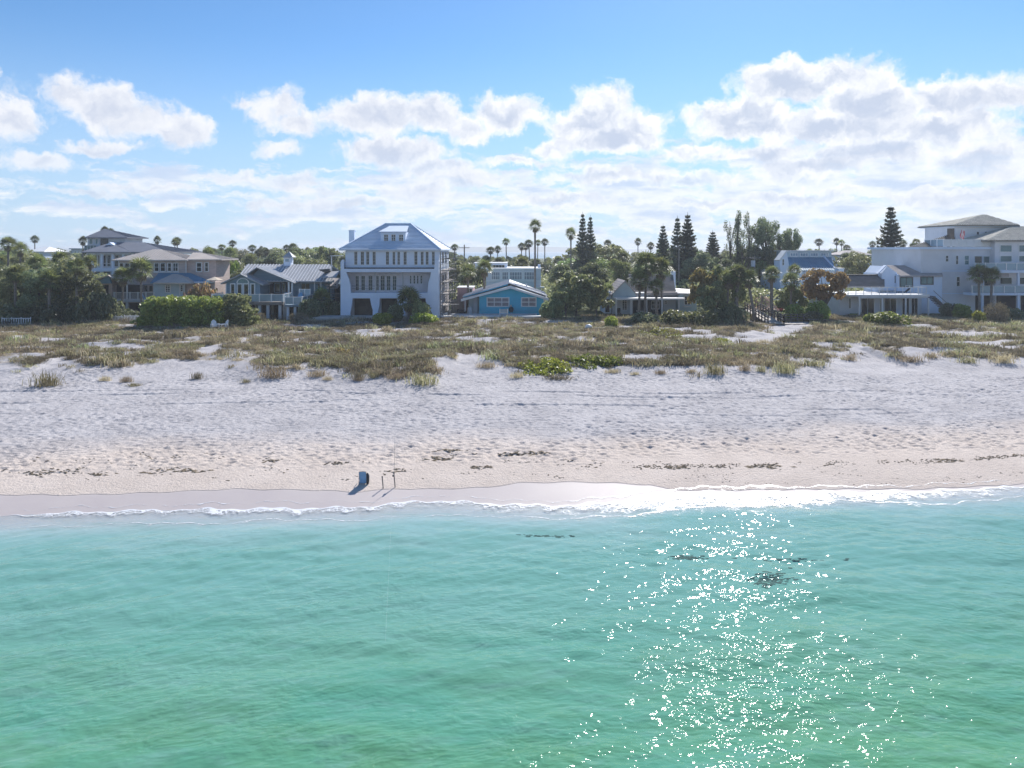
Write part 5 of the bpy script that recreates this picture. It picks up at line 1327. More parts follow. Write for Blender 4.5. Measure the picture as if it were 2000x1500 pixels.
# ---------------------------------------------------------------- beach chair and rod holders by the water
x, y = PX(711, 12 * F / (954 - HZ)), 12 * F / (954 - HZ)
y -= .2; z = gz(x, y)
R = thing('beach_chair', 'low folding beach chair with pale blue fabric facing inland at the waterline', 'chair', (x, y, z))
sk = .62
fab = pm('pale_blue_fabric', (.22, .40, .62), .8, .08, 4); 
mb = MB()
def cp(u, v, w): return (x + u, y + v, z + w)
wv = .165
mb.add([cp(-wv, -.05, .06), cp(wv, -.05, .06), cp(wv * 1.02, -.10, .35), cp(wv, -.17, .62), cp(wv * .75, -.19, .66), cp(-wv * .75, -.19, .66), cp(-wv, -.17, .62), cp(-wv * 1.02, -.10, .35)] +
       [cp(-wv, -.03, .06), cp(wv, -.03, .06), cp(wv * 1.02, -.08, .35), cp(wv, -.15, .62), cp(wv * .75, -.17, .66), cp(-wv * .75, -.17, .66), cp(-wv, -.15, .62), cp(-wv * 1.02, -.08, .35)],
       [(0, 1, 2, 7), (7, 2, 3, 6), (6, 3, 4, 5), (15, 10, 9, 8), (14, 11, 10, 15), (13, 12, 11, 14)] + [(i, 8 + i, 8 + (i + 1) % 8, (i + 1) % 8) for i in range(8)])
mb.build('backrest', fab, R)
MB().add([cp(-wv, -.03, .10), cp(wv, -.03, .10), cp(wv, .45, .16), cp(-wv, .45, .16), cp(-wv, -.03, .13), cp(wv, -.03, .13), cp(wv, .45, .19), cp(-wv, .45, .19)],
         [(3, 2, 1, 0), (4, 5, 6, 7), (0, 1, 5, 4), (1, 2, 6, 5), (2, 3, 7, 6), (3, 0, 4, 7)]).build('seat', fab, R)
for s_ in (-1, 1):
    MB().tube([cp(s_ * .19, -.06, 0), cp(s_ * .185, -.1, .35), cp(s_ * .175, -.16, .66)], [.012] * 3).build('back_frame', m_steel, R)
    MB().tube([cp(s_ * .19, -.12, .3), cp(s_ * .2, .1, .32), cp(s_ * .19, .4, .3)], [.02] * 3).build('armrest', m_black, R)
    MB().tube([cp(s_ * .19, .38, .3), cp(s_ * .19, .42, 0)], [.012] * 2).build('leg', m_steel, R)
    MB().tube([cp(s_ * .19, -.08, .3), cp(s_ * .19, -.12, 0)], [.012] * 2).build('leg', m_steel, R)
MB().tube([cp(-.17, -.16, .655), cp(0, -.18, .68), cp(.17, -.16, .655)], [.014] * 3).build('top_bar', m_steel, R)
bag = MB().tube([cp(.225, .0, .02), cp(.225, .0, .15), cp(.225, 0, .42), cp(.215, 0, .56)], [.06, .085, .085, .03], 8); bag.build('side_pouch', m_black, R, smooth=True)
def rod_holder(px, py, top, label, lean, rod=False):
    Y = 12 * F / (py - HZ); Y -= .35; x = PX(px, Y); z = gz(x, Y); Y = (H - z) * F / (py - HZ); x = PX(px, Y); z = gz(x, Y); h = (py - top) * Y / F
    R = thing('rod_holder', label, 'rod holder', (x, Y, z))
    MB().tube([(x, Y, z - .2), (x + lean, Y, z + h)], [.024, .028], 8).build('tube', m_wood, R)
    MB().tube([(x + lean, Y, z + h), (x + lean * 1.1, Y, z + h + .04)], [.04, .034], 8).build('collar', m_black, R)
    if rod:
        MB().tube([(x + lean - .04, Y, z + h - .14), (x + lean - .03, Y, z + h - .08)], [.05, .05], 8).build('reel', m_black, R)
    return x + lean, Y, z + h
rod_holder(749, 952, 930, 'shorter sand stake beside the beach chair', -.06)
tx, ty, tz = rod_holder(772.5, 949.5, 923, 'taller sand stake with reel, farther from the beach chair', -.08, True)
R = thing('fishing_rod', 'thin fishing rod standing up from the taller sand stake', 'fishing rod', (tx, ty, tz))
MB().tube([(tx, ty, tz - .3), (tx - .02, ty + .3, tz + .9), (tx, ty + .2, tz + 1.6)], [.010, .006, .004]).build('rod_blank', m_wood, R)
fl_ = MB(); pr = None
E_ = Vector((PX(752, 21.5), 21.5, .0)); S_ = Vector((tx, ty + .2, tz + 1.6))
for i in range(15):
    t = i / 14; q = S_.lerp(E_, t) + Vector((0, 0, -1.4 * t * (1 - t)))
    if pr: fl_.beam(pr, q, .0018)
    pr = q
lab(fl_.build('fishing_line', pm('nylon_line', (.8, .82, .82), .3, .02, 1)), 'fine fishing line running from the rod tip into the sea', 'fishing line')
# ---------------------------------------------------------------- foliage
def leaf_mat(name, c1, c2, trans=.35, rough=.5, hv=.06, spec=.4):
    m = bpy.data.materials.new(name); m.use_nodes = True
    t = NT(m.node_tree); b = t.n['Principled BSDF']; out = t.n['Material Output']
    oi = t.node('ShaderNodeObjectInfo')
    pos = t.node('ShaderNodeTexCoord').outputs['Object']
    n = t.noise(pos, 1.1, 3, .6)
    n2 = t.noise(pos, 5.5, 3, .7)
    c = t.mix(t.ramp(n, .3, .7), c1, c2)
    c = t.mix(t.ramp(n2, .52, .66, 0, .85), c, tuple(min(1, v * 1.9 + .02) for v in c2))  # leaf highlights painted into the colour as pale speckle
    c = t.mix(t.ramp(n2, .34, .48, .55, 0), c, tuple(v * .45 for v in c1))
    hs = t.node('ShaderNodeHueSaturation')
    t.l.new(t.math('MULTIPLY_ADD', oi.outputs['Random'], hv, .5 - hv / 2), hs.inputs['Hue'])
    t.l.new(t.math('MULTIPLY_ADD', oi.outputs['Random'], .8, .70), hs.inputs['Value'])
    t.l.new(c, hs.inputs['Color'])
    t.l.new(hs.outputs[0], b.inputs['Base Color'])
    b.inputs['Roughness'].default_value = rough; b.inputs['Specular IOR Level'].default_value = spec
    tr = t.node('ShaderNodeBsdfTranslucent')
    t.l.new(t.mix(.5, hs.outputs[0], (.16, .17, .03), 'ADD'), tr.inputs[0])
    mx = t.node('ShaderNodeMixShader'); mx.inputs[0].default_value = trans
    t.l.new(b.outputs[0], mx.inputs[1]); t.l.new(tr.outputs[0], mx.inputs[2]); t.l.new(mx.outputs[0], out.inputs[0])
    return m
L_olive = leaf_mat('olive_foliage', (.20, .215, .12), (.27, .275, .14), .42)
L_dark = leaf_mat('dark_foliage', (.13, .16, .10), (.18, .205, .115), .38)
L_mid = leaf_mat('green_foliage', (.15, .215, .08), (.24, .29, .11), .42)
L_bright = leaf_mat('bright_foliage', (.13, .20, .04), (.20, .26, .05), .42)
L_grape = leaf_mat('sea_grape_leaves', (.16, .20, .10), (.25, .26, .12), .40, .5, spec=.4)
L_grape_y = leaf_mat('yellow_green_leaves', (.20, .24, .035), (.27, .28, .05), .40, .4)
L_rust = leaf_mat('rusty_leaves', (.24, .15, .075), (.30, .20, .09), .35, .45)
L_rustm = leaf_mat('mottled_leaves', (.13, .13, .06), (.26, .17, .06), .35, .45)
L_palm = leaf_mat('palm_fronds', (.15, .185, .075), (.23, .25, .10), .38, .45, spec=.4)
L_palmd = leaf_mat('dark_palm_fronds', (.085, .11, .065), (.12, .14, .08), .3, .5, spec=.35)
L_dead = leaf_mat('dead_fronds', (.17, .13, .09), (.24, .19, .13), .15, .8)
L_pine = leaf_mat('pine_needles', (.075, .10, .075), (.105, .135, .09), .25, .6)
L_pink = leaf_mat('flowering_leaves', (.10, .13, .05), (.36, .16, .12), .35)
L_grass = leaf_mat('dry_dune_grass', (.44, .35, .26), (.34, .28, .20), .35, .8, .05, .1)
L_grass2 = leaf_mat('green_dune_grass', (.27, .25, .15), (.34, .30, .19), .35, .7, .05, .1)
L_brush = leaf_mat('brown_brush', (.25, .20, .15), (.17, .14, .10), .2, .9, .03, .1)
M_trunk = pm('bark', (.17, .14, .12), .95, .2, 3, .02, 9)
M_ptrunk = pm('palm_bark', (.25, .215, .185), .95, .15, 2, .03, 10, stretch=(1, 1, 3))
RG = np.random.default_rng(7)

def leaves(cent, nrm, size, aspect=.55, fold=0.0, rg=RG):
    """diamond leaves at centres, lying across the given normals"""
    n = len(cent)
    t = rg.normal(size=(n, 3)); t -= (t * nrm).sum(1)[:, None] * nrm; t /= np.linalg.norm(t, axis=1)[:, None] + 1e-9
    b = np.cross(nrm, t)
    s = np.asarray(size).reshape(-1, 1) * np.ones((n, 1))
    V = np.stack([cent - t * s, cent + b * s * aspect + nrm * s * .12, cent + t * s, cent - b * s * aspect + nrm * s * .12], 1).reshape(-1, 3)
    i = np.arange(n) * 4
    return V, np.stack([i, i + 1, i + 2, i + 3], 1)
def unit(v): return v / (np.linalg.norm(v, axis=1)[:, None] + 1e-9)
def cloud_leaves(blobs, n, size, rg, shell=.55, up=.35, rand=.75, aspect=.55):
    """blobs: (x,y,z,rx,ry,rz)"""
    B = np.array(blobs, float)
    vol = (B[:, 3] * B[:, 4] + B[:, 4] * B[:, 5] + B[:, 3] * B[:, 5])
    k = rg.choice(len(B), n, p=vol / vol.sum())
    d = unit(rg.normal(size=(n, 3)))
    r = (shell + (1 - shell) * rg.random(n) ** .6)[:, None]
    c = B[k, :3] + d * r * B[k, 3:6]
    nm = unit(d * (1 - rand) + unit(rg.normal(size=(n, 3))) * rand + np.array([0, 0, up]))
    return leaves(c, nm, size * rg.uniform(.6, 1.3, n), aspect, rg=rg)
def mesh_of(name, parts, mat):
    Vs, Fs, o = [], [], 0
    for V, Fc in parts:
        Vs.append(V); Fs.append(Fc + o); o += len(V)
    return mesh_np(name, np.concatenate(Vs), np.concatenate(Fs), mat)

PROTO = {}
def proto(kind, crown_me, trunk_mb, trunk_mat, Hn, Wn, extra=None, crown_name='crown'):
    PROTO[kind] = dict(crown=crown_me, trunk=None, tm=trunk_mat, H=Hn, W=Wn, extra=extra, cn=crown_name)
    if trunk_mb is not None:
        me = bpy.data.meshes.new('trunk'); me.from_pydata([tuple(v) for v in trunk_mb.v], [], trunk_mb.f); me.materials.append(trunk_mat)
        PROTO[kind]['trunk'] = me
def broad(kind, seed, Hn, Wn, nb, n, size, mat, trunkh=.3, tall=.75, spread=.62, aspect=.55):
    rg = np.random.default_rng(seed); rnd = random.Random(seed)
    bl = []; tb = MB(); R_ = Wn / 2
    ch = Hn * (1 - trunkh)
    for i in range(int(nb * 1.5)):
        a = rnd.uniform(0, 6.28); q = math.sqrt(rnd.random()) * min(.84, spread * 1.2) * R_
        hz = Hn * trunkh + ch * rnd.uniform(.18, .86) * (1 - .28 * (q / R_) ** 2)
        r = R_ * rnd.uniform(.17, .36)
        bl.append((q * math.cos(a), q * math.sin(a), hz, r, r, r * tall * rnd.uniform(.7, 1.05)))
    top = max(b[2] + b[5] for b in bl); k = Hn / top
    bl = [(b[0], b[1], b[2] * k, b[3], b[4], b[5]) for b in bl]
    V, Fc = cloud_leaves(bl, int(n * .85), size, rg, aspect=aspect, shell=.35)
    me = mesh_of('crown', [(V, Fc)], mat)
    tr = .035 * Hn
    tb.tube([(0, 0, -.5), (.1, 0, Hn * trunkh * .6), (.15, .1, Hn * trunkh), (.1, .1, Hn * .7)], [tr, tr * .8, tr * .65, tr * .2], 7)
    for b in bl[:7]:
        tb.tube([(.12, .05, Hn * trunkh * .9), (b[0] * .5, b[1] * .5, (b[2] + Hn * trunkh) / 2 - .2), (b[0], b[1], b[2])], [tr * .5, tr * .3, tr * .1], 5)
    proto(kind, me, tb, M_trunk, Hn, Wn)
for s in range(5): broad('broad%d' % s, 20 + s, 9, 8, 17 + s, 5200, .24, [L_olive, L_dark, L_mid, L_olive, L_mid][s])
for s in range(2): broad('grape%d' % s, 40 + s, 7, 7.5, 20, 3600, .30, [L_grape, L_rustm][s], .18, .8, .7, aspect=.8)
broad('rust', 50, 7, 8, 22, 4200, .23, L_rust, .28, .6, .72, aspect=.8)
broad('thicket', 52, 10.5, 8.5, 34, 9000, .23, L_olive, .06, .8, .80)
broad('thicket2', 53, 10.0, 8.0, 32, 8500, .23, L_dark, .06, .8, .82)
def bushk(kind, seed, n, size, mat, aspect=.75, flat=.6, Hn=2.2, Wn=4.4, nb=14):
    rg = np.random.default_rng(seed); rnd = random.Random(seed); bl = []
    for i in range(nb):
        a = rnd.uniform(0, 6.28); q = math.sqrt(rnd.random()) * .72
        r = rnd.uniform(.26, .42)
        bl.append((q * math.cos(a) * Wn / 2, q * math.sin(a) * Wn / 2, Hn * (.45 * (1 - .5 * q * q)), r * Wn / 2, r * Wn / 2, Hn * .5 * (1 - .45 * q * q)))
    V, Fc = cloud_leaves(bl, n, size, rg, aspect=aspect)
    V[:, 2] = np.maximum(V[:, 2], -.1)
    tb = MB()
    for i in range(5):
        a = i * 1.3; tb.tube([(.1 * math.cos(a), .1 * math.sin(a), -.3), (.8 * math.cos(a), .8 * math.sin(a), Hn * .6)], [.06, .02], 5)
    proto(kind, mesh_of('foliage', [(V, Fc)], mat), tb, M_trunk, Hn, Wn, crown_name='foliage')
    PROTO[kind]['tn'] = 'stem'
bushk('bush', 60, 2000, .17, L_mid); bushk('bushg', 61, 1700, .20, L_grape); bushk('bushy', 62, 1900, .17, L_grape_y)
bushk('bushd', 63, 2000, .17, L_dark); bushk('bushb', 64, 1800, .18, L_bright); bushk('bushp', 65, 1900, .18, L_pink); bushk('bushbr', 66, 2600, .12, L_brush, .3)

def blade_fan(rg, base, d, up, length, nbl, droop, wid):
    """fan leaf: segments spreading from the end of a petiole"""
    Vs = []; Fs = []
    d = d / np.linalg.norm(d); side = np.cross(d, up); side /= np.linalg.norm(side) + 1e-9; nn = np.cross(side, d)
    tip = base + d * length * .45
    Vs += [base - side * .02, base + side * .02, tip + side * .015, tip - side * .015]; Fs.append((0, 1, 2, 3))
    for i in range(nbl):
        a = (i / (nbl - 1) - .5) * 2 * 1.75
        dd = d * math.cos(a) + side * math.sin(a) + nn * .18 * math.cos(a * 2)
        L = length * .62 * (1 - .22 * abs(a) / 1.75)
        m_ = tip + dd * L * .6 + nn * .02; e = tip + dd * L + np.array([0, 0, -droop * L])
        w_ = np.cross(dd, nn); w_ /= np.linalg.norm(w_) + 1e-9
        k = len(Vs); Vs += [tip, m_ + w_ * wid, e, m_ - w_ * wid]; Fs.append((k, k + 1, k + 2, k + 3))
    return np.array(Vs), np.array(Fs)
def fan_frond_mesh(name, seed, length, mat, nbl=13, droop=.35, wid=.06):
    rg = np.random.default_rng(seed)
    V, Fc = blade_fan(rg, np.zeros(3), np.array([1., 0, 0]), np.array([0, 0, 1.]), length, nbl, droop, wid)
    return mesh_np(name, V, Fc, mat)
def fan_crown(seed, nf, length, nbl, mat, low=-.55, hi=1.45, droop=.3, wid=.055, tilt=0):
    rg = np.random.default_rng(seed); parts = []
    for i in range(nf):
        a = i * 2.39996; e = low + (hi - low) * (1 - (i + .5) / nf) ** .75 + rg.normal() * .08
        d = np.array([math.cos(a) * math.cos(e), math.sin(a) * math.cos(e), math.sin(e)])
        parts.append(blade_fan(rg, np.array([0, 0, 0.]), d, np.array([0, 0, 1.]), length * rg.uniform(.85, 1.1), nbl, droop, wid))
    return parts
def shiftp(parts, off): return [(V + np.array(off), Fc) for V, Fc in parts]
# joined crowns for the small far palms: crown, skirt, trunk
def fan_palm_proto(kind, seed, Hn, length, nf, nbl, mat, tr, skirt=.9, wid=.06, lean=.0):
    parts = shiftp(fan_crown(seed, nf, length, nbl, mat, wid=wid), (lean, 0, Hn - length * .8))
    me = mesh_of('crown', parts, mat)
    tb = MB().tube([(0, 0, -.5), (lean * .3, 0, Hn * .35), (lean * .8, 0, Hn * .75), (lean, 0, Hn - length * .75)], [tr * 1.25, tr, tr * .85, tr * .8], 8)
    proto(kind, me, tb, M_ptrunk, Hn, length * 2.0)
    if skirt:
        sp = shiftp(fan_crown(seed + 1, int(nf * .6), length * .72, max(6, nbl - 3), L_dead, low=-1.5, hi=-.75, droop=.2, wid=wid), (lean, 0, Hn - length * .85))
        PROTO[kind]['extra'] = [('dead_fronds', mesh_of('dead_fronds', sp, L_dead))]
fan_palm_proto('skypalm0', 70, 14, 1.55, 30, 9, L_palmd, .16, wid=.09)
fan_palm_proto('skypalm1', 71, 14, 1.7, 34, 9, L_palmd, .17, wid=.09, lean=.5)
fan_palm_proto('skypalm2', 72, 14, 1.4, 26, 9, L_palm, .15, wid=.09, lean=-.4)
fan_palm_proto('sabal0', 73, 8, 2.0, 40, 11, L_palm, .20, wid=.08)
fan_palm_proto('sabal1', 74, 8, 2.1, 44, 11, L_palm, .20, wid=.08, lean=.5)
fan_palm_proto('sabal2', 75, 8, 1.9, 40, 11, L_palmd, .20, wid=.08, lean=-.4)

def place(kind, name, label, cat, px, ptop, Y, wpx=None, group=None, base=None, rz=None, sxy=None, clabel=None):
    pr = PROTO[kind]; x = PX(px, Y)
    zb = gz(x, Y) if base is None else base
    h = PZ(ptop, Y) - zb; sz = h / pr['H']
    s = (wpx * Y / F) / pr['W'] if wpx else (sxy or sz)
    o = bpy.data.objects.new(name, None); o.location = (x, Y, zb); o.scale = (s, s, sz)
    o.rotation_euler = (0, 0, random.uniform(0, 6.28) if rz is None else rz)
    COL.objects.link(o); lab(o, label, cat, group)
    c = bpy.data.objects.new(pr['cn'], pr['crown']); link(c, o)
    if pr['trunk']:
        c = bpy.data.objects.new(pr.get('tn', 'trunk'), pr['trunk']); link(c, o)
    for nm, me in (pr['extra'] or []):
        c = bpy.data.objects.new(nm, me); link(c, o)
    return o
random.seed(11)

# --- near fan palms with every frond its own object
FR = [fan_frond_mesh('frond', 80 + i, L_, L_palm if i < 3 else L_palmd, 12, .35, .075) for i, L_ in enumerate((1.9, 2.05, 2.2, 2.0))]
FD = fan_frond_mesh('dead_frond', 90, 1.5, L_dead, 9, .3, .07)
def near_palm(px, ptop, Y, wpx, label, group='fan palms among the beach houses', trunk=True, lean=0., nf=34, nd=10, low=-.5, hi=1.45, pbase=None, tr=.2, seed=0, name='fan_palm'):
    x = PX(px, Y); zb = gz(x, Y); rnd = random.Random(int(px) + seed); R_ = wpx * Y / F / 2
    R = thing(name, label, 'palm', (x, Y, zb), group)
    hc = PZ(ptop, Y) - zb - R_ * .85
    if trunk:
        me = bpy.data.meshes.new('trunk'); tb = MB().tube([(-lean, 0, -.4), (-lean * .7, 0, hc * .35), (-lean * .2, 0, hc * .75), (0, 0, hc)], [tr * 1.3, tr, tr * .9, tr * 1.1], 8)
        me.from_pydata(tb.v, [], tb.f); me.materials.append(M_ptrunk); link(bpy.data.objects.new('trunk', me), R)
    for i in range(nf + nd):
        dead = i >= nf
        a = i * 2.39996
        e = (-1.45 + .5 * rnd.random()) if dead else low + (hi - low) * (1 - (i + .5) / nf) ** .8 + rnd.gauss(0, .1)
        o = bpy.data.objects.new('dead_frond' if dead else 'frond', FD if dead else FR[(i + int(px)) % 4])
        s = R_ / 2.05 * rnd.uniform(.85, 1.12)
        o.location = (0, 0, hc + (0 if dead else .12)); o.rotation_euler = (rnd.uniform(-.3, .3), -e, a); o.scale = (s, s, s)
        link(o, R)
    return R
near_palm(275, 507, 105.5, 58, 'fan palm with tall bare trunk before the tan house, right of a pair', lean=-.1, nf=42, tr=.17)
near_palm(240, 524, 105.0, 46, 'fan palm before the tan house, the left and lower of a pair', lean=.15, nf=36, tr=.17)
near_palm(799, 563, 101.5, 60, 'short wide fan palm in front of the villa arches', nf=48, nd=16, low=-.9, tr=.25)
near_palm(914, 518, 118, 38, 'yellowish fan palm just right of the scaffolding', nf=34)
near_palm(946, 509, 116, 42, 'fan palm with dark skirt beside the flat roofed house', nf=34, nd=22)
near_palm(1045, 430, 123, 32, 'very tall slim palm rising behind the blue bungalow', nf=30, nd=14, tr=.17, low=-.7)
near_palm(1115, 446, 150, 30, 'tall palm with feathery head left of the twin dark pines', nf=30, nd=10, tr=.16, low=-.6)
near_palm(1262, 495, 110, 62, 'tallest fan palm of the clump over the cottage', nf=44, nd=18, lean=.2)
near_palm(1290, 505, 111, 58, 'fan palm of the cottage clump leaning right', nf=44, nd=18, lean=-.3)
near_palm(1250, 528, 108, 52, 'lower fan palm of the cottage clump nearest the gable', nf=40, nd=14, lean=.2)
near_palm(1282, 545, 107, 42, 'lowest fan palm before the cottage porch posts', nf=30, nd=10)
near_palm(1462, 528, 103, 48, 'fan palm with leaning bare trunk at the top of the boardwalk', nf=38, nd=14, lean=-.9, tr=.22)
near_palm(1441, 518, 104, 50, 'fan palm with thick shaggy trunk left of the boardwalk', nf=40, nd=18, lean=.3, tr=.3)
near_palm(1423, 530, 104, 46, 'leftmost fan palm of the boardwalk clump', nf=36, nd=14, lean=.4, tr=.22)
near_palm(1507, 521, 107, 42, 'fan palm with straight trunk between boardwalk and white house', nf=38, nd=8, tr=.26)
near_palm(1551, 518, 112, 34, 'fan palm against the wall of the clerestory house', nf=30, nd=8)
near_palm(1545, 534, 108, 44, 'low bushy fan palm left of the rust coloured tree', nf=36, nd=10, low=-.8)
near_palm(1911, 519, 112, 46, 'left fan palm before the cream house balconies', nf=36, nd=8, lean=-.2, tr=.18)
near_palm(1937, 523, 111, 42, 'right fan palm before the cream house balconies', nf=34, nd=8, lean=.2, tr=.18)
near_palm(16, 463, 140, 40, 'large fan palm rising over the trees at the far left edge', nf=34, nd=8)
near_palm(40, 476, 146, 34, 'second fan palm over the trees near the left edge', nf=30, nd=8)
near_palm(150, 505, 101.5, 46, 'arching fan palm in front of the left thicket', nf=38, nd=6, low=-.8)
near_palm(96, 530, 100.5, 50, 'pale fan palm low in the left thicket', nf=40, nd=4, low=-.9)
near_palm(30, 520, 101, 46, 'fan palm low behind the white railing', nf=38, nd=6, low=-.8)
near_palm(118, 492, 112, 44, 'fan palm poking out of the left thicket top', nf=32, nd=4)
near_palm(72, 500, 115, 44, 'fan palm among the crowns of the left thicket', nf=32, nd=4)
near_palm(176, 500, 108, 36, 'fan palm at the right end of the left thicket', nf=32, nd=4)
near_palm(1098, 545, 112, 40, 'small fan palm at the left of the sea grape grove', nf=30, nd=6)
near_palm(1187, 555, 111, 34, 'yellow green young palm by the left wing of the cottage', nf=26, nd=2, trunk=False, low=-.2)
near_palm(628, 566, 107, 50, 'dark low palm clump between the deck house and the villa', nf=40, nd=4, low=-.9)

# --- feather fronds for the small coconut palm
def feather(seed, L, mat, droop=.5):
    rg = np.random.default_rng(seed); parts = []; n = 16; pts = []
    for i in range(n + 1):
        t = i / n; pts.append(np.array([L * t * (1 - .15 * t), 0, L * (.35 * t - droop * t * t)]))
    Vs = []; Fs = []
    for i in range(n):
        a, b = pts[i], pts[i + 1]; k = len(Vs)
        Vs += [a + (0, -.015, 0), a + (0, .015, 0), b + (0, .015, 0), b + (0, -.015, 0)]; Fs.append((k, k + 1, k + 2, k + 3))
        if i > 2:
            for s_ in (-1, 1):
                ll = L * .28 * math.sin(math.pi * (i / n) ** .8 * .9 + .2); k = len(Vs)
                e = a + np.array([ll * .5, s_ * ll * .8, -.22 * ll])
                Vs += [a, (a + e) / 2 + (.035, 0, 0), e, (a + e) / 2 - (.035, 0, 0)]; Fs.append((k, k + 1, k + 2, k + 3))
    return mesh_np('frond', np.array(Vs), np.array(Fs), mat)
x, y, z = gpos(140, 630)
R = thing('coconut_palm', 'small young yellow green palm alone on bare sand at left', 'palm', (x, y, z))
fm = feather(1, 2.0, L_grape_y, .45)
MB().tube([(x, y, z - .2), (x, y, z + .7)], [.09, .06], 7).build('trunk', M_ptrunk, R)
for i in range(11):
    o = bpy.data.objects.new('frond', fm); o.location = (0, 0, .65); o.rotation_euler = (0, -random.uniform(.2, 1.1), i * 2.4); s = random.uniform(.6, 1); o.scale = (s, s, s); link(o, R)

# --- small palms on the skyline
def sky_label(px):
    for a, b, t in ((0, 120, 'beyond the far left trees'), (120, 200, 'just left of the tower house'), (200, 420, 'beyond the roofs of the tan house'),
                    (420, 660, 'behind the deck house'), (660, 1000, 'right of the villa roof'), (1000, 1100, 'around the tall slim palm'), (1100, 1300, 'left of the tall pines'),
                    (1300, 1520, 'behind the tall pines'), (1520, 1680, 'beyond the clerestory house'), (1680, 1760, 'near the tall lone pine'), (1760, 2100, 'left of the cream house')):
        if a <= px < b: return t
SP = [(68,460,240,0),(160,461,190,1),(307,461,205,0),(342,466,215,2),(349,463,222,1),(454,469,250,0),(492,478,235,1),(436,477,215,2),(560,478,210,0),(504,486,190,1),(521,486,200,0),
      (575,475,188,1),(888,477,230,0),(990,465,205,2),(1018,474,215,1),(1027,476,235,0),(1036,468,225,1),(1049,468,240,2),(1064,466,230,0),(972,480,190,0),(958,482,195,1),
      (1246,465,230,0),(1184,468,205,1),(1271,473,205,0),(1603,466,260,1),(1634,465,240,0),(1643,468,235,2),(1704,471,250,0),(1656,478,230,1),(1792,466,205,2),(1764,468,215,0),
      (1787,474,190,1),(204.5,442,220,0),(213,446,215,1)]
for i, (px, pt, Y, v) in enumerate(SP):
    nm = ['slender', 'slightly leaning', 'yellowish'][v]
    place('skypalm%d' % v, 'skyline_palm', 'small %s skyline palm %s' % (nm, sky_label(px)), 'palm', px, pt, Y, sxy=random.uniform(.95, 1.15) * Y / 215, group='small palms on the skyline')

# --- Norfolk pines
def norfolk(kind, seed, Hn, Wn, gap=.0, dens=1.0):
    rg = np.random.default_rng(seed); V = []; N_ = []; S = []
    tb = MB().tube([(0, 0, -.5), (0, 0, Hn * .5), (0, 0, Hn)], [Hn * .017, Hn * .011, .03], 8)
    zt = Hn * .10; k = 0
    while zt < Hn * .985:
        f = (zt / Hn); L = Wn / 2 * (1.02 - f ** 1.9) * (.9 + .2 * rg.random()) + .12
        if f < .35: L *= .75 + f * .7
        nb = 7 if f < .8 else 5
        for j in range(nb):
            if rg.random() < gap: continue
            a = j * 2 * math.pi / nb + k * .7 + rg.normal() * .12; LL = L * rg.uniform(.8, 1.12)
            d = np.array([math.cos(a), math.sin(a), 0]); m = max(5, int(LL * 8 * dens))
            e = np.array([*(d * LL)[:2], zt + LL * .18])
            if j % 2 == 0: tb.tube([(0, 0, zt), tuple(e * [.6, .6, 1] - [0, 0, LL * .05]), tuple(e)], [.05, .03, .012], 4)
            for q in range(m):
                t = (q + .6) / m; c = d * LL * t; c[2] = zt + LL * (.42 * t * t - .12 * t)
                for u in range(3):
                    off = np.array([-d[1], d[0], 0]) * rg.normal() * (.10 + .12 * LL * (1 - t * .5))
                    V.append(c + off + [0, 0, rg.normal() * .05]); N_.append(rg.normal(size=3) * .6 + [0, 0, 1]); S.append(.28 + .12 * rg.random())
        zt += Hn * .043 * (.85 + .3 * rg.random()); k += 1
    V = np.array(V); P_ = leaves(V, unit(np.array(N_)), np.array(S), .42, rg=rg)
    proto(kind, mesh_of('crown', [P_], L_pine), tb, M_trunk, Hn, Wn)
norfolk('pine0', 100, 14, 5.0); norfolk('pine1', 101, 14, 4.0, .08); norfolk('pine2', 102, 14, 5.0, .02, 1.4)
PN = 'norfolk_pine'
place('pine1', PN, 'left and taller of the twin dark narrow pines beside the feathery palm', 'pine', 1138, 413, 160, 32)
place('pine1', PN, 'right and shorter of the twin dark narrow pines', 'pine', 1153, 419, 162, 30)
place('pine2', PN, 'short dense pine standing apart left of the utility pole', 'pine', 1295, 436, 150, 38)
place('pine1', PN, 'pine with gaps between tiers behind the utility pole', 'pine', 1323, 421, 148, 36)
place('pine2', PN, 'tallest dense pine of the trio right of the utility pole', 'pine', 1343, 414, 146, 46)
place('pine2', PN, 'small broad cone pine left of the wispy bare trees', 'pine', 1392, 449, 170, 44)
place('pine0', PN, 'tall lone pine with clear tiers between the terrace house and cream house', 'pine', 1740, 403, 136, 66)

# --- tall ragged casuarina and eucalyptus group
def ragged(kind, seed, Hn, Wn, n, size, mat, blobs):
    rg = np.random.default_rng(seed); P_ = cloud_leaves(blobs, n, size, rg, shell=.2, aspect=.35)
    tb = MB()
    tb.tube([(0, 0, -.5), (.1, 0, Hn * .4), (0, .1, Hn * .95)], [.28, .2, .04], 7)
    for b in blobs: tb.tube([(0, 0, max(1, b[2] - Hn * .28)), (b[0] * .7, b[1] * .7, b[2] - b[5] * .6), (b[0], b[1], b[2] + b[5] * .7)], [.10, .06, .02], 5)
    proto(kind, mesh_of('crown', [P_], mat), tb, M_trunk, Hn, Wn)
rnd = random.Random(33)
ragged('wispy', 110, 16, 6, 1500, .20, L_dark, [(rnd.uniform(-2.4, 2.4), rnd.uniform(-1.5, 1.5), 6 + i * .75, .6, .6, 1.3) for i in range(13)])
ragged('spire', 111, 16, 3, 2600, .22, L_dark, [(rnd.uniform(-.7, .7), rnd.uniform(-.7, .7), 4 + i * .85, 1.0 - i * .03, 1.0 - i * .03, 1.2) for i in range(14)])
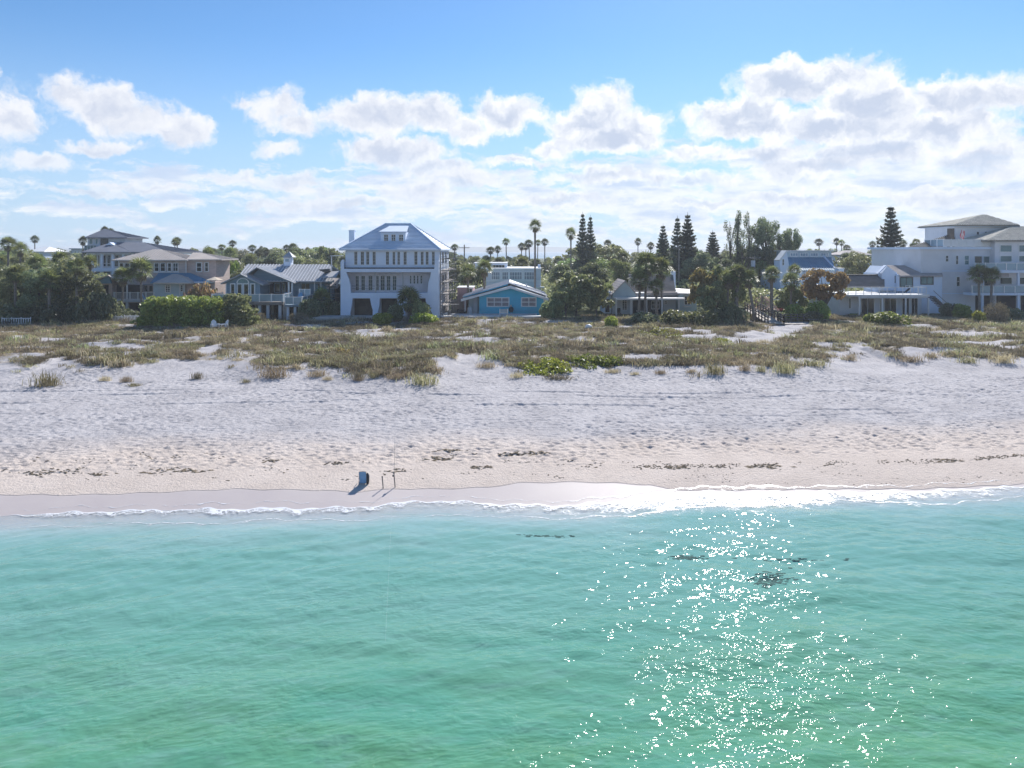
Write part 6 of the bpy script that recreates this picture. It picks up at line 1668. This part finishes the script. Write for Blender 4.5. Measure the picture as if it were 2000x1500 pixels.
ragged('gum', 112, 16, 8, 8500, .26, L_dark, [(rnd.uniform(-2.8, 2.8), rnd.uniform(-2.2, 2.2), 4 + 11 * rnd.random() ** .8 * (1), 1.1, 1.1, 1.15) for i in range(34)])
ragged('gum2', 113, 16, 8, 8000, .26, L_dark, [((q := rnd.uniform(-3, 3)), rnd.uniform(-2.2, 2.2), 3 + (11.5 - 1.3 * abs(q)) * rnd.random() ** .8, 1.05, 1.05, 1.1) for i in range(34)])
place('wispy', 'casuarina_tree', 'wispy half bare tree left of the dark spire tree', 'tree', 1426, 424, 150, 52, rz=.4)
place('spire', 'casuarina_tree', 'dark narrow spire shaped tree among the wispy trees', 'tree', 1441, 411, 150, 30)
place('wispy', 'casuarina_tree', 'wispy half bare tree right of the dark spire tree', 'tree', 1464, 413, 151, 50, rz=1.4)
place('gum', 'eucalyptus_tree', 'tallest dark ragged gum tree left of the clerestory house', 'tree', 1495, 420, 150, 66, rz=.2)
place('gum2', 'eucalyptus_tree', 'dark ragged gum tree, second from the left in its row', 'tree', 1522, 431, 151, 60, rz=2)
place('gum', 'eucalyptus_tree', 'rightmost shorter gum tree against the clerestory house gable', 'tree', 1546, 441, 152, 46, rz=4)
place('gum2', 'eucalyptus_tree', 'broad dark undergrowth gum below the wispy trees', 'tree', 1450, 470, 147, 70, rz=3)
place('gum', 'eucalyptus_tree', 'low dark gum tree behind the transformer pole', 'tree', 1490, 478, 149, 70, rz=1)

# --- named near broadleaf trees
def T_(kind, px, pt, Y, w_, label, name='broadleaf_tree', cat='tree', group=None, **k): return place(kind, name, label, cat, px, pt, Y, w_, group, **k)
T_('thicket', 22, 512, 104, 108, 'dark olive tree at the far left edge above the white railing')
T_('thicket2', 78, 520, 103, 100, 'very dark tree behind the white railing, second from the left edge')
T_('thicket', 118, 497, 105, 104, 'big olive tree with pale highlights behind the small yellow palm')
T_('thicket2', 158, 524, 103, 84, 'rightmost dark tree of the left thicket beside the tan house')
T_('bushd', 188, 563, 100, 70, 'dark tall shrub under the tan house gable', 'shrub', 'shrub')
T_('bushd', 213, 575, 103, 56, 'dark shrub beneath the tan house balcony', 'shrub', 'shrub')
T_('bushd', 40, 585, 101.5, 90, 'dark shrub mass behind the white railing at far left', 'shrub', 'shrub')
T_('bushd', 95, 588, 100.5, 80, 'dark shrub mass left of the small yellow palm', 'shrub', 'shrub')
T_('bushd', 160, 592, 101.5, 70, 'dark shrub mass right of the small yellow palm', 'shrub', 'shrub')
T_('bushp', 400, 545, 108, 62, 'flowering shrub with orange pink leaves between tan house and deck', 'shrub', 'shrub')
T_('bushp', 372, 560, 107, 40, 'reddish flowering shrub close to the tan house wall', 'shrub', 'shrub')
T_('grape0', 1125, 530, 108, 96, 'large grey green sea grape tree right of the blue bungalow', 'sea_grape_tree')
T_('grape0', 1165, 545, 107, 70, 'dense sea grape tree left of the cottage', 'sea_grape_tree')
T_('grape0', 1105, 560, 106, 60, 'low sea grape tree behind the end of the terrace', 'sea_grape_tree')
T_('grape1', 1378, 520, 107, 70, 'sea grape tree with orange tinted top right of the cottage', 'sea_grape_tree')
T_('grape0', 1412, 515, 106, 80, 'tall green sea grape tree left of the boardwalk palms', 'sea_grape_tree')
T_('grape0', 1396, 548, 104, 76, 'dark sea grape tree behind the right hedge', 'sea_grape_tree')
T_('grape0', 1545, 560, 110, 56, 'sea grape tree below the clerestory house', 'sea_grape_tree')
T_('rust', 1611, 523, 106, 92, 'rust coloured spreading sea grape tree with grey trunks', 'sea_grape_tree')
T_('broad0', 1165, 474, 185, 124, 'wide domed grey green tree on the skyline left of centre pines')
T_('broad4', 1215, 505, 140, 60, 'bright green tree behind the cottage roof')
T_('bushg', 1075, 586, 105.5, 54, 'bush of large glossy leaves at the right end of the terrace', 'shrub', 'shrub')
T_('bushb', 1600, 586, 104, 60, 'low green bush under the rust coloured tree', 'shrub', 'shrub')
T_('bushb', 1552, 592, 103, 50, 'low green bush behind the boardwalk landing', 'shrub', 'shrub')
T_('bushb', 460, 507, 140, 40, 'yellow green bush top behind the deck house roof', 'shrub', 'shrub')
T_('bushd', 770, 590, 101.5, 40, 'dark shrub at the left foot of the villa fan palm', 'shrub', 'shrub')
T_('bushg', 822, 584, 100.8, 46, 'shrub with pale leaves at the right foot of the villa fan palm', 'shrub', 'shrub')
T_('bushy', 745, 608, 98.5, 50, 'yellow green bush left in front of the villa arches', 'shrub', 'shrub')
T_('bushy', 827, 608, 98.5, 58, 'yellow green bush right in front of the villa arches', 'shrub', 'shrub')
T_('bushy', 1195, 615, 96, 34, 'small yellow orange bush alone on the dune left of the lawn', 'shrub', 'shrub')
T_('bushg', 1320, 602, 98, 76, 'left half of the low hedge before the cottage', 'hedge_shrub', 'shrub')
T_('bushg', 1372, 601, 98.5, 80, 'right half of the low hedge before the cottage', 'hedge_shrub', 'shrub')
T_('bushd', 1262, 607, 100, 66, 'dark green shrub mass at the feet of the cottage palms', 'shrub', 'shrub')
T_('bushb', 1733, 607, 96, 84, 'round bright green bush in front of the terrace house', 'shrub', 'shrub')
T_('bushb', 1876, 592, 106, 50, 'clipped bright green hedge beside the cream house', 'shrub', 'shrub')
T_('bushd', 1855, 588, 107, 40, 'dark shrub in the corner between terrace and cream house', 'shrub', 'shrub')
T_('bushbr', 1948, 584, 101, 54, 'round grey brown bush before the cream house', 'shrub', 'shrub')
T_('bushy', 1912, 604, 101, 30, 'small yellowish bush left of the round grey brown bush', 'shrub', 'shrub')
T_('bushd', 1975, 598, 104, 50, 'dark shrub at the base of the cream house columns', 'shrub', 'shrub')
T_('bushd', 1590, 605, 101, 40, 'dark shrub behind the boardwalk bench', 'shrub', 'shrub')
T_('bushd', 1432, 595, 101.5, 60, 'shadowy shrub at the foot of the shaggy palm trunk', 'shrub', 'shrub')
T_('bushd', 1395, 597, 103, 60, 'shadowy shrub under the tall sea grape tree', 'shrub', 'shrub')
T_('bushbr', 495, 605, 100, 50, 'dry brown bush beside the brick path', 'shrub', 'shrub')
T_('bushbr', 583, 606, 101, 44, 'dry brown bush below the lower deck', 'shrub', 'shrub')
T_('bushd', 610, 578, 104, 64, 'dark shrub right of the lower deck', 'shrub', 'shrub')
T_('bushd', 654, 585, 107.5, 40, 'dark shrub against the left side of the villa', 'shrub', 'shrub')
T_('bush', 840, 664, 87, 44, 'small bright green bush in the middle of the dune', 'shrub', 'shrub')
T_('bushd', 240, 600, 103, 66, 'dark ground shrub behind the picket fences', 'shrub', 'shrub')
# low creeping patches
def patch(px, py, wpx, hpx, label, mat, n, size, hh=.5, name='creeping_shrub', nb=26, seed=0):
    rg = np.random.default_rng(seed + int(px)); rnd = random.Random(seed + int(px)); bl = []
    x0, y0, z0 = gpos(px, py)
    for i in range(nb):
        a = rnd.uniform(0, 6.28); q = math.sqrt(rnd.random())
        x, y, z = gpos(px + q * math.cos(a) * wpx / 2 * .9, py + q * math.sin(a) * hpx / 2)
        r = rnd.uniform(.45, .9); h_ = hh * (1.1 - .6 * q) * rnd.uniform(.7, 1.2)
        bl.append((x - x0, y - y0, z - z0 + h_ * .35, r, r * 1.2, h_))
    V, Fc = cloud_leaves(bl, n, size, rg, aspect=.8, up=.5)
    R = thing(name, label, 'shrub', (x0, y0, z0))
    o = bpy.data.objects.new('foliage', mesh_np('foliage', V, Fc, mat)); link(o, R)
patch(1065, 718, 110, 26, 'left half of the yellow green creeper patch at the dune edge', L_grape_y, 2600, .13, .45)
patch(1160, 708, 110, 22, 'right half of the green creeper patch at the dune edge', L_bright, 2600, .13, .5)
patch(1288, 652, 100, 20, 'yellow orange creeper patch in the dunes before the cottage hedge', L_grape_y, 2600, .12, .35)
patch(1410, 667, 30, 6, 'tiny bright yellow creeper patch left of the sand path', L_grape_y, 500, .10, .3, nb=8)
patch(660, 692, 50, 14, 'small orange yellow creeper patch in the left dunes', L_rustm, 700, .12, .4, nb=10)
patch(1665, 612, 60, 8, 'green creeper strip before the terrace house doors', L_bright, 1200, .13, .35, nb=14)
patch(790, 620, 90, 8, 'low yellow creeper joining the bushes before the villa', L_grape_y, 1200, .12, .35, nb=12)

# --- sea grape hedge left
def hedge(pxa, pxb, ptop, Y, depth, label, mat, n, seed):
    rg = np.random.default_rng(seed); rnd = random.Random(seed); x0, x1 = PX(pxa, Y), PX(pxb, Y); zb = 1.6; zt = PZ(ptop, Y)
    bl = []; nx = int((x1 - x0) / .9)
    for i in range(nx):
        for j in range(4):
            for k in range(4):
                x = x0 + (i + rnd.random()) * (x1 - x0) / nx
                e = min(1, min(x - x0, x1 - x) / 1.6 + .35)
                bl.append((x - (x0 + x1) / 2, (j - 1.5) * depth / 4 + rnd.gauss(0, .2), (zt - zb) * (k + .5) / 4 * e * rnd.uniform(.93, 1.05), .85, .75, .62 * e))
    V, Fc = cloud_leaves(bl, n, .22, rg, shell=.6, aspect=.8, up=.2, rand=.9)
    V[:, 2] = np.maximum(V[:, 2], 0)
    R = thing('sea_grape_hedge', label, 'hedge', ((x0 + x1) / 2, Y, zb))
    link(bpy.data.objects.new('foliage', mesh_np('foliage', V, Fc, mat)), R)
hedge(283, 440, 581, 95, 4.2, 'long tall hedge with bright yellow green top before the tan house', leaf_mat('hedge_leaves', (.17, .20, .05), (.24, .25, .06), .36, .45), 15000, 5)
hedge(438, 492, 576, 95.5, 3.2, 'darker rounded end of the hedge below the deck', L_grape, 5000, 6)

# --- the wooded land behind: individual trees
def wood_label(px, Y, kind, pt):
    col_ = {'broad0': 'olive green', 'broad1': 'dark green', 'broad2': 'mid green', 'broad3': 'dull olive', 'broad4': 'fresh green', 'grape0': 'glossy leaved', 'sabal0': 'upright', 'sabal1': 'leaning', 'sabal2': 'dark'}[kind]
    where = ('beyond the far left thicket' if px < 160 else 'behind the tan house' if px < 430 else 'behind the deck house' if px < 660 else 'behind the villa' if px < 880 else
             'behind the blue bungalow' if px < 1080 else 'left behind the cottage' if px < 1230 else 'right behind the cottage' if px < 1360 else 'behind the boardwalk clump' if px < 1500 else
             'behind the clerestory house' if px < 1650 else 'behind the terrace house' if px < 1800 else 'behind the cream house')
    dist_ = 'in the nearer rows' if Y < 165 else 'in the middle distance' if Y < 240 else 'far back'
    return col_, where, dist_
FOOT = [(165, 335, 132, 158), (215, 440, 108, 130), (430, 665, 105, 124), (655, 900, 100, 128), (895, 1075, 105, 126), (940, 1070, 126, 145), (1180, 1362, 108, 128), (1515, 1655, 130, 150), (1640, 1845, 106, 130), (1790, 2200, 108, 135)]
rnd = random.Random(99); cnt = 0
rows = []
for Y0, Y1, n, ta, tb_ in ((122, 140, 34, 500, 535), (140, 165, 44, 488, 520), (165, 200, 50, 483, 506), (200, 250, 52, 482, 499), (250, 330, 56, 482, 495), (330, 430, 48, 482, 492)):
    for i in range(n):
        px = -120 + 2240 * (i + rnd.uniform(.1, .9)) / n; Y = rnd.uniform(Y0, Y1)
        if any(a - 14 < px < b + 14 and c - 3 < Y < d + 5 for a, b, c, d in FOOT): continue
        # leave the gap through which the bay shows, and keep the villa roof's sky clear
        pt = rnd.uniform(ta, tb_)
        if 1055 < px < 1118: pt = max(pt, 503 + rnd.uniform(0, 12))
        if 880 < px < 1055: pt = max(pt, 499 + rnd.uniform(0, 9))
        if 1230 < px < 1290 or 1655 < px < 1700: pt = max(pt, 492)
        if px < 200 and Y < 200: pt = max(pt, 485)
        if 420 < px < 660: pt = pt - (4 if rnd.random() < .5 else 0)
        rows.append((px, pt, Y))
for px, pt, Y in rows:
    k = rnd.choice(['broad0', 'broad1', 'broad2', 'broad3', 'broad4', 'broad1', 'broad2', 'sabal0', 'sabal1', 'sabal2', 'grape0'])
    c, wh, ds = wood_label(px, Y, k, pt)
    pal = k.startswith('sabal')
    if pal: pt -= rnd.uniform(0, 6)
    if pt < 480: pt = 480
    wpx = None if pal else rnd.uniform(7, 11.5) * F / Y
    o = place(k, 'fan_palm' if pal else 'broadleaf_tree', '%s %s %s %s' % (c, 'fan palm' if pal else 'broadleaf tree', wh, ds), 'palm' if pal else 'tree', px, pt, Y, wpx,
              sxy=1.15 if pal else None, group='%s %ss %s %s' % (c, 'fan palm' if pal else 'tree', wh, ds))
# undergrowth filling the ground between them
def mass(name, label, Y0, Y1, n, hmax, size, mat, seed, xr=(-1, 1), leafn=22):
    rg = np.random.default_rng(seed)
    Y = Y0 + (Y1 - Y0) * rg.random(n); hw = Y * .80
    x = (rg.random(n) * (xr[1] - xr[0]) + xr[0]) * hw
    px = x / Y * F + 1000; keep = np.ones(n, bool)
    for a, b, c, d in FOOT + [(890, 1118, 260, 900), (1225, 1290, 420, 900), (1655, 1700, 500, 900)]: keep &= ~((px > a) & (px < b) & (Y > c) & (Y < d))
    x, Y = x[keep], Y[keep]; n = len(x)
    h_ = hmax * (.45 + .75 * fbm(x / 9, Y / 9, 3, seed)) 
    k = np.repeat(np.arange(n), leafn)
    u = rg.random(len(k)); c = np.stack([x[k] + rg.normal(size=len(k)) * 1.1, Y[k] + rg.normal(size=len(k)) * 1.1, 1.9 + h_[k] * u ** .6], 1)
    nm = unit(rg.normal(size=(len(k), 3)) + [0, -.2, .6])
    V, Fc = leaves(c, nm, size * rg.uniform(.7, 1.3, len(k)), .6, rg=rg)
    o = bpy.data.objects.new(name, mesh_np(name, V, Fc, mat)); link(o, None); lab(o, label, kind='stuff')
mass('undergrowth', 'dense mixed undergrowth between the houses and trees', 119, 190, 5200, 4.2, .30, L_olive, 3)
mass('far_wood', 'distant woodland reading as one green mass', 190, 860, 6000, 8.0, 1.0, L_dark, 4, leafn=16)

# ---------------------------------------------------------------- dune grass
def tuft(seed, nb, hh, spread, mat, w_=.012, curl=.5):
    rg = np.random.default_rng(seed); Vs = []; Fs = []
    for i in range(nb):
        a = rg.random() * 6.28; b0 = np.array([rg.normal() * spread * .35, rg.normal() * spread * .35, -.03])
        l = hh * rg.uniform(.5, 1.15); out_ = l * rg.uniform(.15, curl); d = np.array([math.cos(a), math.sin(a), 0]); s = np.array([-d[1], d[0], 0]) * w_
        m = b0 + d * out_ * .35 + [0, 0, l * .6]; e = b0 + d * out_ + [0, 0, l * rg.uniform(.75, 1.0)]
        k = len(Vs); Vs += [b0 - s, b0 + s, m + s, m - s, e]; Fs += [(k, k + 1, k + 2, k + 3), (k + 3, k + 2, k + 4, k + 4)]
    V = np.array(Vs); me = bpy.data.meshes.new('tuft'); me.from_pydata(V.tolist(), [], [f if f[2] != f[3] else f[:3] for f in Fs]); me.materials.append(mat)
    return me
def scatter(name, label, meshes, pts, scl, rot, idx):
    src = bpy.data.collections.new(name + '_source')
    for i, me in enumerate(meshes):
        o = bpy.data.objects.new('%s_tuft_%02d' % (name, i), me); src.objects.link(o)
    me = bpy.data.meshes.new(name); me.vertices.add(len(pts)); me.vertices.foreach_set('co', np.asarray(pts, np.float32).ravel())
    a = me.attributes.new('scl', 'FLOAT_VECTOR', 'POINT'); a.data.foreach_set('vector', np.asarray(scl, np.float32).ravel())
    a = me.attributes.new('rot', 'FLOAT_VECTOR', 'POINT'); a.data.foreach_set('vector', np.asarray(rot, np.float32).ravel())
    a = me.attributes.new('idx', 'INT', 'POINT'); a.data.foreach_set('value', np.asarray(idx, np.int32))
    ob = bpy.data.objects.new(name, me); link(ob, None); lab(ob, label, kind='stuff')
    ng = bpy.data.node_groups.new(name + '_scatter', 'GeometryNodeTree')
    ng.interface.new_socket('Geometry', in_out='INPUT', socket_type='NodeSocketGeometry'); ng.interface.new_socket('Geometry', in_out='OUTPUT', socket_type='NodeSocketGeometry')
    N_ = ng.nodes; gi = N_.new('NodeGroupInput'); go = N_.new('NodeGroupOutput')
    m2p = N_.new('GeometryNodeMeshToPoints'); iop = N_.new('GeometryNodeInstanceOnPoints'); ci = N_.new('GeometryNodeCollectionInfo')
    ci.inputs['Collection'].default_value = src; ci.inputs['Separate Children'].default_value = True; ci.inputs['Reset Children'].default_value = True
    def att(nm, ty):
        q = N_.new('GeometryNodeInputNamedAttribute'); q.data_type = ty; q.inputs['Name'].default_value = nm; return q.outputs['Attribute']
    iop.inputs['Pick Instance'].default_value = True
    ng.links.new(gi.outputs[0], m2p.inputs['Mesh']); ng.links.new(m2p.outputs[0], iop.inputs['Points']); ng.links.new(ci.outputs[0], iop.inputs['Instance'])
    ng.links.new(att('idx', 'INT'), iop.inputs['Instance Index']); ng.links.new(att('rot', 'FLOAT_VECTOR'), iop.inputs['Rotation']); ng.links.new(att('scl', 'FLOAT_VECTOR'), iop.inputs['Scale'])
    ng.links.new(iop.outputs[0], go.inputs[0])
    md = ob.modifiers.new('scatter', 'NODES'); md.node_group = ng
    return ob
def dune_points(n, seed, dens, Y0=57, Y1=110):
    rg = np.random.default_rng(seed); Y = Y0 + (Y1 - Y0) * rg.random(n); x = (rg.random(n) * 2 - 1) * (Y * .76 + 3)
    p = dens(x, Y); k = rg.random(n) < p; x, Y = x[k], Y[k]
    return x, Y, hgt(x, Y, False), rg
def edge(x, y): return y - vegY(x) + (fbm(x / 2.2, y / 2.2, 3, 5) - .5) * 2.6
def dens1(x, y):
    e = edge(x, y); c = fbm(x / 3.0, y / 1.8, 4, 71)
    pxx = x / y * F + 1000
    behind = 1 - sstep(104.5, 106.5, y) * ((pxx > 650) & (pxx < 1100))
    near = np.exp(-np.clip(-e, 0, 9) / 1.0) * .16 * (vnoise(x / 1.3, y / 1.3, 77) > .72)
    c2 = fbm(x / 1.15, y / .8, 3, 72)
    return np.clip(sstep(-.2, 1.0, e) * (1 - sandm(x, y)) * (1 - .9 * sstep(.52, .66, c)) * (1 - .92 * sstep(.54, .64, c2 + .35 * (c - .4))) + near * (e < 0), 0, 1) * behind
g1 = [tuft(i, 30, .36, .5, [L_grass, L_grass2, L_brush][i % 3], .013, 1.1) for i in range(6)]
g2 = [tuft(20 + i, 44, .46, .8, [L_grass2, L_brush, L_olive, L_grass2, L_brush, L_grass][i], .018, 1.0) for i in range(6)]
x, y, z, rg = dune_points(70000, 1, dens1)
s = (.55 + 1.0 * fbm(x / 4, y / 4, 3, 90)) * rg.uniform(.6, 1.25, len(x))
hue = fbm(x / 7, y / 4, 3, 91); idx = np.where(hue + rg.normal(size=len(x)) * .12 > .56, 1, 0); idx = np.where(fbm(x / 5, y / 5, 3, 93) + rg.normal(size=len(x)) * .1 > .52, 2, idx) + 3 * (rg.random(len(x)) > .5)
scatter('dune_grass', 'dry olive brown grass and scrub covering the dunes', g1, np.stack([x, y, z], 1), np.stack([s * 1.25, s * 1.25, s], 1), np.stack([x * 0, x * 0, rg.random(len(x)) * 6.28], 1), idx)
x, y, z, rg = dune_points(8000, 2, lambda a, b: dens1(a, b) * (fbm(a / 3.2, b / 2.2, 3, 95) > .50) * .9)
s = rg.uniform(.7, 2.1, len(x))
scatter('dune_scrub', 'taller clumps of grass standing in the dune scrub', g2, np.stack([x, y, z], 1), np.stack([s, s, s], 1), np.stack([x * 0, x * 0, rg.random(len(x)) * 6.28], 1), rg.integers(0, 6, len(x)))
# separate tufts on the open sand in front
TU = [(92,752,60,28,0),(205,742,24,10,1),(247,744,26,12,1),(385,738,24,14,2),(262,752,30,6,0),(480,745,20,8,0),(535,735,60,18,1),(620,733,40,14,1),(700,738,30,16,2),(730,736,24,12,0),(775,738,40,12,1),(828,748,66,22,0),
      (700,742,20,8,1),(1010,735,30,10,1),(1090,738,60,8,2),(1290,728,24,8,1),(1398,728,46,22,0),(1455,722,26,14,1),(1487,724,22,14,0),(1535,726,50,24,0),(1350,726,20,8,1),(1240,730,20,6,1),
      (1660,702,30,14,1),(1590,712,60,14,0),(1780,704,50,12,1),(1890,706,40,12,0),(1960,706,46,18,1),(1545,664,40,14,0),(1490,670,30,10,1),(950,716,40,12,1),(1195,726,30,8,1),(640,740,20,8,1)]
tm = [tuft(40 + i, 150, 1.0, 1.0, [L_grass2, L_grass, L_brush][i % 3], .016, .9) for i in range(3)]
def where_x(px):
    for a, b, t in ((0, 150, 'the far left'), (150, 330, 'the sand below the tan house'), (330, 470, 'the sand below the hedge'), (470, 660, 'the sand below the deck house'), (660, 900, 'the sand below the villa'), (900, 1080, 'the sand below the blue bungalow'),
                    (1080, 1230, 'the creeper patch'), (1230, 1430, 'the sand below the cottage'), (1430, 1640, 'the sand before the boardwalk'), (1640, 1760, 'the right sand path'), (1760, 2000, 'the sand at the far right')):
        if a <= px < b: return t
for i, (px, py, wp, hp, v) in enumerate(TU):
    x, y, z = gpos(px, py + 2, 1.3); sx = wp * y / F / 1.6; sz = hp * y / F / .85
    n = max(1, int(wp / 22))
    o = bpy.data.objects.new('grass_tuft', tm[v]); o.location = (x, y, z); o.scale = (sx, max(sx * .7, .4), sz); o.rotation_euler = (0, 0, 0); link(o, None)
    lab(o, '%s %s grass tuft near %s' % ('wide' if wp > 35 else 'narrow', ['green', 'straw brown', 'dark brown'][v], where_x(px)), 'grass tuft', 'grass tufts along the dune edge')

# ---------------------------------------------------------------- seaweed wrack and debris
M_weed = pm('dry_seaweed', (.30, .24, .16), .95, .3, 6, col2=(.17, .13, .09))
def wrack():
    rg = np.random.default_rng(12); pts = []
    line = [(1000,886),(1040,890),(1250,912),(1330,910),(1420,911),(1500,906),(1600,906),(1700,903),(1800,902),(1900,896),(2000,889),(2100,886)]
    lx = [p[0] for p in line]; ly = [p[1] for p in line]
    items = []
    for i in range(430):
        px = rg.uniform(1230, 2080); 
        if vnoise(np.array(px / 22.), np.array(1.5), 4) > .38: items.append((px, np.interp(px, lx, ly) + rg.normal() * 2.2, rg.uniform(.02, .17), .55))
    for i in range(520):
        px = rg.uniform(-60, 2060); py = rg.normal(908, 15) if px < 1300 else rg.normal(925, 12)
        if vnoise(np.array(px / 60.), np.array(py / 12.), 3) < .45 or not 880 < py < 950: continue
        items.append((px, py, rg.uniform(.04, .18) * (.6 if px > 1300 else 1), .3))
    for c in ((70,925),(135,922),(190,926),(315,923),(385,921),(340,918),(1000,887),(1045,886),(780,919),(530,900),(880,882),(860,897),(940,913),(1325,912),(1500,910),(1850,898),(660,905)):
        for i in range(9): items.append((c[0] + rg.normal() * 12, c[1] + rg.normal() * 2, rg.uniform(.08, .30), .5))
    V = []; Fs = []; o = 0
    for px, py, s, asp in items:
        x, y, z = gpos(float(px), float(py), .7)
        m = 7; a = rg.uniform(-.35, .35); k = int(1 + s * 14)
        for j in range(k):
            cx, cy = x + rg.normal() * s * 1.2, y + rg.normal() * s * .35
            r = s * rg.uniform(.25, .6); th = np.arange(m) * 2 * math.pi / m
            rr = r * rg.uniform(.5, 1.3, m)
            X_ = cx + rr * np.cos(th) * 2.1 * math.cos(a) ; Y_ = cy + rr * np.sin(th) * .38 + rr * np.cos(th) * math.sin(a)
            zz = float(hgt(cx, cy)); 
            V += [(cx, cy, zz + .02 + s * .12)] + [(X_[q], Y_[q], zz - .02) for q in range(m)]
            Fs += [(o, o + 1 + q, o + 1 + (q + 1) % m) for q in range(m)]; o += m + 1
    me = mesh_np('seaweed', np.array(V), np.array(Fs), M_weed)
    ob = bpy.data.objects.new('seaweed', me); link(ob, None); lab(ob, 'scattered brown dried seaweed along the high water line', kind='stuff')
wrack()
# patches of weed drifting in the shallows: ragged floating strands
def drift(px, py, w_, h_, n, seed, label):
    rg = np.random.default_rng(seed); V = []; Fs = []; o = 0
    for i in range(n):
        q = rg.normal(size=2) * .42; Y = H * F / (py + q[1] * h_ / 2 - HZ); x = PX(px + q[0] * w_, Y)
        r = rg.uniform(.03, .16); m = 6; th = np.arange(m) * 1.047
        r *= .5; V += [(x + r * 1.8 * math.cos(t) * rg.uniform(.6, 1.2), Y + r * .7 * math.sin(t) * rg.uniform(.6, 1.2), float(wave(np.array(x), np.array(Y))) + .006) for t in th]
        Fs.append(tuple(range(o, o + m))); o += m
    me = bpy.data.meshes.new('floating_weed'); me.from_pydata([tuple(map(float, v)) for v in V], [], Fs); me.materials.append(pm('wet_weed', (.05, .13, .12), .8, .2, 3, spec=.1)); 
    ob = bpy.data.objects.new('floating_weed', me); link(ob, None); lab(ob, label, kind='stuff')
drift(1505, 1132, 44, 40, 110, 3, 'dark patch of drifting weed glittering in the water')
drift(1340, 1088, 34, 8, 60, 4, 'thin dark streak of drifting weed')
drift(1560, 1092, 120, 5, 34, 5, 'long thin line of drifting weed')
drift(1060, 1046, 60, 6, 40, 6, 'faint weed streak near the shore')

# ---------------------------------------------------------------- look-alikes that share a label are told apart by their order in the row
seen = {}
for o in list(COL.objects):
    if o.parent is None and o.get('category') and o.get('label'): seen.setdefault(o['label'], []).append(o)
for l_, os_ in seen.items():
    if 2 <= len(os_) <= 5:
        os_.sort(key=lambda o: o.location.x / o.location.y)
        nm_ = {2: ['left', 'right'], 3: ['left', 'middle', 'right'], 4: ['leftmost', 'second', 'third', 'rightmost'], 5: ['leftmost', 'second', 'third', 'fourth', 'rightmost']}[len(os_)]
        for o, q in zip(os_, nm_): o['label'] = '%s of %s: %s' % (q, {2: 'two', 3: 'three', 4: 'four', 5: 'five'}[len(os_)], l_)
